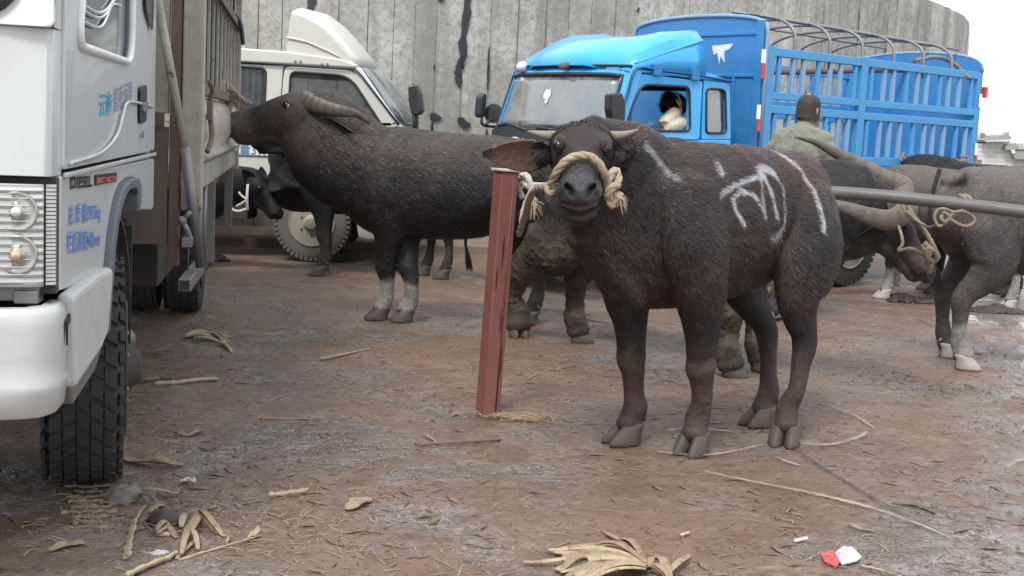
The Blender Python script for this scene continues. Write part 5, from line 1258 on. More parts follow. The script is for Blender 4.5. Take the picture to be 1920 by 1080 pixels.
# ---------------------------------------------------------------- the second white truck, side on, behind the buffaloes
def truck2():
    D0 = 11.78; o = V((-1.88, 11.78, 0))
    T = empty('cargo_truck', o, 0, 'cream white truck parked side on by the wall, with a roof fairing and black mirror', 'truck')
    def P(px, py, d=0.0):
        q = at(px, py, D0 + d) - o; return V((q.x, d, q.z))
    def outl(l, d=0.0): return [P(x, y, d) for x, y in l]
    W = 1.62
    # lower cab body with wheel arch
    arch = [(497, 452), (500, 425), (512, 392), (535, 368), (562, 354), (592, 350), (622, 356), (648, 374), (664, 400), (670, 430), (672, 455)]
    m_ = MB(); m_.prism(outl([(405, 228), (745, 228), (756, 262), (764, 320), (762, 400), (756, 446), (690, 450)] + [(672, 445)] + arch[::-1][1:-3] + [(512, 385), (507, 362), (500, 342), (405, 331)]), (0, .05, 0)); m_.build('side_panel', M_cream, T, bevel=.012)
    m_ = MB(); m_.prism(outl([(405, 230), (405, 96), (412, 91), (440, 88), (533, 95), (650, 112), (672, 122), (682, 138), (742, 228)]) , (0, .04, 0))
    # upper side: panel pieces around the openings
    top = MB(); win1 = [(442, 126), (494, 129), (499, 134), (495, 232), (438, 232), (440, 130)]; 
    door_out = round_poly([(533, 124), (668, 133), (738, 236), (524, 236)], [14, 22, 4, 4], 6); door_in = round_poly([(545, 134), (655, 142), (714, 232), (540, 232)], [12, 26, 5, 5], 6)
    q = MB(); q.frame(outl(door_out), outl(door_in), (0, .05, 0)); dr = q.build('door', M_cream, T, bevel=.008)
    s_ = MB(); s_.tube(outl(door_in, -.002), .012, 6, closed=True); s_.build('window_seal', M_seal, dr, smooth=True)
    g = MB(); g.prism(outl(door_in, .02), (0, .006, 0)); g.build('window_glass', M_glass, dr)
    rq = MB(); ro = round_poly([(405, 118), (531, 124), (522, 236), (405, 236)], 3, 3); ri = round_poly([(440, 124), (499, 128), (495, 230), (437, 230)], 12, 3); rq.frame(outl(ro), outl(ri), (0, .05, 0)); r_ = rq.build('rear_quarter', M_cream, T, bevel=.008)
    s_ = MB(); s_.tube(outl(round_poly([(440, 124), (499, 128), (495, 230), (437, 230)], 12, 6), -.002), .011, 6, closed=True); s_.build('window_seal', M_seal, r_, smooth=True)
    g = MB(); g.prism(outl(ri, .02), (0, .006, 0)); g.build('window_glass', M_glass, r_)
    # A pillar, roof with its rounded edge, gutter line
    ap = MB(); ap.prism(outl([(660, 126), (676, 126), (748, 232), (736, 236)]), (0, .07, 0)); ap.build('pillar', plain('grey_white_pillar', (.62, .62, .60), .3), T, bevel=.01)
    def across(pts2, name, mat_, d0=0.0, d1=W, bev=.03, ang=40):
        m2 = MB(); a = outl(pts2); m2.prism([V((q_.x, d0, q_.z)) for q_ in a], (0, d1 - d0, 0)); return m2.build(name, mat_, T, bevel=bev, seg=3)
    across([(405, 114), (406, 98), (416, 92), (440, 89), (535, 96), (640, 110), (672, 122), (668, 128), (533, 120)], 'roof', M_cream, -.012, W + .012)
    gt = MB(); gt.tube(outl([(405, 113), (533, 121), (666, 130), (676, 140), (748, 234)], -.02), .009, 6); gt.build('rain_gutter', M_seal, T, smooth=True)
    # windscreen, curved, and nose
    g = MB(); rows = []
    for px, py in ((678, 126), (700, 156), (724, 192), (748, 229)):
        row = []
        for k in range(9):
            u = k / 8; y = .03 + (W - .06) * u; bul = .12 * math.sin(math.pi * u) ** .7; q_ = P(px, py); row.append(V((q_.x + bul, y, q_.z)))
        rows.append(row)
    g.grid(rows); g.build('windscreen', M_glass_m, T, smooth=True, solid=.006)
    across([(742, 230), (752, 232), (766, 300), (765, 420), (756, 446), (690, 446), (690, 300), (690, 240)], 'nose', M_cream, .05, W, .02)
    across([(756, 395), (776, 398), (776, 448), (750, 452)], 'bumper', M_cream, 0.0, W, .02)
    across([(405, 236), (690, 240), (690, 330), (405, 330)], 'cab_interior', plain('dark_interior_grey', (.05, .05, .055), .7), .3, W, .0)
    hs = MB(); 
    for x in (570, 470): a = P(x, 215); hs.box(a.x - .06, a.x + .08, .35, .8, a.z - .35, a.z + .22)
    hs.build('seat_back', plain('grey_seat', (.12, .12, .125), .8), T, bevel=.04)
    fs_ = MB(); fs_.frame([v + V((0, W, 0)) for v in outl(round_poly([(405, 100), (668, 125), (738, 236), (405, 236)], 3, 6))], [v + V((0, W, 0)) for v in outl(round_poly([(445, 130), (655, 142), (714, 228), (440, 228)], 12, 6))], (0, -.04, 0)); fs_.build('far_side', M_cream, T)
    bk = MB(); a = P(405, 98); b = P(405, 330); bk.box(a.x, a.x + .04, .05, W, b.z, a.z); bk.build('cab_back', M_cream, T)
    # roof fairing: a tall hollow shell, near side sculpted
    def fair(d): return [P(545, 23, 0) + V((0, d, 0)), P(570, 30, 0) + V((0, d, 0)), P(603, 50, 0) + V((0, d, 0)), P(632, 78, 0) + V((0, d, 0)), P(655, 104, 0) + V((0, d, 0)), P(666, 123, 0) + V((0, d, 0)), P(655, 127, 0) + V((0, d, 0)), P(533, 117, 0) + V((0, d, 0))]
    f = MB(); f.prism(fair(.02), (0, .03, 0)); fa = f.build('roof_fairing', M_cream, T, bevel=.01, seg=3)
    f = MB(); rows = []
    for i in range(6):
        a = fair(0)[i]; rows.append([V((a.x + (.10 * math.sin(math.pi * k / 8) if i > 0 else 0), .03 + (W - .06) * k / 8, a.z + .10 * math.sin(math.pi * k / 8) * (1 - i / 5))) for k in range(9)])
    f.grid(rows); f.build('fairing_top', M_cream, fa, smooth=True, solid=.01)
    f = MB(); f.prism([v + V((0, W - .05, 0)) for v in fair(0)], (0, .03, 0)); f.build('fairing_far_side', M_cream, fa)
    f = MB(); f.tube(outl([(536, 70), (575, 78), (620, 98), (662, 120)], .014), .010, 6); f.build('fairing_crease', M_cream, fa, smooth=True)
    for x in (559, 609):
        f = MB(); f.hexa([P(x + a * 9, y + a * 0, dd) for dd in (.0, .02) for a, y in ((-1, 119 + (x - 559) * .1), (1, 120 + (x - 559) * .1), (1, 112 + (x - 559) * .1), (-1, 111 + (x - 559) * .1))])
        for a in (-5, 5): f.lathe(P(x + a, 116 + (x - 559) * .1, -.002), (0, -1, 0), [(0, .018), (.012, .014), (.013, .006)], 10)
        f.build('fairing_bracket', M_steel, fa)
    an = MB(); an.tube([P(584, -20, .9), P(584, 34, .9)], .022, 8); an.build('exhaust_stack', M_trim, T)
    # mirrors
    mr = MB(); mo = round_poly([(764, 162), (779, 158), (786, 176), (790, 208), (783, 216), (770, 214), (765, 190)], 4, 4); mr.prism([P(x, y, -.55) for x, y in mo], (.03, .07, 0)); mr_ = mr.build('side_mirror', M_trim, T, bevel=.012)
    mr = MB(); mr.tube(smooth_path([P(776, 214, -.52), P(776, 240, -.52), P(770, 262, -.4), P(752, 268, .0)], 5), .016, 8); mr.tube([P(782, 214, -.52), P(782, 246, -.52)], .014, 8); mr.build('mirror_arm', M_trim, mr_)
    # writing in the band below the windows
    bw = MB(); a, b = P(405, 268), P(700, 276); c, d = P(700, 300), P(405, 291); bw.prism([v + V((0, -.004, 0)) for v in (a, b, c, d)], (0, .003, 0)); bw.build('pale_stripe', plain('pale_stripe', (.68, .69, .68), .35), T)
    ln = MB(); ln.tube(outl([(405, 289), (520, 293), (700, 301)], -.008), .006, 6); ln.build('stripe_edge', plain('stripe_edge', (.10, .16, .17), .5), T)
    a = P(404, 287, -.006); b = P(505, 290.5, -.006); text(T, '总质量3170kg', a, b - a, (0, 0, 1), .125, plain('grey_blue_lettering', (.10, .22, .30), .5), sx=.86, bold=.012, thick=.003)
    a = P(447, 327, -.006); b = P(520, 332, -.006); text(T, '3800', a, b - a, (0, 0, 1), .09, plain('grey_blue_lettering', (.10, .22, .30), .5), bold=.012, thick=.003)
    # wheel, chassis and box behind
    c = P(584, 429, .02); wheel(T, (c.x, .03, .36), (0, -1, 0), .36, .20, paint('dusty_cream_rim', (.30, .27, .215), .7, dirt=(.22, .18, .14), amt=.5, ds=6), M_rubber_d, nl=46, rows=3, rimr=.60)
    wheel(T, (c.x, W - .02, .36), (0, 1, 0), .36, .20, M_under, lugs=False, nuts=False); wheel(T, (c.x - 2.9, .03, .38), (0, -1, 0), .38, .24, M_under, nl=40, rows=3)
    ch = MB(); ch.box(-5.2, .9, .3, .42, .45, .66); ch.box(-5.2, .9, 1.1, 1.22, .45, .66); ch.box(-5.2, -1.15, .03, W, .58, .95); ch.box(-2.1, -1.2, .1, .5, .28, .58); ch.box(-1.05, -.62, .15, .6, .35, .75); ch.build('chassis', M_under, T, bevel=.01)
    bx = MB(); e = P(432, 84, .1); bx.box(-5.3, -.87 - .2, .0, W, .95, 1.42); bx.build('cargo_box', M_cream, T, bevel=.01)
    fb = MB(); fb.prism([P(405, 45, .1), P(424, 47, .1), P(461, 84, .1), P(461, 100, .1), P(405, 100, .1)], (0, .05, 0)); fb.build('headboard', M_rackw, T)
    return T
truck2()

# ---------------------------------------------------------------- the blue truck
T3f = frame_of(2.23, 11.2, 39.04)
def truck3():
    T = empty('cargo_truck', (2.23, 11.2, 0), R(39.04), 'bright blue cattle truck with dusty windscreen, barred sides and bare roof hoops', 'truck')
    p = lambda x, y, v=0.0: pl(T3f, x, y, 1, v)       # on a plane parallel to the side
    q = lambda x, y, u=0.0: pl(T3f, x, y, 0, u)       # on a plane across the truck
    W = 1.62; c0 = .08; U0 = p(1437, 100).x                                 # cab side stands a little inside the rack
    def side(l, v=c0): return [p(x, y, v) for x, y in l]
    # ---- cab side
    belt = p(1300, 262, c0).z
    o1 = round_poly([(1146, 262), (1178, 190), (1194, 138), (1318, 152), (1312, 262)], [3, 10, 16, 5, 5], 6)
    i1 = round_poly([(1170, 246), (1187, 196), (1204, 158), (1293, 163), (1294, 246)], [8, 10, 16, 10, 10], 6)
    m_ = MB(); m_.frame(side(o1, c0 - .012), side(i1, c0 - .004), (0, .045, 0)); dr = m_.build('door', M_blue, T, bevel=.008)
    s_ = MB(); s_.tube(side(i1, c0 - .006), .011, 6, closed=True); s_.build('window_seal', M_seal, dr, smooth=True)
    o2 = round_poly([(1320, 150), (1369, 156), (1371, 262), (1316, 262)], [3, 12, 3, 3], 6); i2 = round_poly([(1325, 166), (1360, 168), (1362, 250), (1324, 250)], [9, 9, 9, 9], 6)
    m_ = MB(); m_.frame(side(o2), side(i2), (0, .05, 0)); rq = m_.build('rear_quarter', M_blue, T, bevel=.008)
    s_ = MB(); s_.tube(side(i2, c0 - .004), .010, 6, closed=True); s_.build('window_seal', M_seal, rq, smooth=True)
    g = MB(); g.prism(side(i2, c0 + .02), (0, .006, 0)); g.build('window_glass', M_glass_m, rq)
    a = p(1146, 262, c0); b = p(1371, 262, c0); low = MB(); zb = .52
    low.prism([V((a.x - .12, c0, a.z)), V((b.x, c0, b.z)), V((b.x, c0, .75)), V((a.x + 1.0, c0, .75)), V((a.x + .95, c0, 1.0)), V((a.x + .55, c0, 1.10)), V((a.x + .15, c0, .95)), V((a.x + .1, c0, zb)), V((a.x - .16, c0, zb))], (0, .05, 0)); low.build('side_panel', M_blue, T, bevel=.01)
    # ---- roof and its dark gutter
    gz = side([(1180, 134), (1194, 130), (1240, 133), (1300, 140), (1372, 153)], c0 - .02)
    gt = MB(); gt.tube(smooth_path([p(1150, 250, c0 - .02), p(1176, 182, c0 - .02)] + gz[1:], 6), .010, 6); gt.build('rain_gutter', plain('dark_blue_gutter', (.008, .05, .16), .4), T, smooth=True)
    u0 = p(1190, 134, c0).x; z0 = p(1190, 132, c0).z; u1 = p(1371, 154, c0).x; z1 = p(1371, 154, c0).z; cv1 = W - c0
    rf = MB(); rows = []
    for i in range(7):
        u = u0 + (u1 - u0) * i / 6; row = []
        for k in range(13):
            t = k / 12; v = c0 + (cv1 - c0) * t; row.append(V((u - (.10 * math.sin(math.pi * t) ** .8 if i == 0 else 0), v, z0 + (z1 - z0) * i / 6 + .07 * min(1, math.sin(math.pi * t) * 2.2) * min(1, .25 + i * .5))))
        rows.append(row)
    rf.grid(rows); rf.build('roof', M_blue, T, smooth=True, solid=.02)
    # ---- windscreen plane between four corners, gently bowed
    bl, br = p(1146, 252, c0), p(1146, 252, c0) + V((0, cv1 - c0, 0)); tl = p(1183, 137, c0); ub, zb_ = bl.x, bl.z; ut, zt = tl.x, tl.z
    def wsp(s, t, o=0.0):   # s across 0 near..1 far, t up
        return V((ub + (ut - ub) * t - .13 * math.sin(math.pi * min(1, max(0, s))) ** .8 - o, c0 + (cv1 - c0) * s, zb_ + (zt - zb_) * t))
    g = MB(); g.grid([[wsp(.04 + .92 * s / 12, .03 + .92 * t / 6, .0) for s in range(13)] for t in range(7)]); g.build('windscreen', M_glass_m, T, smooth=True, solid=.006)
    edge = [wsp(.03, .02, .012)] + [wsp(.03 + .94 * s / 10, .01, .012) for s in range(1, 10)] + [wsp(.97, .02, .012)] + [wsp(.97, t / 5, .012) for t in (1, 2, 3, 4)] + [wsp(.97, .95, .012)] + [wsp(.97 - .94 * s / 10, .97, .012) for s in range(1, 10)] + [wsp(.03, .95, .012)] + [wsp(.03, t / 5, .012) for t in (4, 3, 2, 1)]
    s_ = MB(); s_.tube(edge, .016, 8, closed=True); s_.build('windscreen_seal', M_seal, T, smooth=True)
    ap = MB(); ap.grid([[wsp(.045, t, .004), wsp(-.002, t, -.0), V((wsp(0, t).x + .10, c0 - .004, wsp(0, t).z))] for t in (0, .25, .5, .75, 1.0, 1.06)]); ap.build('pillar', M_blue, T, smooth=False, solid=.02)
    ap = MB(); ap.grid([[wsp(.955, t, .004), wsp(1.0, t), V((wsp(1, t).x + .10, cv1, wsp(0, t).z))] for t in (0, .5, 1.06)]); ap.build('pillar', M_blue, T, solid=.02)
    hd = MB(); hd.grid([[wsp(s / 10, .955, .004), wsp(s / 10, 1.10, -.03)] for s in range(11)][::1]); hd.build('header_panel', M_blue, T, smooth=True, solid=.02)
    # ---- black trim below the windscreen, nose, letters
    m_ = MB(); m_.grid([[wsp(s / 12, -.0, .0), wsp(s / 12, -.02, .035), wsp(s / 12, 0, .05) + V((0, 0, -.17)), wsp(s / 12, 0, .06) + V((0, 0, -.20))] for s in range(0, 13)]); m_.build('front_trim', M_trim, T, smooth=False, solid=.015)
    m_ = MB(); m_.grid([[wsp(s / 12, 0, .052) + V((0, 0, -.19)), wsp(s / 12, 0, .09) + V((0, 0, -.45)), V((wsp(s / 12, 0, .09).x, wsp(s / 12, 0).y, .55))] for s in range(0, 13)]); m_.build('nose', M_blue, T, smooth=False, solid=.02)
    bm_ = MB(); bm_.box(ub - .34, ub - .14, -.02, W + .02, .42, .66); bm_.build('bumper', M_white_b, T, bevel=.03)
    hb = MB(); hb.box(ub - .22, ub - .12, .10, .42, .70, .88); hb.box(ub - .22, ub - .12, W - .42, W - .1, .70, .88); hb.build('headlight', plain('lamp_lens', (.5, .5, .48), .15), T, bevel=.03)
    sd = wsp(.62, 0, .055) + V((0, 0, -.14)); text(T, '口M', wsp(.70, 0, .062) + V((0, 0, -.135)), wsp(.5, 0, .05) - wsp(.75, 0, .05), (0, 0, 1), .10, plain('white_letters', (.75, .75, .75), .4), bold=.03)
    wp = MB(); wp.tube(smooth_path([wsp(.93, .06, .03), wsp(.80, .10, .035), wsp(.65, .03, .03), wsp(.58, -.0, .03)], 6), .012, 6); wp.tube([wsp(.5, .05, .03), wsp(.36, .03, .03)], .012, 6); wp.build('wiper', M_trim, T, smooth=True)
    st = MB(); st.grid([[wsp(.80, .86, .008), wsp(.95, .86, .008)], [wsp(.84, .93, .008), wsp(.93, .93, .008)]]); st.build('screen_sticker', worn_mark('faded_sticker', (.75, .78, .80), .45, .55), T)
    st = MB(); st.lathe(wsp(.52, .62, .010), (-1, 0, .3), [(0, .045), (.002, .044)], 16); st.lathe(wsp(.51, .50, .010), (-1, 0, .3), [(0, .018), (.002, .017)], 12); st.build('round_sticker', plain('white_sticker', (.7, .72, .72), .5), T)
    # ---- cab inside
    it = MB(); it.box(ub + .15, u1 - .02, c0 + .05, cv1 - .02, .75, belt - .28); it.box(u1 - .045, u1 - .005, c0 + .05, cv1 - .02, .75, belt - .02)
    it.build('cab_floor', plain('dark_cab', (.025, .025, .028), .7), T)
    rear = MB(); ro = [V((u1 - .03, v, z)) for v, z in ((c0 + .04, belt - .05), (cv1 - .03, belt - .05), (cv1 - .03, z1 + .05), (c0 + .04, z1 + .05))]; ri = [V((u1 - .03, v, z)) for v, z in ((c0 + .25, belt + .05), (cv1 - .25, belt + .05), (cv1 - .25, z1 - .08), (c0 + .25, z1 - .08))]; rear.frame(ro, ri, (.02, 0, 0)); rear.build('cab_back', plain('dark_lining', (.03, .032, .036), .7), T)
    fs_ = MB(); fo = [V((v.x, cv1, v.z)) for v in side(o1)]; fi = [V((v.x, cv1, v.z)) for v in side(i1)]; fs_.frame(fo, fi, (0, -.04, 0)); fs_.prism([V((v.x, cv1, v.z)) for v in side(o2)], (0, -.04, 0)); fs_.prism([V((v.x, cv1 - .012, v.z)) for v in side(i1)], (0, -.006, 0)); fs_.build('far_side', M_blue, T)
    da = MB(); da.box(ub + .02, ub + .28, c0 + .06, cv1 - .05, zb_ - .22, zb_ + .015); da.build('dashboard', plain('green_dash', (.10, .15, .11), .8), T, bevel=.03)
    se = MB(); us = p(1215, 205, c0 + .5).x; se.box(u1 - .62, u1 - .48, c0 + .1, cv1 - .75, belt - .3, belt + .02); se.box(u1 - 1.0, u1 - .5, c0 + .1, cv1 - .1, belt - .36, belt - .22); se.build('seat_back', plain('grey_cloth_seat', (.26, .25, .23), .85), T, bevel=.05, seg=3)
    # ---- roof fairing
    rr = {}
    nu = p(1305, 60, .22); zf = p(1305, 128, .22).z; fu0 = u0 - .07
    sp_ = [(fu0, z0 - .0), (fu0 + .14, z0 + .15), (fu0 + .32, z0 + .26), (fu0 + .52, z0 + .335), (nu.x - .12, nu.z - .005), (nu.x, nu.z + .01)]
    ctr = [(fu0 - .11, z0 + .03), (fu0 + .03, z0 + .15), (fu0 + .22, z0 + .25), (fu0 + .45, z0 + .30), (nu.x - .12, nu.z - .05), (nu.x, nu.z - .045)]
    rows = []
    for (u, z), (uc, zc), k in zip(sp_, ctr, range(6)):
        e = .0 if k == 0 else .06 + .05 * k * .4; vn = c0 + .02; row = []
        zlow = z0 - .02 if k == 0 else z0 + (z1 - z0) * .6 * k / 5 + .02
        ridge = .25
        row += [V((u + (.02 if k == 0 else 0), c0 - .0, zlow)), V((u, c0 + .03, zlow + (z - zlow) * .45)), V((u, c0 + .07, zlow + (z - zlow) * .80)), V((u, c0 + .13, z - .012)), V((u, c0 + .20, z)), V((u * .6 + uc * .4, c0 + .30, z * .5 + zc * .5 - .0)), V((uc, c0 + .42, zc)), V((uc, (c0 + cv1) / 2, zc + .005))]
        row += [V((a_.x, c0 + cv1 - a_.y, a_.z)) for a_ in row[:-1][::-1]]; rows.append(row)
    f = MB(); f.grid(rows); fa = f.build('roof_fairing', M_blue, T, smooth=True, angle=28, solid=.012)
    for a, b, c_ in (((.10, .06), (.5, .17), (.99, .30)), ((.2, .05), (.6, .11), (.99, .17)), ((.35, .045), (.7, .075), (.99, .09))):
        f = MB(); pts = [V((fu0 + (nu.x - fu0) * s, c0 + .015 + t * .12, z0 + t * 1.0)) for s, t in (a, b, c_)]; f.tube(smooth_path(pts, 8), .012, 6, flat=.5); f.build('fairing_rib', M_blue, fa, smooth=True)
    for x, y in ((1232, 137), (1303, 146)): a_ = p(x, y, c0 - .02); f = MB(); f.box(a_.x - .045, a_.x + .045, c0 - .035, c0 + .0, a_.z - .02, a_.z + .07); f.build('fairing_bracket', paint('blue_bracket', (.01, .16, .42), .5), fa, bevel=.004)
    lp = MB(); e = wsp(.42, 1.10, .05); lp.lathe(e, (-1, 0, -.2), [(-.03, .03), (.02, .032), (.05, .02), (.055, .002)], 14); lp.build('marker_lamp', M_rust, T, smooth=True)
    lp = MB(); e = wsp(.86, 1.10, .04); lp.lathe(e, (-1, 0, -.2), [(-.03, .05), (.02, .045), (.05, .02), (.055, .002)], 14); lp.build('marker_lamp', plain('clear_lamp', (.55, .56, .58), .3), T, smooth=True)
    dk = MB(); dk.tube([wsp(s / 10, 1.115, .01) for s in range(0, 11)], .012, 6); dk.build('header_gap', M_seal, T)
    # ---- mirrors
    mo = round_poly([(1146, 176), (1168, 174), (1174, 192), (1174, 222), (1168, 232), (1150, 230), (1145, 205)], 4, 4)
    mr = MB(); mr.prism([p(x, y, c0 - .32) for x, y in mo], V((.02, .10, 0))); m1 = mr.build('side_mirror', M_trim, T, bevel=.015)
    mr = MB(); mr.tube(smooth_path([p(1160, 228, c0 - .28), p(1166, 238, c0 - .26), p(1163, 247, c0 - .2), p(1150, 247, c0 - .05)], 5), .014, 8); mr.tube([p(1158, 180, c0 - .28), p(1158, 174, c0 - .26)], .01, 6); mr.build('mirror_arm', M_trim, m1)
    w2 = wsp(1.0, -.02, .02); far = lambda x, y: pl(T3f, x, y, 1, cv1 + .18)
    mr = MB(); mr.prism([far(x, y) for x, y in round_poly([(900, 215), (903, 182), (910, 174), (914, 178), (911, 218), (904, 222)], 3, 3)], V((.0, .09, 0))); m2_ = mr.build('side_mirror', M_trim, T, bevel=.012)
    mr = MB(); mr.tube(smooth_path([far(904, 220), far(903, 230), far(910, 236), far(930, 238), w2], 5), .012, 8); mr.build('mirror_arm', M_trim, m2_)
    mr = MB(); mr.lathe(far(926, 213), (-.8, -.6, .1), [(-.02, .04), (.0, .085), (.012, .085), (.014, .05)], 20); mr.tube([far(922, 222), far(911, 234)], .010, 6); mr.build('round_mirror', M_trim, m2_)
    # ---- cargo: front board with arched top
    def board(u, name, top_pts, zlo, mat_=M_bluebox, th=.03):
        m2 = MB(); m2.prism([V((u, v, z)) for v, z in [(0, zlo)] + top_pts + [(W, zlo)]], (th, 0, 0)); return m2.build(name, mat_, T, bevel=.008)
    zl = p(1437, 88).z; z_top = q(1400, 26, U0).z; zside = q(1436, 60, U0).z
    arch = [(0, zside)] + [(W * .5 - W * .5 * math.cos(math.pi * k / 16) ** 1 , zside + (z_top - zside) * math.sin(math.pi * k / 16) ** .55) for k in range(1, 16)] + [(W, zside)]
    fb = board(U0, 'front_board', arch, .95)
    rim = MB(); rim.tube([V((U0, v, z)) for v, z in [(0, .95)] + arch + [(W, .95)]], .018, 8); rim.build('board_rim', M_bluepale, fb, smooth=True)
    rb = MB()
    for z in (zside - .02, zside - .38): rb.box(U0 - .012, U0, .03, W - .03, z, z + .03)
    rb.box(U0 - .012, U0, .33, .36, .95, zside - .38); rb.box(U0 - .03, U0, .02, .10, .95, zside + .1); rb.build('board_rib', M_bluebox, fb, bevel=.004)
    pa = MB(); c_ = q(1355, 92, U0 - .004); rr_ = random.Random(3); pa.prism([V((U0 - .004, c_.y + dy, c_.z + dz)) for dy, dz in ((.13, .03), (-.12, .045), (-.08, -.0), (-.02, -.02), (-.03, -.12), (.02, -.06), (.03, -.13), (.06, -.03), (.10, -.05))], (.003, 0, 0)); pa.build('paint_scrape', plain('bare_white_patch', (.62, .66, .70), .6), fb)
    # ---- side rails: near and far
    L_ = p(1841, 140).x; zr = [(p(1437, 92).z, p(1437, 100).z), (p(1437, 172).z, p(1437, 184).z), (p(1437, 193).z, p(1437, 210).z), (p(1622, 286).z, p(1622, 300).z)]
    ztop = (p(1437, 88).z + p(1841, 142).z) / 2 + .02; rails = [(ztop - .075, ztop), (ztop - .44, ztop - .375), (ztop - .56, ztop - .49), (ztop - .98, ztop - .90)]
    um = p(1617, 200).x
    def rack(v, tagn, s=1):
        h = empty(tagn, (0, v, 0)); h.parent = T
        def bx(a, b, z0_, z1_, v0, v1, name, m2=M_bluerack): mm = MB(); mm.box(a, b, min(s * v0, s * v1), max(s * v0, s * v1), z0_, z1_); return mm.build(name, m2, h, bevel=.006)
        bx(U0 + .03, U0 + .12, .98, ztop + .01, 0, .07, 'post'); bx(um - .045, um + .045, .98, ztop + .012, -.004, .07, 'post'); bx(L_ - .06, L_ + .01, .98, ztop - .01, 0, .07, 'post')
        for i, (a, b) in enumerate(rails):
            bx(U0 + .12, um - .045, a, b, 0.004, .05, 'rail'); bx(um + .045, L_ - .06, a - .0, b, 0.004, .05, 'rail')
        n1, n2 = 7, 10
        for x0_, x1_, n_ in ((U0 + .12, um - .045, n1), (um + .045, L_ - .06, n2)):
            for k in range(n_):
                u = x0_ + (x1_ - x0_) * (k + .5 + .12 * math.sin(k * 2.3)) / n_
                bx(u - .022, u + .022, rails[1][1], rails[0][0], .012, .045, 'bar', M_bluepale if (k * 7) % 3 else M_bluerack)
                u = x0_ + (x1_ - x0_) * (k + .42 + .12 * math.sin(k * 1.7)) / n_
                bx(u - .022, u + .022, rails[3][1], rails[2][0], .012, .045, 'bar', M_bluepale if (k * 5) % 4 else M_bluerack)
        return h
    rk = rack(0, 'side_rack'); rack(W, 'side_rack', -1)
    fl = MB(); fl.box(U0, L_, 0, W, .95, 1.03); fl.box(U0, L_, -.01, .03, .90, 1.06); fl.build('bed', M_bluerack, T, bevel=.008)
    # tail board with arched top
    zs2 = ztop - .0; zt2 = pl(T3f, 1760, 98, 0, L_).z; ar2 = [(0, zs2)] + [(W * .5 - W * .5 * math.cos(math.pi * k / 16), zs2 + (zt2 - zs2) * math.sin(math.pi * k / 16) ** .6) for k in range(1, 16)] + [(W, zs2)]
    tb = board(L_ - .0, 'tail_board', ar2, 1.0); rim = MB(); rim.tube([V((L_ + .01, v, z)) for v, z in ar2], .016, 8); rim.build('board_rim', M_bluepale, tb, smooth=True)
    # hoops and roof pipes
    hp = plain('grey_hoop_pipe', (.20, .19, .18), .5, .4)
    for k in range(6):
        u = .20 + k * (L_ - .6) / 5.2; m2 = MB(); hh = .34 - .02 * k * .5
        m2.tube([V((u, .03, ztop - .12))] + [V((u, W / 2 - (W / 2 - .03) * math.cos(math.pi * j / 18), ztop - .0 + hh * math.sin(math.pi * j / 18) ** .55)) for j in range(0, 19)] + [V((u, W - .03, ztop - .12))], .015, 8); m2.build('roof_hoop', hp, T, smooth=True)
    for v, dz in ((.30, .29), (.62, .335), (W - .45, .32)):
        m2 = MB(); m2.tube([V((.02, v, ztop + dz)), V((L_, v, ztop + dz - .06))], .012, 8); m2.build('roof_pipe', hp, T, smooth=True)
    m2 = MB(); m2.tube([V((.9, W * .6, ztop - .14)), V((L_ - .02, W * .55, ztop + .03))], .03, 10); m2.build('rolled_tarpaulin', M_rust, T, smooth=True)
    m2 = MB(); rope(m2, [V((L_ - .9, .2, ztop + .05)), V((L_ - .6, .15, ztop + .11)), V((L_ - .35, .1, ztop + .06)), V((L_ - .25, -.02, ztop - .08))], .022); m2.build('bundled_rope', M_rope_old, T, smooth=True)
    # reflective strips and tail lamp
    def strip(x0, y0_, x1, y1_, y2, v=-.012):
        for a_, b_, mm, nm in ((y0_, y1_, M_whr, 'white_reflector'), (y1_, y2, M_redr, 'red_reflector')):
            h_ = MB(); A_, B_ = p(x0, a_, v), p(x0, b_, v); w_ = abs((p(x1, a_, v) - p(x0, a_, v)).x); h_.box(A_.x, A_.x + w_, v - .002, v + .002, B_.z, A_.z); h_.build(nm, mm, T)
    strip(1429, 92, 1437, 118, 147); strip(1420, 196, 1427, 223, 247, -.014); strip(1837, 176, 1842, 202, 202.5); strip(1829, 268, 1833, 291, 302)
    tlm = MB(); a_ = p(1843, 172, 0); tlm.box(a_.x, a_.x + .05, -.03, .02, a_.z - .06, a_.z + .05); tlm.build('tail_lamp', M_redr, T, bevel=.006)
    # ropes hanging on the rack
    ro = MB(); rope(ro, [p(1690, 288, -.03), p(1700, 300, -.06), p(1720, 296, -.06), p(1745, 312, -.1), p(1762, 322, -.1)], .012); rope(ro, [p(1695, 286, -.03), p(1688, 300, -.04), p(1700, 308, -.05)], .01); rope(ro, [p(1785, 295, -.04), p(1800, 302, -.05), p(1820, 298, -.04), p(1800, 292, -.03)], .012); ro.build('tied_rope', M_rope_old, T, smooth=True)
    # chassis, wheels
    ch = MB(); ch.box(ub - .1, L_, .35, .45, .62, .8); ch.box(ub - .1, L_, 1.15, 1.25, .62, .8); ch.box(.3, 1.0, .1, .4, .45, .8); ch.box(L_ * .62 - .05, L_ * .62 + .05, .2, 1.4, .3, .45); ch.build('chassis', M_under, T, bevel=.01)
    wc = pl(T3f, 1598, 470, 1, -.02)
    for x, v, ax in ((wc.x, .0, -1), (wc.x, W, 1), (ub + .55, .06, -1), (ub + .55, W - .06, 1)):
        wheel(T, (x, v, .42), (0, ax, 0), .42, .24, paint('dusty_blue_grey_rim', (.20, .20, .19), .7, dirt=(.2, .17, .14), amt=.5), M_rubber, lugs=(ax < 0), nl=40, rows=3, nuts=(ax < 0))
    mf = MB(); mf.box(wc.x - .55, wc.x + .55, .0, .3, .86, .90); mf.build('mudguard', M_under, T)
    return T
truck3()
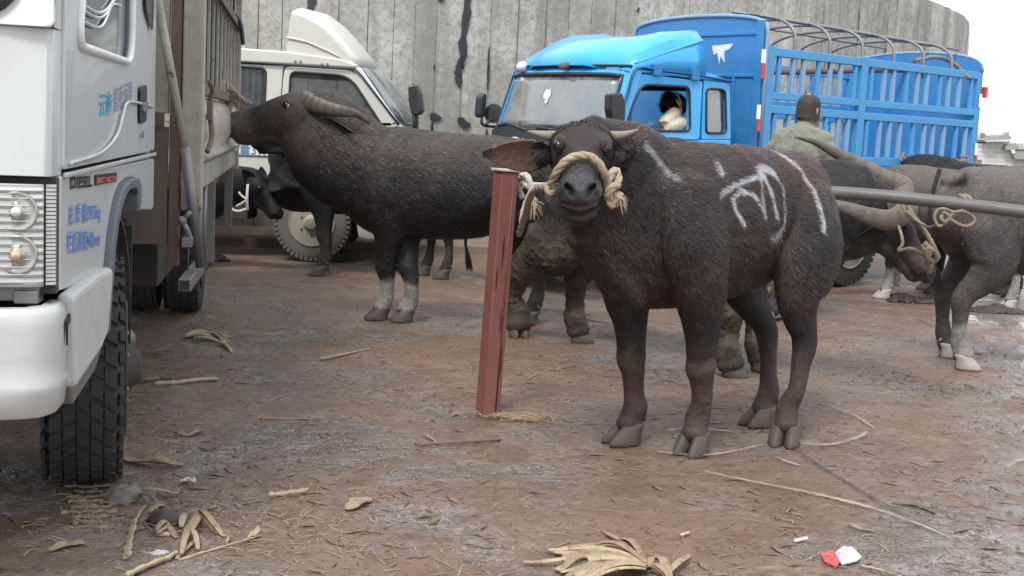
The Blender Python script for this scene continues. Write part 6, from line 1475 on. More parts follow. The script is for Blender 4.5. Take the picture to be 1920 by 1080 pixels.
# ---------------------------------------------------------------- red post, steel rail and their ropes
def post_and_rail():
    red = paint('faded_red_paint', (.185, .050, .040), .5, dirt=(.19, .10, .085), amt=.45, ds=5, chip=(.06, .03, .028), chip_amt=-.1, cs=18, bump=.25, streak=.5)
    base = gnd(914, 776); top = at(949, 322, 5.80) - V((base.x, base.y, 0))
    T = empty('hitching_post', (base.x, base.y, 0), 0, 'leaning faded red steel post with a pale cap, beside the young buffalo', 'post')
    m_ = MB(); ax = top.normalized(); a = R(28); s1 = V((math.cos(a), math.sin(a), 0)); s2 = ax.cross(s1).normalized(); s1 = s2.cross(ax).normalized()
    b0 = -ax * .03; hw = .043
    m_.hexa([b0 + s1 * i * hw + s2 * j * hw for i, j in ((-1, -1), (1, -1), (1, 1), (-1, 1))] + [top + s1 * i * hw + s2 * j * hw for i, j in ((-1, -1), (1, -1), (1, 1), (-1, 1))]); pst = m_.build('post_shaft', red, T, bevel=.007, seg=3)
    m_ = MB(); m_.tube([top * .02 - s2 * hw + s1 * .018, top * .99 - s2 * hw + s1 * .018], .004, 6); m_.build('weld_seam', paint('dark_red_seam', (.10, .03, .03), .6), pst, smooth=True)
    st = MB(); rnd = random.Random(5)
    for k in range(5):
        f0 = .30 + .16 * k * rnd.uniform(.7, 1.1); L_ = rnd.uniform(.08, .2); u = rnd.uniform(-.03, .04); rows = []
        for i in range(9):
            q = ax * (top.length * (f0) - L_ * i / 8) - s2 * (hw + .0012) + s1 * (u + rnd.uniform(-.002, .002)); w_ = .004 * math.sin(math.pi * (i + .5) / 9); rows.append([q - s1 * w_, q + s1 * w_])
        st.grid(rows)
    st.build('dark_drip', plain('dark_red_drip', (.07, .015, .015), .35), pst)
    m_ = MB(); t2 = top + ax * .001; c8 = [t2 + s1 * i * .052 + s2 * j * .052 + ax * (.0 if k == 0 else .012) for k in (0, 1) for i, j in ((-1, -1), (1, -1), (1, 1), (-1, 1))]; m_.hexa(c8); m_.build('cap_plate', paint('pale_cap', (.50, .44, .42), .5, amt=.4), T, bevel=.003)
    rail = empty('steel_rail', at(1740, 376, 6.33), 0, 'long grey steel pipe running from the red post across to the right edge', 'rail'); o = rail.location.copy()
    steel = paint('dull_grey_pipe', (.11, .105, .103), .5, .3, dirt=(.14, .10, .08), amt=.35, ds=5, chip=(.12, .07, .05), chip_amt=-.05, cs=14, bump=.25)
    m_ = MB(); m_.tube(smooth_path([at(1050, 349, 6.12) - o, at(1300, 350, 6.42) - o, at(1568, 361, 6.42) - o, at(1740, 376, 6.33) - o, at(1925, 398, 6.2) - o, at(2150, 426, 6.0) - o], 8), .0315, 16); m_.build('pipe', steel, rail, smooth=True)
    m_ = MB(); m_.tube([at(957, 345, 5.84) - o, at(1056, 349, 6.12) - o], .0135, 10); m_.build('end_rod', paint('light_grey_rod', (.42, .41, .41), .35, .4, amt=.2), rail, smooth=True)
    # pale rope hung on the rod beside the post
    h = empty('tether_rope', at(990, 360, 5.75), 0, 'pale rope looped over the thin rod just right of the red post', 'rope'); o = h.location.copy()
    def Q(x, y, D_): return at(x, y, D_) - o
    m_ = MB(); rope(m_, [Q(977, 352, 5.88), Q(976, 334, 5.86), Q(985, 328, 5.82), Q(993, 340, 5.80), Q(996, 358, 5.80), Q(988, 378, 5.80), Q(981, 400, 5.80), Q(978, 428, 5.8)], .016); rope(m_, [Q(980, 372, 5.86), Q(974, 356, 5.86), Q(978, 342, 5.86), Q(990, 350, 5.80)], .014); m_.build('rope_loop', M_rope_white, h, smooth=True)
    m_ = MB(); fray(m_, Q(1000, 380, 5.80), (.1, 0, -1), .02, .045, 70, 7); rope(m_, [Q(992, 366, 5.80), Q(1001, 378, 5.8), Q(1004, 392, 5.8)], .018); m_.build('frayed_end', M_rope, h, smooth=True)
    h = empty('tether_rope', at(1790, 395, 6.3), 0, 'brown rope knotted round the steel pipe before the grey buffalo', 'rope'); o = h.location.copy()
    m_ = MB()
    for dx in (0, 9): rope(m_, [Q(1800 + dx, 366, 6.34), Q(1810 + dx, 372, 6.28), Q(1812 + dx, 386, 6.28), Q(1804 + dx, 397, 6.31), Q(1793 + dx, 392, 6.38), Q(1793 + dx, 376, 6.40), Q(1800 + dx, 366, 6.34)], .010)
    rope(m_, [Q(1806, 394, 6.27), Q(1790, 398, 6.27), Q(1772, 392, 6.27), Q(1758, 394, 6.27), Q(1752, 408, 6.27), Q(1760, 424, 6.27), Q(1776, 414, 6.27), Q(1786, 400, 6.27)], .0085)
    rope(m_, [Q(1788, 398, 6.27), Q(1806, 396, 6.27), Q(1822, 404, 6.27), Q(1828, 414, 6.27), Q(1814, 424, 6.27), Q(1796, 420, 6.27), Q(1782, 412, 6.27), Q(1768, 418, 6.27)], .0085)
    rope(m_, [Q(1772, 400, 6.27), Q(1764, 408, 6.26), Q(1772, 416, 6.26), Q(1780, 406, 6.26), Q(1768, 398, 6.26)], .010)
    rope(m_, [Q(1756, 420, 6.3), Q(1742, 426, 6.4), Q(1720, 414, 6.5), Q(1700, 396, 6.54)], .0075)
    m_.build('rope_knot', M_rope_old, h, smooth=True)
    # frayed bundle the large buffalo mouths at
    h = empty('rope_bundle', at(430, 190, 8.9), 0, 'frayed straw coloured rope bundle hanging from the white truck before the raised muzzle', 'rope'); o = h.location.copy()
    m_ = MB(); rnd = random.Random(8)
    rope(m_, [Q(408, 150, 8.9), Q(425, 158, 8.8), Q(440, 172, 8.75), Q(455, 188, 8.7), Q(470, 194, 8.68)], .02); rope(m_, [Q(412, 152, 8.8), Q(420, 190, 8.75), Q(428, 230, 8.75), Q(426, 262, 8.75), Q(420, 285, 8.8)], .014)
    rope(m_, [Q(415, 152, 8.8), Q(418, 175, 8.8), Q(414, 192, 8.8)], .02); rope(m_, [Q(426, 160, 8.75), Q(432, 200, 8.7), Q(431, 235, 8.7), Q(437, 250, 8.7), Q(439, 215, 8.7)], .011)
    fray(m_, Q(428, 172, 8.72), (.5, 0, -.8), .03, .10, 70, 2); fray(m_, Q(450, 205, 8.60), (.8, 0, .1), .03, .06, 30, 4); m_.build('rope_strands', M_rope, h, smooth=True)
post_and_rail()

# ---------------------------------------------------------------- people
M_skin = NT('weathered_skin'); M_skin.set(Base_Color=M_skin.mix(M_skin.noise(22, 5), (.26, .13, .085), (.36, .20, .14)), Roughness=.5, Subsurface_Weight=.08); M_skin.bump(M_skin.noise(80, 3), .2, .002); M_skin = M_skin.m
def hand(mb, wr, d, palm_n, side, curl=.6, s=1.0):
    """palm, four fingers and a thumb; d = pointing direction, side = towards the thumb"""
    wr, d, pn, sd = V(wr), V(d).normalized(), V(palm_n).normalized(), V(side).normalized()
    flesh(mb, [wr - d * .02, wr + d * .03, wr + d * .075, wr + d * .092], [(.022 * s, .017 * s), (.034 * s, .016 * s), (.040 * s, .014 * s), (.036 * s, .011 * s)], up=pn, n=14, sub=3)
    for k, (o, L_) in enumerate(((.030, .068), (.010, .078), (-.010, .072), (-.029, .056))):
        p = wr + d * .088 + sd * o * s; dd = d.copy(); pts = [p - d * .015, p]
        for j, f in enumerate((.45, .32, .23)):
            dd = (dd * math.cos(curl) + pn * math.sin(curl)).normalized() if j else (d * math.cos(curl * .6) + pn * math.sin(curl * .6)).normalized(); p = p + dd * L_ * f; pts.append(p)
        flesh(mb, pts, [(.0092, .0092)] * 3 + [(.0082, .008)] + [(.0068, .0066)], up=pn, n=10, sub=2)
    p = wr + d * .028 + sd * .030; pts = [p - sd * .012, p + sd * .022 + d * .018 + pn * .008, p + sd * .030 + d * .045 + pn * .022, p + sd * .024 + d * .066 + pn * .034]
    flesh(mb, pts, [(.012, .012), (.0115, .011), (.010, .010), (.008, .008)], up=pn, n=10, sub=2)
def head_flesh(mb, c, f, up, s=1.0):
    c, f, up = V(c), V(f).normalized(), V(up); up = (up - f * up.dot(f)).normalized(); r = f.cross(up)
    P = lambda a, b, d_=0: c + f * a * s + up * b * s + r * d_ * s
    flesh(mb, [P(-.03, .0), P(-.015, .05), P(-.01, .09)], [(.070 * s, .085 * s), (.074 * s, .092 * s), (.055 * s, .070 * s)], up=f, n=20)
    flesh(mb, [P(.01, -.10), P(.012, -.05), P(.005, 0.0), P(.0, .06)], [(.040 * s, .045 * s), (.055 * s, .070 * s), (.066 * s, .082 * s), (.066 * s, .080 * s)], up=f, n=20)
    flesh(mb, [P(.085, .02), P(.100, -.005), P(.108, -.025), P(.09, -.035)], [(.007 * s, .008 * s), (.010 * s, .012 * s), (.015 * s, .012 * s), (.013 * s, .008 * s)], up=up, n=10, sub=3)
    flesh(mb, [P(.074, .028, -.04), P(.086, .030, 0), P(.074, .028, .04)], [(.010 * s, .009 * s)] * 3, up=up, n=8, sub=3)
    for b, w in ((-.056, .022), (-.068, .020)): flesh(mb, [P(.080, b, -w), P(.088, b, 0), P(.080, b, w)], [(.006 * s, .006 * s)] * 3, up=up, n=8, sub=2)
    flesh(mb, [P(.055, -.105), P(.072, -.095)], [(.022 * s, .018 * s)] * 2, up=up, n=10, sub=2)
    for q in (-1, 1):
        flesh(mb, [P(-.005, -.030, q * .070), P(-.012, -.005, q * .078), P(-.012, .018, q * .078), P(.0, .028, q * .074)], [(.010 * s, .008 * s), (.014 * s, .007 * s), (.016 * s, .007 * s), (.010 * s, .006 * s)], up=r, n=8, sub=2)
    return P
def hair_cap(name, parent, P, s, mat_, zmin, count=2600, L_=.018, front=.05, seed=1, top=.12, hair=True):
    rnd = random.Random(seed); m_ = MB(); rows = []
    for i in range(15):
        b = zmin + (top - zmin) * i / 14; rr = math.sqrt(max(.02, 1 - ((b - .04) / (top - .035)) ** 2)) if b > .04 else 1.0; row = []
        for k in range(28):
            a = 2 * math.pi * k / 28; x = math.cos(a) * .092 * rr - .018; y = math.sin(a) * .080 * rr
            lim = front if b < .065 else .12
            row.append(P(min(x, lim), b + rnd.uniform(-.003, .003), y))
        rows.append(row + [row[0]])
    m_.grid(rows); m_.add([P(-.018, top + .002)] + rows[-1][:-1], [(0, 1 + k, 1 + (k + 1) % 28) for k in range(28)])
    if hair:
        for _ in range(count):
            i = rnd.randrange(0, 14); k = rnd.randrange(28); q = rows[i][k].lerp(rows[i + 1][k + 1], rnd.random()); n_ = (q - P(-.018, .03)).normalized(); dn = (P(0, -1, 0) - P(0, 0, 0)).normalized() * .8
            e = q + (n_ * .5 + dn + V((rnd.uniform(-1, 1), rnd.uniform(-1, 1), rnd.uniform(-1, 1))) * .5) * L_; t = n_.cross(dn).normalized() * .0014
            m_.add([q - t, q + t, e], [(0, 1, 2)])
    return m_.build(name, mat_, parent, smooth=True)
def cloth_mat(name, a, b, dirt=(.1, .09, .08)):
    t = NT(name); n1 = t.noise(6, 5, .6); n2 = t.noise(160, 2, .5)
    c = t.mix(n1, a, b); c = t.mix(t.ramp(t.noise(3, 6, .7), [(.5, 0), (.75, .4)]), c, dirt); t.set(Base_Color=c, Roughness=.9, Sheen_Weight=.15)
    t.bump(t.math('ADD', t.math('MULTIPLY', t.noise(9, 5, .6, dist=.8), 2.5), t.math('MULTIPLY', n2, .3)), .7, .02); return t.m
def solid_from(mb, vox, name, mat_, parent, it=4, wr=0.0):
    me = fuse(mb, vox, it)
    if wr:
        co = get_co(me); no = get_no(me); co = co + no * ((np.sin(co[:, 2] * 60 + 3 * nz(co, 9)) * .5 + nz(co, 26, 2)) * wr)[:, None]; set_co(me, co)
    return link_mesh(name, me, mat_, parent, True)
def man_standing():
    T = empty('person', (2.035, 9.36, 0), R(48), 'balding man in a khaki green jacket standing with his back turned beside the blue truck', 'person')
    b = MB(); P = head_flesh(b, (.095, -.01, 1.535), (1, -.25, -.12), (.1, 0, 1), 1.02)
    flesh(b, [(.03, 0, 1.32), (.05, 0, 1.42), (.08, 0, 1.50)], [(.07, .065), (.056, .058), (.052, .056)], up=(1, 0, 0), n=14)
    flesh(b, [(0, 0, .86), (.0, 0, 1.0), (.02, 0, 1.18), (.03, 0, 1.34)], [(.15, .10), (.135, .095), (.15, .105), (.13, .08)], up=(1, 0, 0), n=18)
    for s_ in (-1, 1):
        flesh(b, [(.03, s_ * .15, 1.35), (.04, s_ * .20, 1.25), (.10, s_ * .225, 1.06), (.22, s_ * .18, 1.0), (.33, s_ * .09, .97)], [(.05, .05), (.045, .045), (.036, .036), (.032, .032), (.024, .022)], n=12)
        flesh(b, [(0, s_ * .085, .86), (.02, s_ * .095, .65), (.03, s_ * .10, .47), (.0, s_ * .10, .28), (-.03, s_ * .10, .08), (.06, s_ * .105, .04)], [(.085, .09), (.072, .078), (.052, .055), (.05, .055), (.034, .038), (.034, .025)], up=(1, 0, 0), n=14)
        hand(b, (.345, s_ * .08, .965), (.9, -s_ * .4, -.05), (.1, -s_ * .5, -.8), (.4, 0, .9), .75)
    solid_from(b, .0075, 'body', M_skin, T, 3)
    j = MB(); flesh(j, [(-.02, 0, .74), (-.01, 0, .86), (.0, 0, 1.02), (.015, 0, 1.18), (.02, 0, 1.32), (.035, 0, 1.40)], [(.195, .145), (.19, .14), (.18, .135), (.195, .135), (.18, .11), (.095, .085)], up=(1, 0, 0), n=24)
    flesh(j, [(.02, -.20, 1.34), (.025, 0, 1.385), (.02, .20, 1.34)], [(.055, .06)] * 3, up=(0, 0, 1), n=14)
    for s_ in (-1, 1): flesh(j, [(.02, s_ * .14, 1.34), (.03, s_ * .215, 1.25), (.08, s_ * .245, 1.07), (.20, s_ * .19, 1.0), (.30, s_ * .12, .975)], [(.07, .07), (.068, .07), (.056, .058), (.052, .052), (.042, .042)], n=14)
    flesh(j, [(.045, 0, 1.385), (.055, 0, 1.425)], [(.082, .08), (.074, .074)], up=(1, 0, 0), n=18)
    solid_from(j, .009, 'jacket', cloth_mat('khaki_green_cloth', (.15, .155, .115), (.215, .215, .165)), T, 3, .004)
    t = MB(); flesh(t, [(-.0, 0, .95), (-.0, 0, .82)], [(.17, .125), (.18, .135)], up=(1, 0, 0), n=20)
    for s_ in (-1, 1): flesh(t, [(-.0, s_ * .09, .84), (.02, s_ * .10, .65), (.03, s_ * .105, .47), (.0, s_ * .105, .28), (-.03, s_ * .105, .07)], [(.10, .11), (.092, .098), (.075, .08), (.068, .075), (.064, .07)], up=(1, 0, 0), n=16)
    solid_from(t, .010, 'trousers', cloth_mat('dark_trousers', (.03, .032, .04), (.05, .05, .058)), T, 3, .004)
    for s_ in (-1, 1):
        k = MB(); flesh(k, [(-.075, s_ * .105, .045), (.0, s_ * .105, .055), (.10, s_ * .11, .04), (.17, s_ * .115, .032)], [(.036, .04), (.042, .05), (.044, .036), (.034, .026)], n=14)
        solid_from(k, .007, 'shoe', plain('white_shoe', (.55, .54, .52), .6), T, 2)
    hair_cap('hair', T, P, 1.0, plain('short_dark_hair', (.040, .030, .027), .75), -.055, 4500, .010, .035, 3, .128)
    e = MB(); [e.ball(P(.079, .012, q * .030), .0105, 12, 8) for q in (-1, 1)]
    return T
man_standing()
def shovel():
    tip = gnd(1432, 606); T = empty('shovel', tip, R(20), 'flat metal shovel with a bright edge, its blade resting beside the muddy hooves', 'shovel')
    def Q(x, y, D_): return at(x, y, D_) - tip
    g = tip.y; m_ = MB(); o = [Q(1412, 570, g + .06), Q(1437, 607, g), Q(1446, 600, g + .12), Q(1432, 560, g + .16)]
    T.rotation_euler = (0, 0, 0); m_.prism(o, (0, .006, .003)); m_.build('blade', M_steel, T)
    m_ = MB(); m_.tube([Q(1410, 570, g + .055), Q(1436, 607, g - .004)], .013, 8); m_.build('bright_edge', plain('bright_worn_edge', (.75, .76, .76), .4), T, smooth=True)
    m_ = MB(); hnd = V((2.035, 9.36, 0)) + Matrix.Rotation(R(48), 3, 'Z') @ V((.43, 0, .94)) - tip; m_.tube([Q(1432, 562, g + .13), hnd * .6 + Q(1432, 562, g + .13) * .4, hnd + V((0.02, 0, .1))], .015, 10); m_.build('handle', paint('wooden_handle', (.25, .17, .10), .7), T, smooth=True)
shovel()
def driver():
    M = T3f['_M']; p = lambda x, y, v: pl(T3f, x, y, 1, v)
    c = p(1268, 200, .42); base = V((c.x, c.y, c.z - .75)); w = M @ base; T = empty('person', w, R(39.04), 'driver in a cream long sleeved top leaning head on arm inside the blue cab', 'person')
    L_ = lambda x, y, v: p(x, y, v) - base
    hc = L_(1262, 199, .40); b = MB(); P = head_flesh(b, hc, (.25, .25, -.92), (.05, -.9, .35), .98)
    sh = hc + V((.10, .02, -.20)); pel = V((.12, .05, -.02))
    flesh(b, [pel, pel + V((0, 0, .25)), sh + V((.0, 0, -.05)), hc + V((.05, .03, -.10)), hc], [(.14, .10), (.13, .10), (.14, .09), (.055, .05), (.05, .05)], up=(1, 0, 0), n=16)
    el = L_(1246, 234, .16); wr = L_(1276, 208, .20)
    flesh(b, [sh + V((.02, -.14, 0)), L_(1286, 232, .20), el, wr], [(.045, .045), (.042, .042), (.035, .035), (.024, .022)], n=12)
    hand(b, wr, (-.1, .1, 1), (-.7, .5, 0), (-.6, -.6, 0), .5, 1.0)
    flesh(b, [sh + V((.02, .14, 0)), sh + V((-.05, .2, -.22)), sh + V((-.28, .05, -.27))], [(.045, .045), (.038, .038), (.025, .024)], n=12); hand(b, sh + V((-.29, .04, -.27)), (-1, -.1, 0), (0, 0, -1), (0, -1, .1), .5)
    for q in (-.1, .14): flesh(b, [pel + V((0, q, 0)), pel + V((-.42, q, .02)), pel + V((-.50, q, -.36)), pel + V((-.62, q, -.38))], [(.08, .08), (.06, .06), (.04, .04), (.035, .03)], n=12)
    solid_from(b, .0075, 'body', M_skin, T, 3)
    j = MB(); flesh(j, [pel + V((0, 0, .0)), pel + V((0, 0, .25)), sh + V((.0, 0, -.02)), sh + V((-.01, 0, .05))], [(.17, .13), (.165, .125), (.17, .10), (.09, .07)], up=(1, 0, 0), n=20)
    flesh(j, [sh + V((.02, -.13, -.01)), L_(1288, 232, .20), el + V((-.01, -.01, -.01)), L_(1258, 216, .19), L_(1268, 212, .20)], [(.065, .065), (.062, .062), (.060, .055), (.052, .052), (.044, .044)], n=14)
    flesh(j, [sh + V((.02, .13, 0)), sh + V((-.05, .2, -.22)), sh + V((-.24, .07, -.27))], [(.065, .065), (.055, .055), (.045, .045)], n=14)
    solid_from(j, .009, 'shirt', cloth_mat('cream_cloth', (.50, .42, .31), (.62, .53, .41), (.35, .28, .2)), T, 3, .004)
    t = MB()
    for q in (-.1, .14): flesh(t, [pel + V((.02, q, 0)), pel + V((-.42, q, .02)), pel + V((-.50, q, -.34))], [(.10, .10), (.08, .08), (.06, .06)], n=12)
    solid_from(t, .012, 'trousers', cloth_mat('dark_blue_trousers', (.02, .025, .04), (.03, .035, .05)), T, 2)
    hair_cap('hair', T, P, 1.0, plain('black_hair', (.010, .009, .010), .6), -.075, 5000, .03, .055, 5, .132)
driver()
# ---------------------------------------------------------------- litter and straw on the ground
M_straw = NT('dry_straw'); _n = M_straw.noise(30, 5, .7); M_straw.set(Base_Color=M_straw.mix(_n, (.20, .14, .085), (.38, .28, .165)), Roughness=.7); M_straw.bump(M_straw.noise(120, 3), .4, .002); M_straw = M_straw.m
def husk_mat(name, a, b, d):
    t = NT(name); n1 = t.noise(14, 6, .7); c = t.mix(n1, a, b); c = t.mix(t.ramp(t.noise(40, 5, .75), [(.52, 0), (.62, .8)]), c, d)
    t.set(Base_Color=c, Roughness=.65); t.bump(t.math('ADD', t.noise(1, 4, .6, t.map((60, 60, 8))), n1), .5, .004); return t.m
M_husk = husk_mat('yellow_husk', (.30, .225, .13), (.44, .35, .215), (.16, .10, .06)); M_leaf = husk_mat('dry_leaf', (.22, .145, .09), (.34, .245, .155), (.12, .08, .05)); M_wood = husk_mat('old_stalk', (.27, .195, .125), (.39, .30, .195), (.10, .07, .045)); M_dark = husk_mat('dark_stalk', (.10, .065, .045), (.18, .12, .085), (.05, .035, .025))
M_clod = paint('wet_mud_clod', (.070, .045, .032), .45, dirt=(.12, .08, .055), amt=.5, ds=30, bump=.6, bs=90)
M_dung = paint('dark_dung', (.030, .024, .019), .55, dirt=(.06, .045, .033), amt=.5, ds=20, bump=.9, bs=50)
def GP(px, py, h=0.0): return gnd(px, py, h)
def stalk(name, label, cat, pts, r, mat_, taper=.6, lift=0.0, group=None, flat=.8, leafy=0, seed=1):
    P_ = [GP(*q) for q in pts]; c = sum(P_, V()) / len(P_); T = empty(name, c, 0, label, cat, group); rnd = random.Random(seed)
    p = smooth_path([q - c + V((0, 0, r * .8 + lift * math.sin(math.pi * i / max(1, len(P_) - 1)))) for i, q in enumerate(P_)], 7); n = len(p)
    p = [q + V((rnd.uniform(-1, 1), rnd.uniform(-1, 1), 0)) * r * .25 for q in p]
    m_ = MB(); m_.tube(p, [r * (1 - (1 - taper) * i / (n - 1)) * (1 + .22 * math.sin(i * 1.9 + seed)) for i in range(n)], 8, flat=flat); m_.build('stem', mat_, T, smooth=True)
    for k in range(leafy):
        i = rnd.randrange(1, n - 2); a = rnd.uniform(-1, 1); d = (p[i + 1] - p[i]).normalized(); s_ = V((-d.y, d.x, 0)); L_ = rnd.uniform(.05, .12); mm = MB(); w_ = rnd.uniform(.006, .014); e = (d * rnd.uniform(.3, 1) + s_ * a).normalized()
        t_ = V((-e.y, e.x, 0)); mm.grid([[p[i] + e * L_ * u - t_ * w_ * math.sin(math.pi * min(.95, u + .08)) + V((0, 0, .004 + .02 * u * (1 - u))), p[i] + e * L_ * u + V((0, 0, .008 + .03 * u * (1 - u))), p[i] + e * L_ * u + t_ * w_ * math.sin(math.pi * min(.95, u + .08)) + V((0, 0, .004))] for u in (0, .2, .4, .6, .8, 1)]); mm.build('dry_blade', mat_, T, solid=.0015)
    return T
def leaf(name, label, cat, pts, w, mat_, curl=.5, seed=1, group=None, folds=0, blades=0, z0=.004):
    P_ = [GP(*q) for q in pts]; c = sum(P_, V()) / len(P_); T = empty(name, c, 0, label, cat, group); rnd = random.Random(seed)
    p = smooth_path([q - c for q in P_], 8); n = len(p); rows = []
    for i, q in enumerate(p):
        u = i / (n - 1); t = (p[min(i + 1, n - 1)] - p[max(i - 1, 0)]).normalized(); s_ = V((-t.y, t.x, 0)); ww = w * (math.sin(math.pi * (u * .92 + .04)) ** .55) * rnd.uniform(.85, 1.12); row = []
        for k in range(-4, 5):
            v = k / 4; z = curl * ww * (v * v) * (.6 + .5 * math.sin(u * 9 + seed)) + .10 * w * math.sin(v * 9 + u * 4 + seed) + .2 * w * abs(math.sin(u * 5 + seed))
            row.append(q + s_ * ww * v + V((0, 0, z0 + max(0, z))))
        rows.append(row)
    m_ = MB(); m_.grid(rows); m_.build('blade', mat_, T, smooth=True, solid=.003); return T
stalk('dry_stalk', 'pale forked stalk lying on the mud midway between truck and red post', 'stalk', [(602, 676), (640, 668), (668, 662), (694, 656)], .010, M_wood, .5, seed=2)
stalk('dry_stalk', 'long straight dry stalk lying beside the front truck wheel, up the yard', 'stalk', [(290, 722), (330, 720), (372, 715), (408, 713)], .011, M_wood, .9, seed=3)
stalk('dry_stalk', 'short thick dark stick just above the straight dry stalk by the truck', 'stalk', [(270, 716), (300, 713), (325, 714)], .014, M_dark, .6, seed=4)
stalk('dry_stalk', 'cut hollow stalk end lying alone at lower left centre', 'stalk', [(502, 932), (540, 928), (578, 922)], .0095, M_wood, .85, seed=5)
stalk('dry_stalk', 'thick pale woody stalk slanting on the ground behind the front wheel', 'stalk', [(238, 1052), (242, 1020), (252, 985), (266, 960)], .016, M_wood, .7, seed=6, flat=.4)
stalk('dry_stalk', 'thick yellow stalk at the bottom edge of the picture near the truck', 'stalk', [(240, 1086), (290, 1064), (330, 1046)], .017, M_husk, .8, seed=7, flat=.5)
stalk('dry_stalk', 'long thin stem running from the yellow stalk towards the lower centre', 'stalk', [(336, 1054), (380, 1040), (440, 1022), (490, 1006)], .007, M_wood, .5, seed=8, leafy=3)
stalk('dry_stalk', 'forked brown branch lying on the wet ground left of the hooves', 'stalk', [(780, 836), (830, 833), (880, 830), (936, 826)], .008, M_dark, .9, seed=9)
stalk('dry_stalk', 'small pale twig crossing the brown forked branch', 'stalk', [(798, 818), (812, 826), (820, 834)], .006, M_wood, .5, seed=10)
stalk('dry_stalk', 'thin straw stem right of the red post', 'straw', [(990, 711), (1010, 702), (1038, 691)], .0045, M_straw, .7, seed=11)
stalk('dry_stalk', 'dark wet twig lying behind the calf by the muddy hoof', 'stalk', [(1100, 600), (1122, 604), (1148, 607)], .008, M_dark, .4, seed=12)
stalk('dry_stalk', 'yellow straw at the bottom edge right of the red packet', 'straw', [(1614, 1062), (1650, 1070), (1690, 1083)], .004, M_husk, .6, seed=13)
stalk('dry_stalk', 'thin straw left of the fork, lying across the mud', 'straw', [(488, 785), (530, 786), (588, 786)], .004, M_straw, .7, seed=14)
stalk('dry_stalk', 'short dark twig beside the yellow husk pile', 'stalk', [(255, 660), (285, 664), (312, 668)], .010, M_dark, .5, seed=15)
stalk('dry_stalk', 'thin reddish twig on the bare ground below the grey buffalo rump', 'stalk', [(1722, 600), (1735, 605), (1748, 612)], .005, M_dark, .5, seed=16)
leaf('dry_leaf', 'long curled brown leaf touching the front truck wheel', 'leaf', [(222, 858), (256, 868), (300, 872), (344, 874)], .026, M_leaf, .7, 2)
leaf('dry_leaf', 'small torn tan leaf lying alone left of bottom centre', 'leaf', [(652, 958), (672, 948), (692, 938)], .030, M_leaf, .4, 3)
leaf('dry_leaf', 'narrow dry leaf at the lower left corner', 'leaf', [(92, 1036), (125, 1026), (158, 1020)], .018, M_leaf, .5, 4)
leaf('dry_leaf', 'dark curled leaf near the pavement joint at right', 'leaf', [(1672, 946), (1710, 950), (1735, 956), (1754, 966)], .014, M_dark, .6, 5)
leaf('dry_leaf', 'pale crumpled leaf on the mud left of the joint', 'leaf', [(1588, 984), (1608, 992), (1640, 1000)], .010, M_leaf, .5, 6)
leaf('dry_leaf', 'pale curled leaf below the straight stalk by the truck', 'leaf', [(330, 812), (352, 818), (380, 810)], .013, M_leaf, .6, 7)
leaf('dry_leaf', 'whitish scrap of leaf right of the truck wheel', 'leaf', [(340, 906), (352, 902), (366, 906)], .014, husk_mat('white_leaf', (.5, .44, .38), (.6, .55, .5), (.2, .14, .1)), .6, 8)
# husks: one pile far left, one fan at the bottom edge, one tangle at lower left
def husk_pile(name, label, c_px, items, seed, mat_=None, W_=.03):
    c = GP(*c_px); T = empty(name, c, 0, label, 'corn husk'); rnd = random.Random(seed)
    its = []
    for pts, w, mm in items:
        if w < .02: its.append((pts, w, mm)); continue
        for q in (-1, 0, 1): its.append(([(x + rnd.uniform(-3, 3) + q * rnd.uniform(1, 5) * i, y + q * rnd.uniform(1.5, 5.5) * (i + .3) * .5) for i, (x, y) in enumerate(pts)], w * rnd.uniform(.35, .55), rnd.choice((mm, mm, M_leaf, M_wood))))
    for k, (pts, w, mm) in enumerate(its):
        p = smooth_path([GP(x, y) - c for x, y in pts], 7); n = len(p); rows = []; h0 = rnd.uniform(.004, .035)
        for i, q in enumerate(p):
            u = i / (n - 1); t = (p[min(i + 1, n - 1)] - p[max(i - 1, 0)]).normalized(); s_ = V((-t.y, t.x, 0)); ww = w * (math.sin(math.pi * (u * .9 + .05)) ** .5); row = []
            for j in range(-4, 5):
                v = j / 4; z = h0 * math.sin(math.pi * min(1, u + .15)) + .28 * ww * (1 - v * v) * (1 if k % 2 else .6) + .16 * w * math.sin(v * 14 + k)
                row.append(q + s_ * ww * v + V((0, 0, .004 + max(0, z))))
            rows.append(row)
        m_ = MB(); m_.grid(rows); m_.build('husk_blade', mm, T, smooth=True, solid=.0025)
    return T
husk_pile('corn_husk', 'yellow husk pile on the yard beyond the front truck wheel', (395, 638), [([(348, 636), (375, 630), (402, 628)], .035, M_husk), ([(362, 640), (390, 640), (415, 642)], .03, M_leaf), ([(380, 630), (405, 634), (428, 652)], .03, M_leaf), ([(395, 626), (415, 634), (430, 646)], .022, M_husk), ([(400, 634), (436, 634)], .014, M_leaf), ([(408, 646), (424, 652), (432, 660)], .02, M_husk), ([(350, 634), (390, 636), (414, 628)], .012, M_dark)], 3)
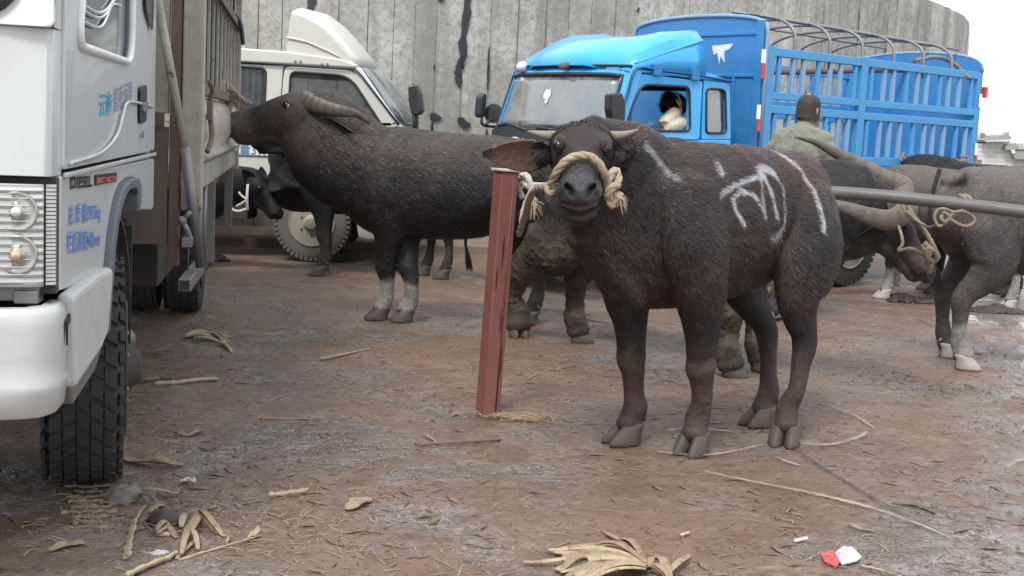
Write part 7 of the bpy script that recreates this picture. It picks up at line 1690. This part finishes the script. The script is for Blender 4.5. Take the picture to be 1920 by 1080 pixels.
fan = [([(1212, 1068), (1150, 1050), (1085, 1042), (1040, 1038)], .042, M_husk), ([(1212, 1070), (1150, 1062), (1090, 1066), (1052, 1076)], .040, M_husk), ([(1210, 1066), (1160, 1040), (1120, 1030), (1092, 1030)], .034, M_leaf), ([(1210, 1064), (1180, 1036), (1158, 1018), (1140, 1002)], .026, M_leaf), ([(1205, 1060), (1185, 1034), (1172, 1014)], .016, M_dark), ([(1210, 1074), (1140, 1078), (1080, 1088)], .040, M_husk), ([(1190, 1068), (1120, 1056), (1040, 1058), (980, 1056)], .012, M_husk), ([(1100, 1062), (1075, 1066), (1048, 1070)], .018, M_leaf), ([(1216, 1070), (1240, 1078), (1262, 1090)], .030, M_leaf), ([(1252, 1082), (1275, 1062), (1292, 1042)], .012, M_wood), ([(1230, 1060), (1245, 1072), (1256, 1088)], .016, M_leaf), ([(1214, 1066), (1222, 1056), (1232, 1046)], .014, M_leaf)]
husk_pile('corn_husk', 'big fan of yellow corn husk leaves cut by the bottom edge', (1150, 1058), fan, 5)
tang = [([(340, 1048), (350, 1010), (356, 978)], .010, M_wood), ([(352, 1014), (368, 985), (376, 958)], .016, M_leaf), ([(376, 968), (395, 990), (418, 1004)], .022, M_leaf), ([(340, 996), (346, 965)], .012, M_husk), ([(355, 1000), (366, 1018), (372, 1034)], .008, M_wood), ([(330, 1052), (352, 1030), (372, 1012)], .008, M_straw), ([(280, 970), (300, 962), (316, 955)], .012, M_leaf), ([(255, 930), (300, 932), (335, 926)], .010, M_leaf), ([(262, 940), (290, 954), (306, 962)], .007, M_dark), ([(296, 1006), (312, 998), (322, 1006)], .026, M_leaf)]
husk_pile('corn_husk', 'tangle of dry husk strips on the ground at lower left', (350, 1000), tang, 7)
# straw wisps round the post foot
def straw_patch(label, cx, cy, n, rx, ry, L0, L1, seed, name='straw_heap'):
    c = GP(cx, cy); rnd = random.Random(seed); m_ = MB()
    for k in range(n):
        q = V((rnd.gauss(0, rx), rnd.gauss(0, ry), 0)); a = rnd.uniform(0, math.pi); L_ = rnd.uniform(L0, L1); d = V((math.cos(a), math.sin(a) * .7, rnd.uniform(-.05, .08))) * L_ / 2; b = V((rnd.uniform(-1, 1), rnd.uniform(-1, 1), .3)) * L_ * .08; r = rnd.uniform(.0008, .0019)
        m_.tube([q - d + V((0, 0, .006)), q + b + V((0, 0, .010)), q + d + V((0, 0, .006))], [r, r, r * .7], 5)
    o = m_.build(name, M_straw, smooth=True); o.location = c; return tag(o, label, 'straw', kind='stuff')
straw_patch('loose straw gathered round the foot of the red post', 958, 782, 130, .10, .035, .05, .2, 4)
straw_patch('fine straw scattered at the lower left', 330, 985, 240, .34, .18, .02, .09, 6)
# dung and mud heaps
def heap(name, label, cx, cy, rx, ry, h, n, seed, mat_):
    c = GP(cx, cy); rnd = random.Random(seed); m_ = MB()
    for k in range(n):
        a = rnd.uniform(0, 6.28); d = rnd.random() ** .6; x, y = math.cos(a) * d * rx, math.sin(a) * d * ry; r = rnd.uniform(.018, .045) * (1 - d * .45) * (.45 if 'scrap' in name else 1)
        m_.ball((x, y, h * (1 - d) * rnd.uniform(.5, 1)), (r * rnd.uniform(1, 1.8), r * rnd.uniform(.8, 1.4), r * .7), 9, 6)
    me = fuse(m_, .010, 2); co = get_co(me); no = get_no(me); co += no * (nz(co, 80, seed) * .006)[:, None]; set_co(me, co); T = link_mesh(name, me, mat_, None, True); T.location = c; return tag(T, label, 'dung')
heap('dung_heap', 'broad dark dung heap under the far hind hooves at right', 1868, 584, .26, .12, .05, 160, 3, M_dung)
heap('dung_heap', 'small dark dung heap near the far truck wheel at left', 398, 488, .14, .10, .09, 60, 4, M_dung)
heap('dung_heap', 'scattered dark droppings beside the white fetlocks', 1700, 566, .22, .10, .02, 45, 5, M_dung)
heap('dung_heap', 'low crumbled dung on the ground behind the grey buffalo tail', 1690, 558, .16, .07, .03, 50, 6, M_dung)
heap('mud_clod', 'grey muddy lump lying behind the front wheel track', 236, 935, .035, .07, .03, 26, 7, paint('grey_mud_lump', (.12, .10, .085), .6, bump=.7, bs=50))
heap('mud_clod', 'dark rough cob shaped clod in the lower left litter', 306, 980, .030, .025, .03, 22, 8, M_dung)
heap('paper_scrap', 'crumpled pale wet paper scrap in the lower left litter', 300, 1036, .045, .02, .004, 18, 9, plain('wet_pale_paper', (.45, .40, .39), .6))
heap('paper_scrap', 'small pinkish wet paper scrap above the crumpled one', 310, 1003, .026, .014, .004, 10, 10, plain('pink_wet_paper', (.45, .35, .32), .6))
# tyre track pressed behind the front wheel
def track():
    m_ = MB(); rnd = random.Random(4)
    for k in range(9):
        y = 912 + k * 9.5; p = [GP(x, y + rnd.uniform(-2, 2) - (x - 130) * .02) for x in range(128 + rnd.randrange(-12, 14), 228 + rnd.randrange(-22, 12), 7)]; rows = []
        for q in p: w_ = rnd.uniform(.003, .010); z = rnd.uniform(.001, .011); rows.append([q + V((0, -w_, -.003)), q + V((0, 0, z)), q + V((0, w_, -.003))])
        m_.grid(rows)
    tag(m_.build('tyre_track', husk_mat('pressed_straw_mud', (.20, .145, .09), (.28, .215, .135), (.14, .10, .07)), smooth=True), kind='structure')
track()
# red and white packet, cigarette ends
def packet():
    c = GP(1578, 1054); T = empty('empty_packet', c, 0, 'flattened red and white packet lying on the ground at lower right', 'packet')
    def rows(l): return l
    red = husk_mat('red_printed_card', (.42, .035, .045), (.55, .10, .10), (.30, .04, .05)); wh = husk_mat('white_printed_card', (.58, .50, .52), (.68, .62, .64), (.42, .28, .32))
    def sheet(name, pts, mat_, z, th=.006):
        m_ = MB(); q = [GP(x, y) - c + V((0, 0, zz)) for (x, y), zz in zip(pts, z)]; m_.prism(q, (0, 0, th)); return m_.build(name, mat_, T, bevel=.002)
        
    sheet('red_half', [(1538, 1043), (1562, 1041), (1572, 1050), (1576, 1058), (1568, 1067), (1545, 1056)], red, [.006, .012, .010, .008, .003, .002])
    w = sheet('white_half', [(1565, 1046), (1580, 1036), (1597, 1038), (1615, 1050), (1606, 1056), (1578, 1064)], wh, [.014, .016, .018, .006, .004, .006])
    m_ = MB()
    for k in range(6):
        a = GP(1568 + k * 5, 1045 - k * 1.0) - c + V((0, 0, .0235)); b = GP(1580 + k * 6, 1059 - k * 2.2) - c + V((0, 0, .0165)); 
        if k < 5: m_.tube([a, b], .0007, 4)
    m_.build('printed_line', plain('grey_print', (.2, .18, .2)), w)
    for x, y in ((1552, 1048), (1559, 1051)):
        m_ = MB(); m_.lathe(GP(x, y) - c + V((0, 0, .0155)), (0, 0, 1), [(0, .005), (.002, .004)], 8); m_.build('gold_mark', plain('gold_print', (.62, .38, .12)), T)
packet()
def butt(label, a, b, mat_, r=.004):
    A_, B_ = GP(*a), GP(*b); c = (A_ + B_) / 2; T = empty('cigarette_end', c, 0, label, 'cigarette end'); m_ = MB(); z = V((0, 0, r)); m_.tube([A_ - c + z, (B_ - A_) * .6 + A_ - c + z], r, 10); m_.build('paper_tube', mat_, T, smooth=True)
    m_ = MB(); m_.tube([(B_ - A_) * .6 + A_ - c + z, B_ - c + z], r * 1.02, 10); m_.build('filter', mat_, T, smooth=True)
butt('white cigarette end lying left of the red packet', (1490, 1017), (1513, 1012), plain('white_paper', (.7, .68, .66), .6), .0055)
butt('tan cigarette end lying left of the white one', (1276, 1006), (1292, 1001), plain('tan_paper', (.50, .34, .24), .6), .005)
# countless small mud crumbs and chaff
def crumbs():
    rnd = np.random.default_rng(5); m_ = MB(); V_ = []; F_ = []
    n = 17000; xs = rnd.uniform(-2.9, 4.6, n); ys = 3.3 + rnd.random(n) ** .8 * 6.2; b = 0
    keep = []
    for x, y in zip(xs, ys):
        cl = mnoise.noise(V((x * 1.6, y * 1.6, 5))) + .6 * mnoise.noise(V((x * 5, y * 5, 2)))
        if cl < .02 and rnd.random() < .72: continue
        keep.append((x, y))
    for x, y in keep:
        z = ground_h(x, y) if 3 <= y <= 9.6 else -.004; r = .0022 + .0095 * rnd.random() ** 3.4; a = rnd.uniform(0, 6.28); e = rnd.uniform(.8, 2.2); ca, sa = math.cos(a), math.sin(a)
        pts = []
        for k, (u, v, w) in enumerate(((1, 0, 0), (.4, .8, 0), (-.5, .7, 0), (-1, -.1, 0), (-.4, -.8, 0), (.5, -.7, 0))):
            u, v = u * e * r * rnd.uniform(.7, 1.3), v * r * rnd.uniform(.7, 1.3); pts.append((x + u * ca - v * sa, y + u * sa + v * ca, z - .001))
        pts.append((x + rnd.uniform(-.3, .3) * r, y + rnd.uniform(-.3, .3) * r, z + r * rnd.uniform(.5, 1.1)))
        V_ += pts; F_ += [(b + k, b + (k + 1) % 6, b + 6) for k in range(6)]; b += 7
    m_.v = V_; m_.f = F_; m_.mi = [0] * len(F_); tag(m_.build('mud_crumbs', M_clod, smooth=True), kind='stuff')
    m_ = MB(); r_ = random.Random(9)
    for k in range(5200):
        x = r_.uniform(-2.4, 3.2); y = 3.3 + r_.random() ** 1.1 * 5.2
        d0 = mnoise.noise(V((x * 1.2, y * 1.2, 9))) + (.35 if x < -.4 and y < 5.2 else 0)
        if d0 < .12 and r_.random() < .75: continue
        z = ground_h(x, y) + .002; a = r_.uniform(0, 3.14); L_ = .010 + .04 * r_.random() ** 2.5; w_ = r_.uniform(.0008, .0022); d = V((math.cos(a), math.sin(a), 0)); s_ = V((-d.y, d.x, 0)); c = V((x, y, z)); zz = V((0, 0, r_.uniform(.001, .005)))
        m_.add([c - d * L_ - s_ * w_, c - d * L_ + s_ * w_, c + s_ * w_ + zz, c - s_ * w_ + zz, c + d * L_ + s_ * w_ * .6, c + d * L_ - s_ * w_ * .6], [(0, 1, 2, 3), (3, 2, 4, 5)])
    tag(m_.build('chaff', M_straw, solid=.0008), kind='stuff')
    m_ = MB()
    for k in range(2600):
        x = r_.uniform(-2.2, 3.0); y = 3.35 + r_.random() ** 1.3 * 4.2
        d0 = mnoise.noise(V((x * 1.5, y * 1.5, 4))) + (.45 if x < -.2 and y < 4.6 else 0)
        if d0 < .15 and r_.random() < .8: continue
        z = ground_h(x, y) + .001; a = r_.uniform(0, 3.14); L_ = .012 + .045 * r_.random() ** 2.2; w_ = L_ * r_.uniform(.08, .3); d = V((math.cos(a), math.sin(a), 0)); s_ = V((-d.y, d.x, 0)); c = V((x, y, z)); h = r_.uniform(.002, .008)
        m_.add([c - d * L_, c - d * L_ * .3 - s_ * w_ + V((0, 0, h)), c - d * L_ * .2 + s_ * w_ + V((0, 0, h * .5)), c + d * L_ * .5 - s_ * w_ * .6 + V((0, 0, h * .3)), c + d * L_ * .4 + s_ * w_ * .8 + V((0, 0, h)), c + d * L_], [(0, 1, 2), (1, 3, 4, 2), (3, 5, 4)])
    tag(m_.build('trodden_fodder', husk_mat('trodden_leaf', (.10, .065, .042), (.22, .155, .10), (.05, .035, .025)), solid=.001), kind='stuff')
crumbs()
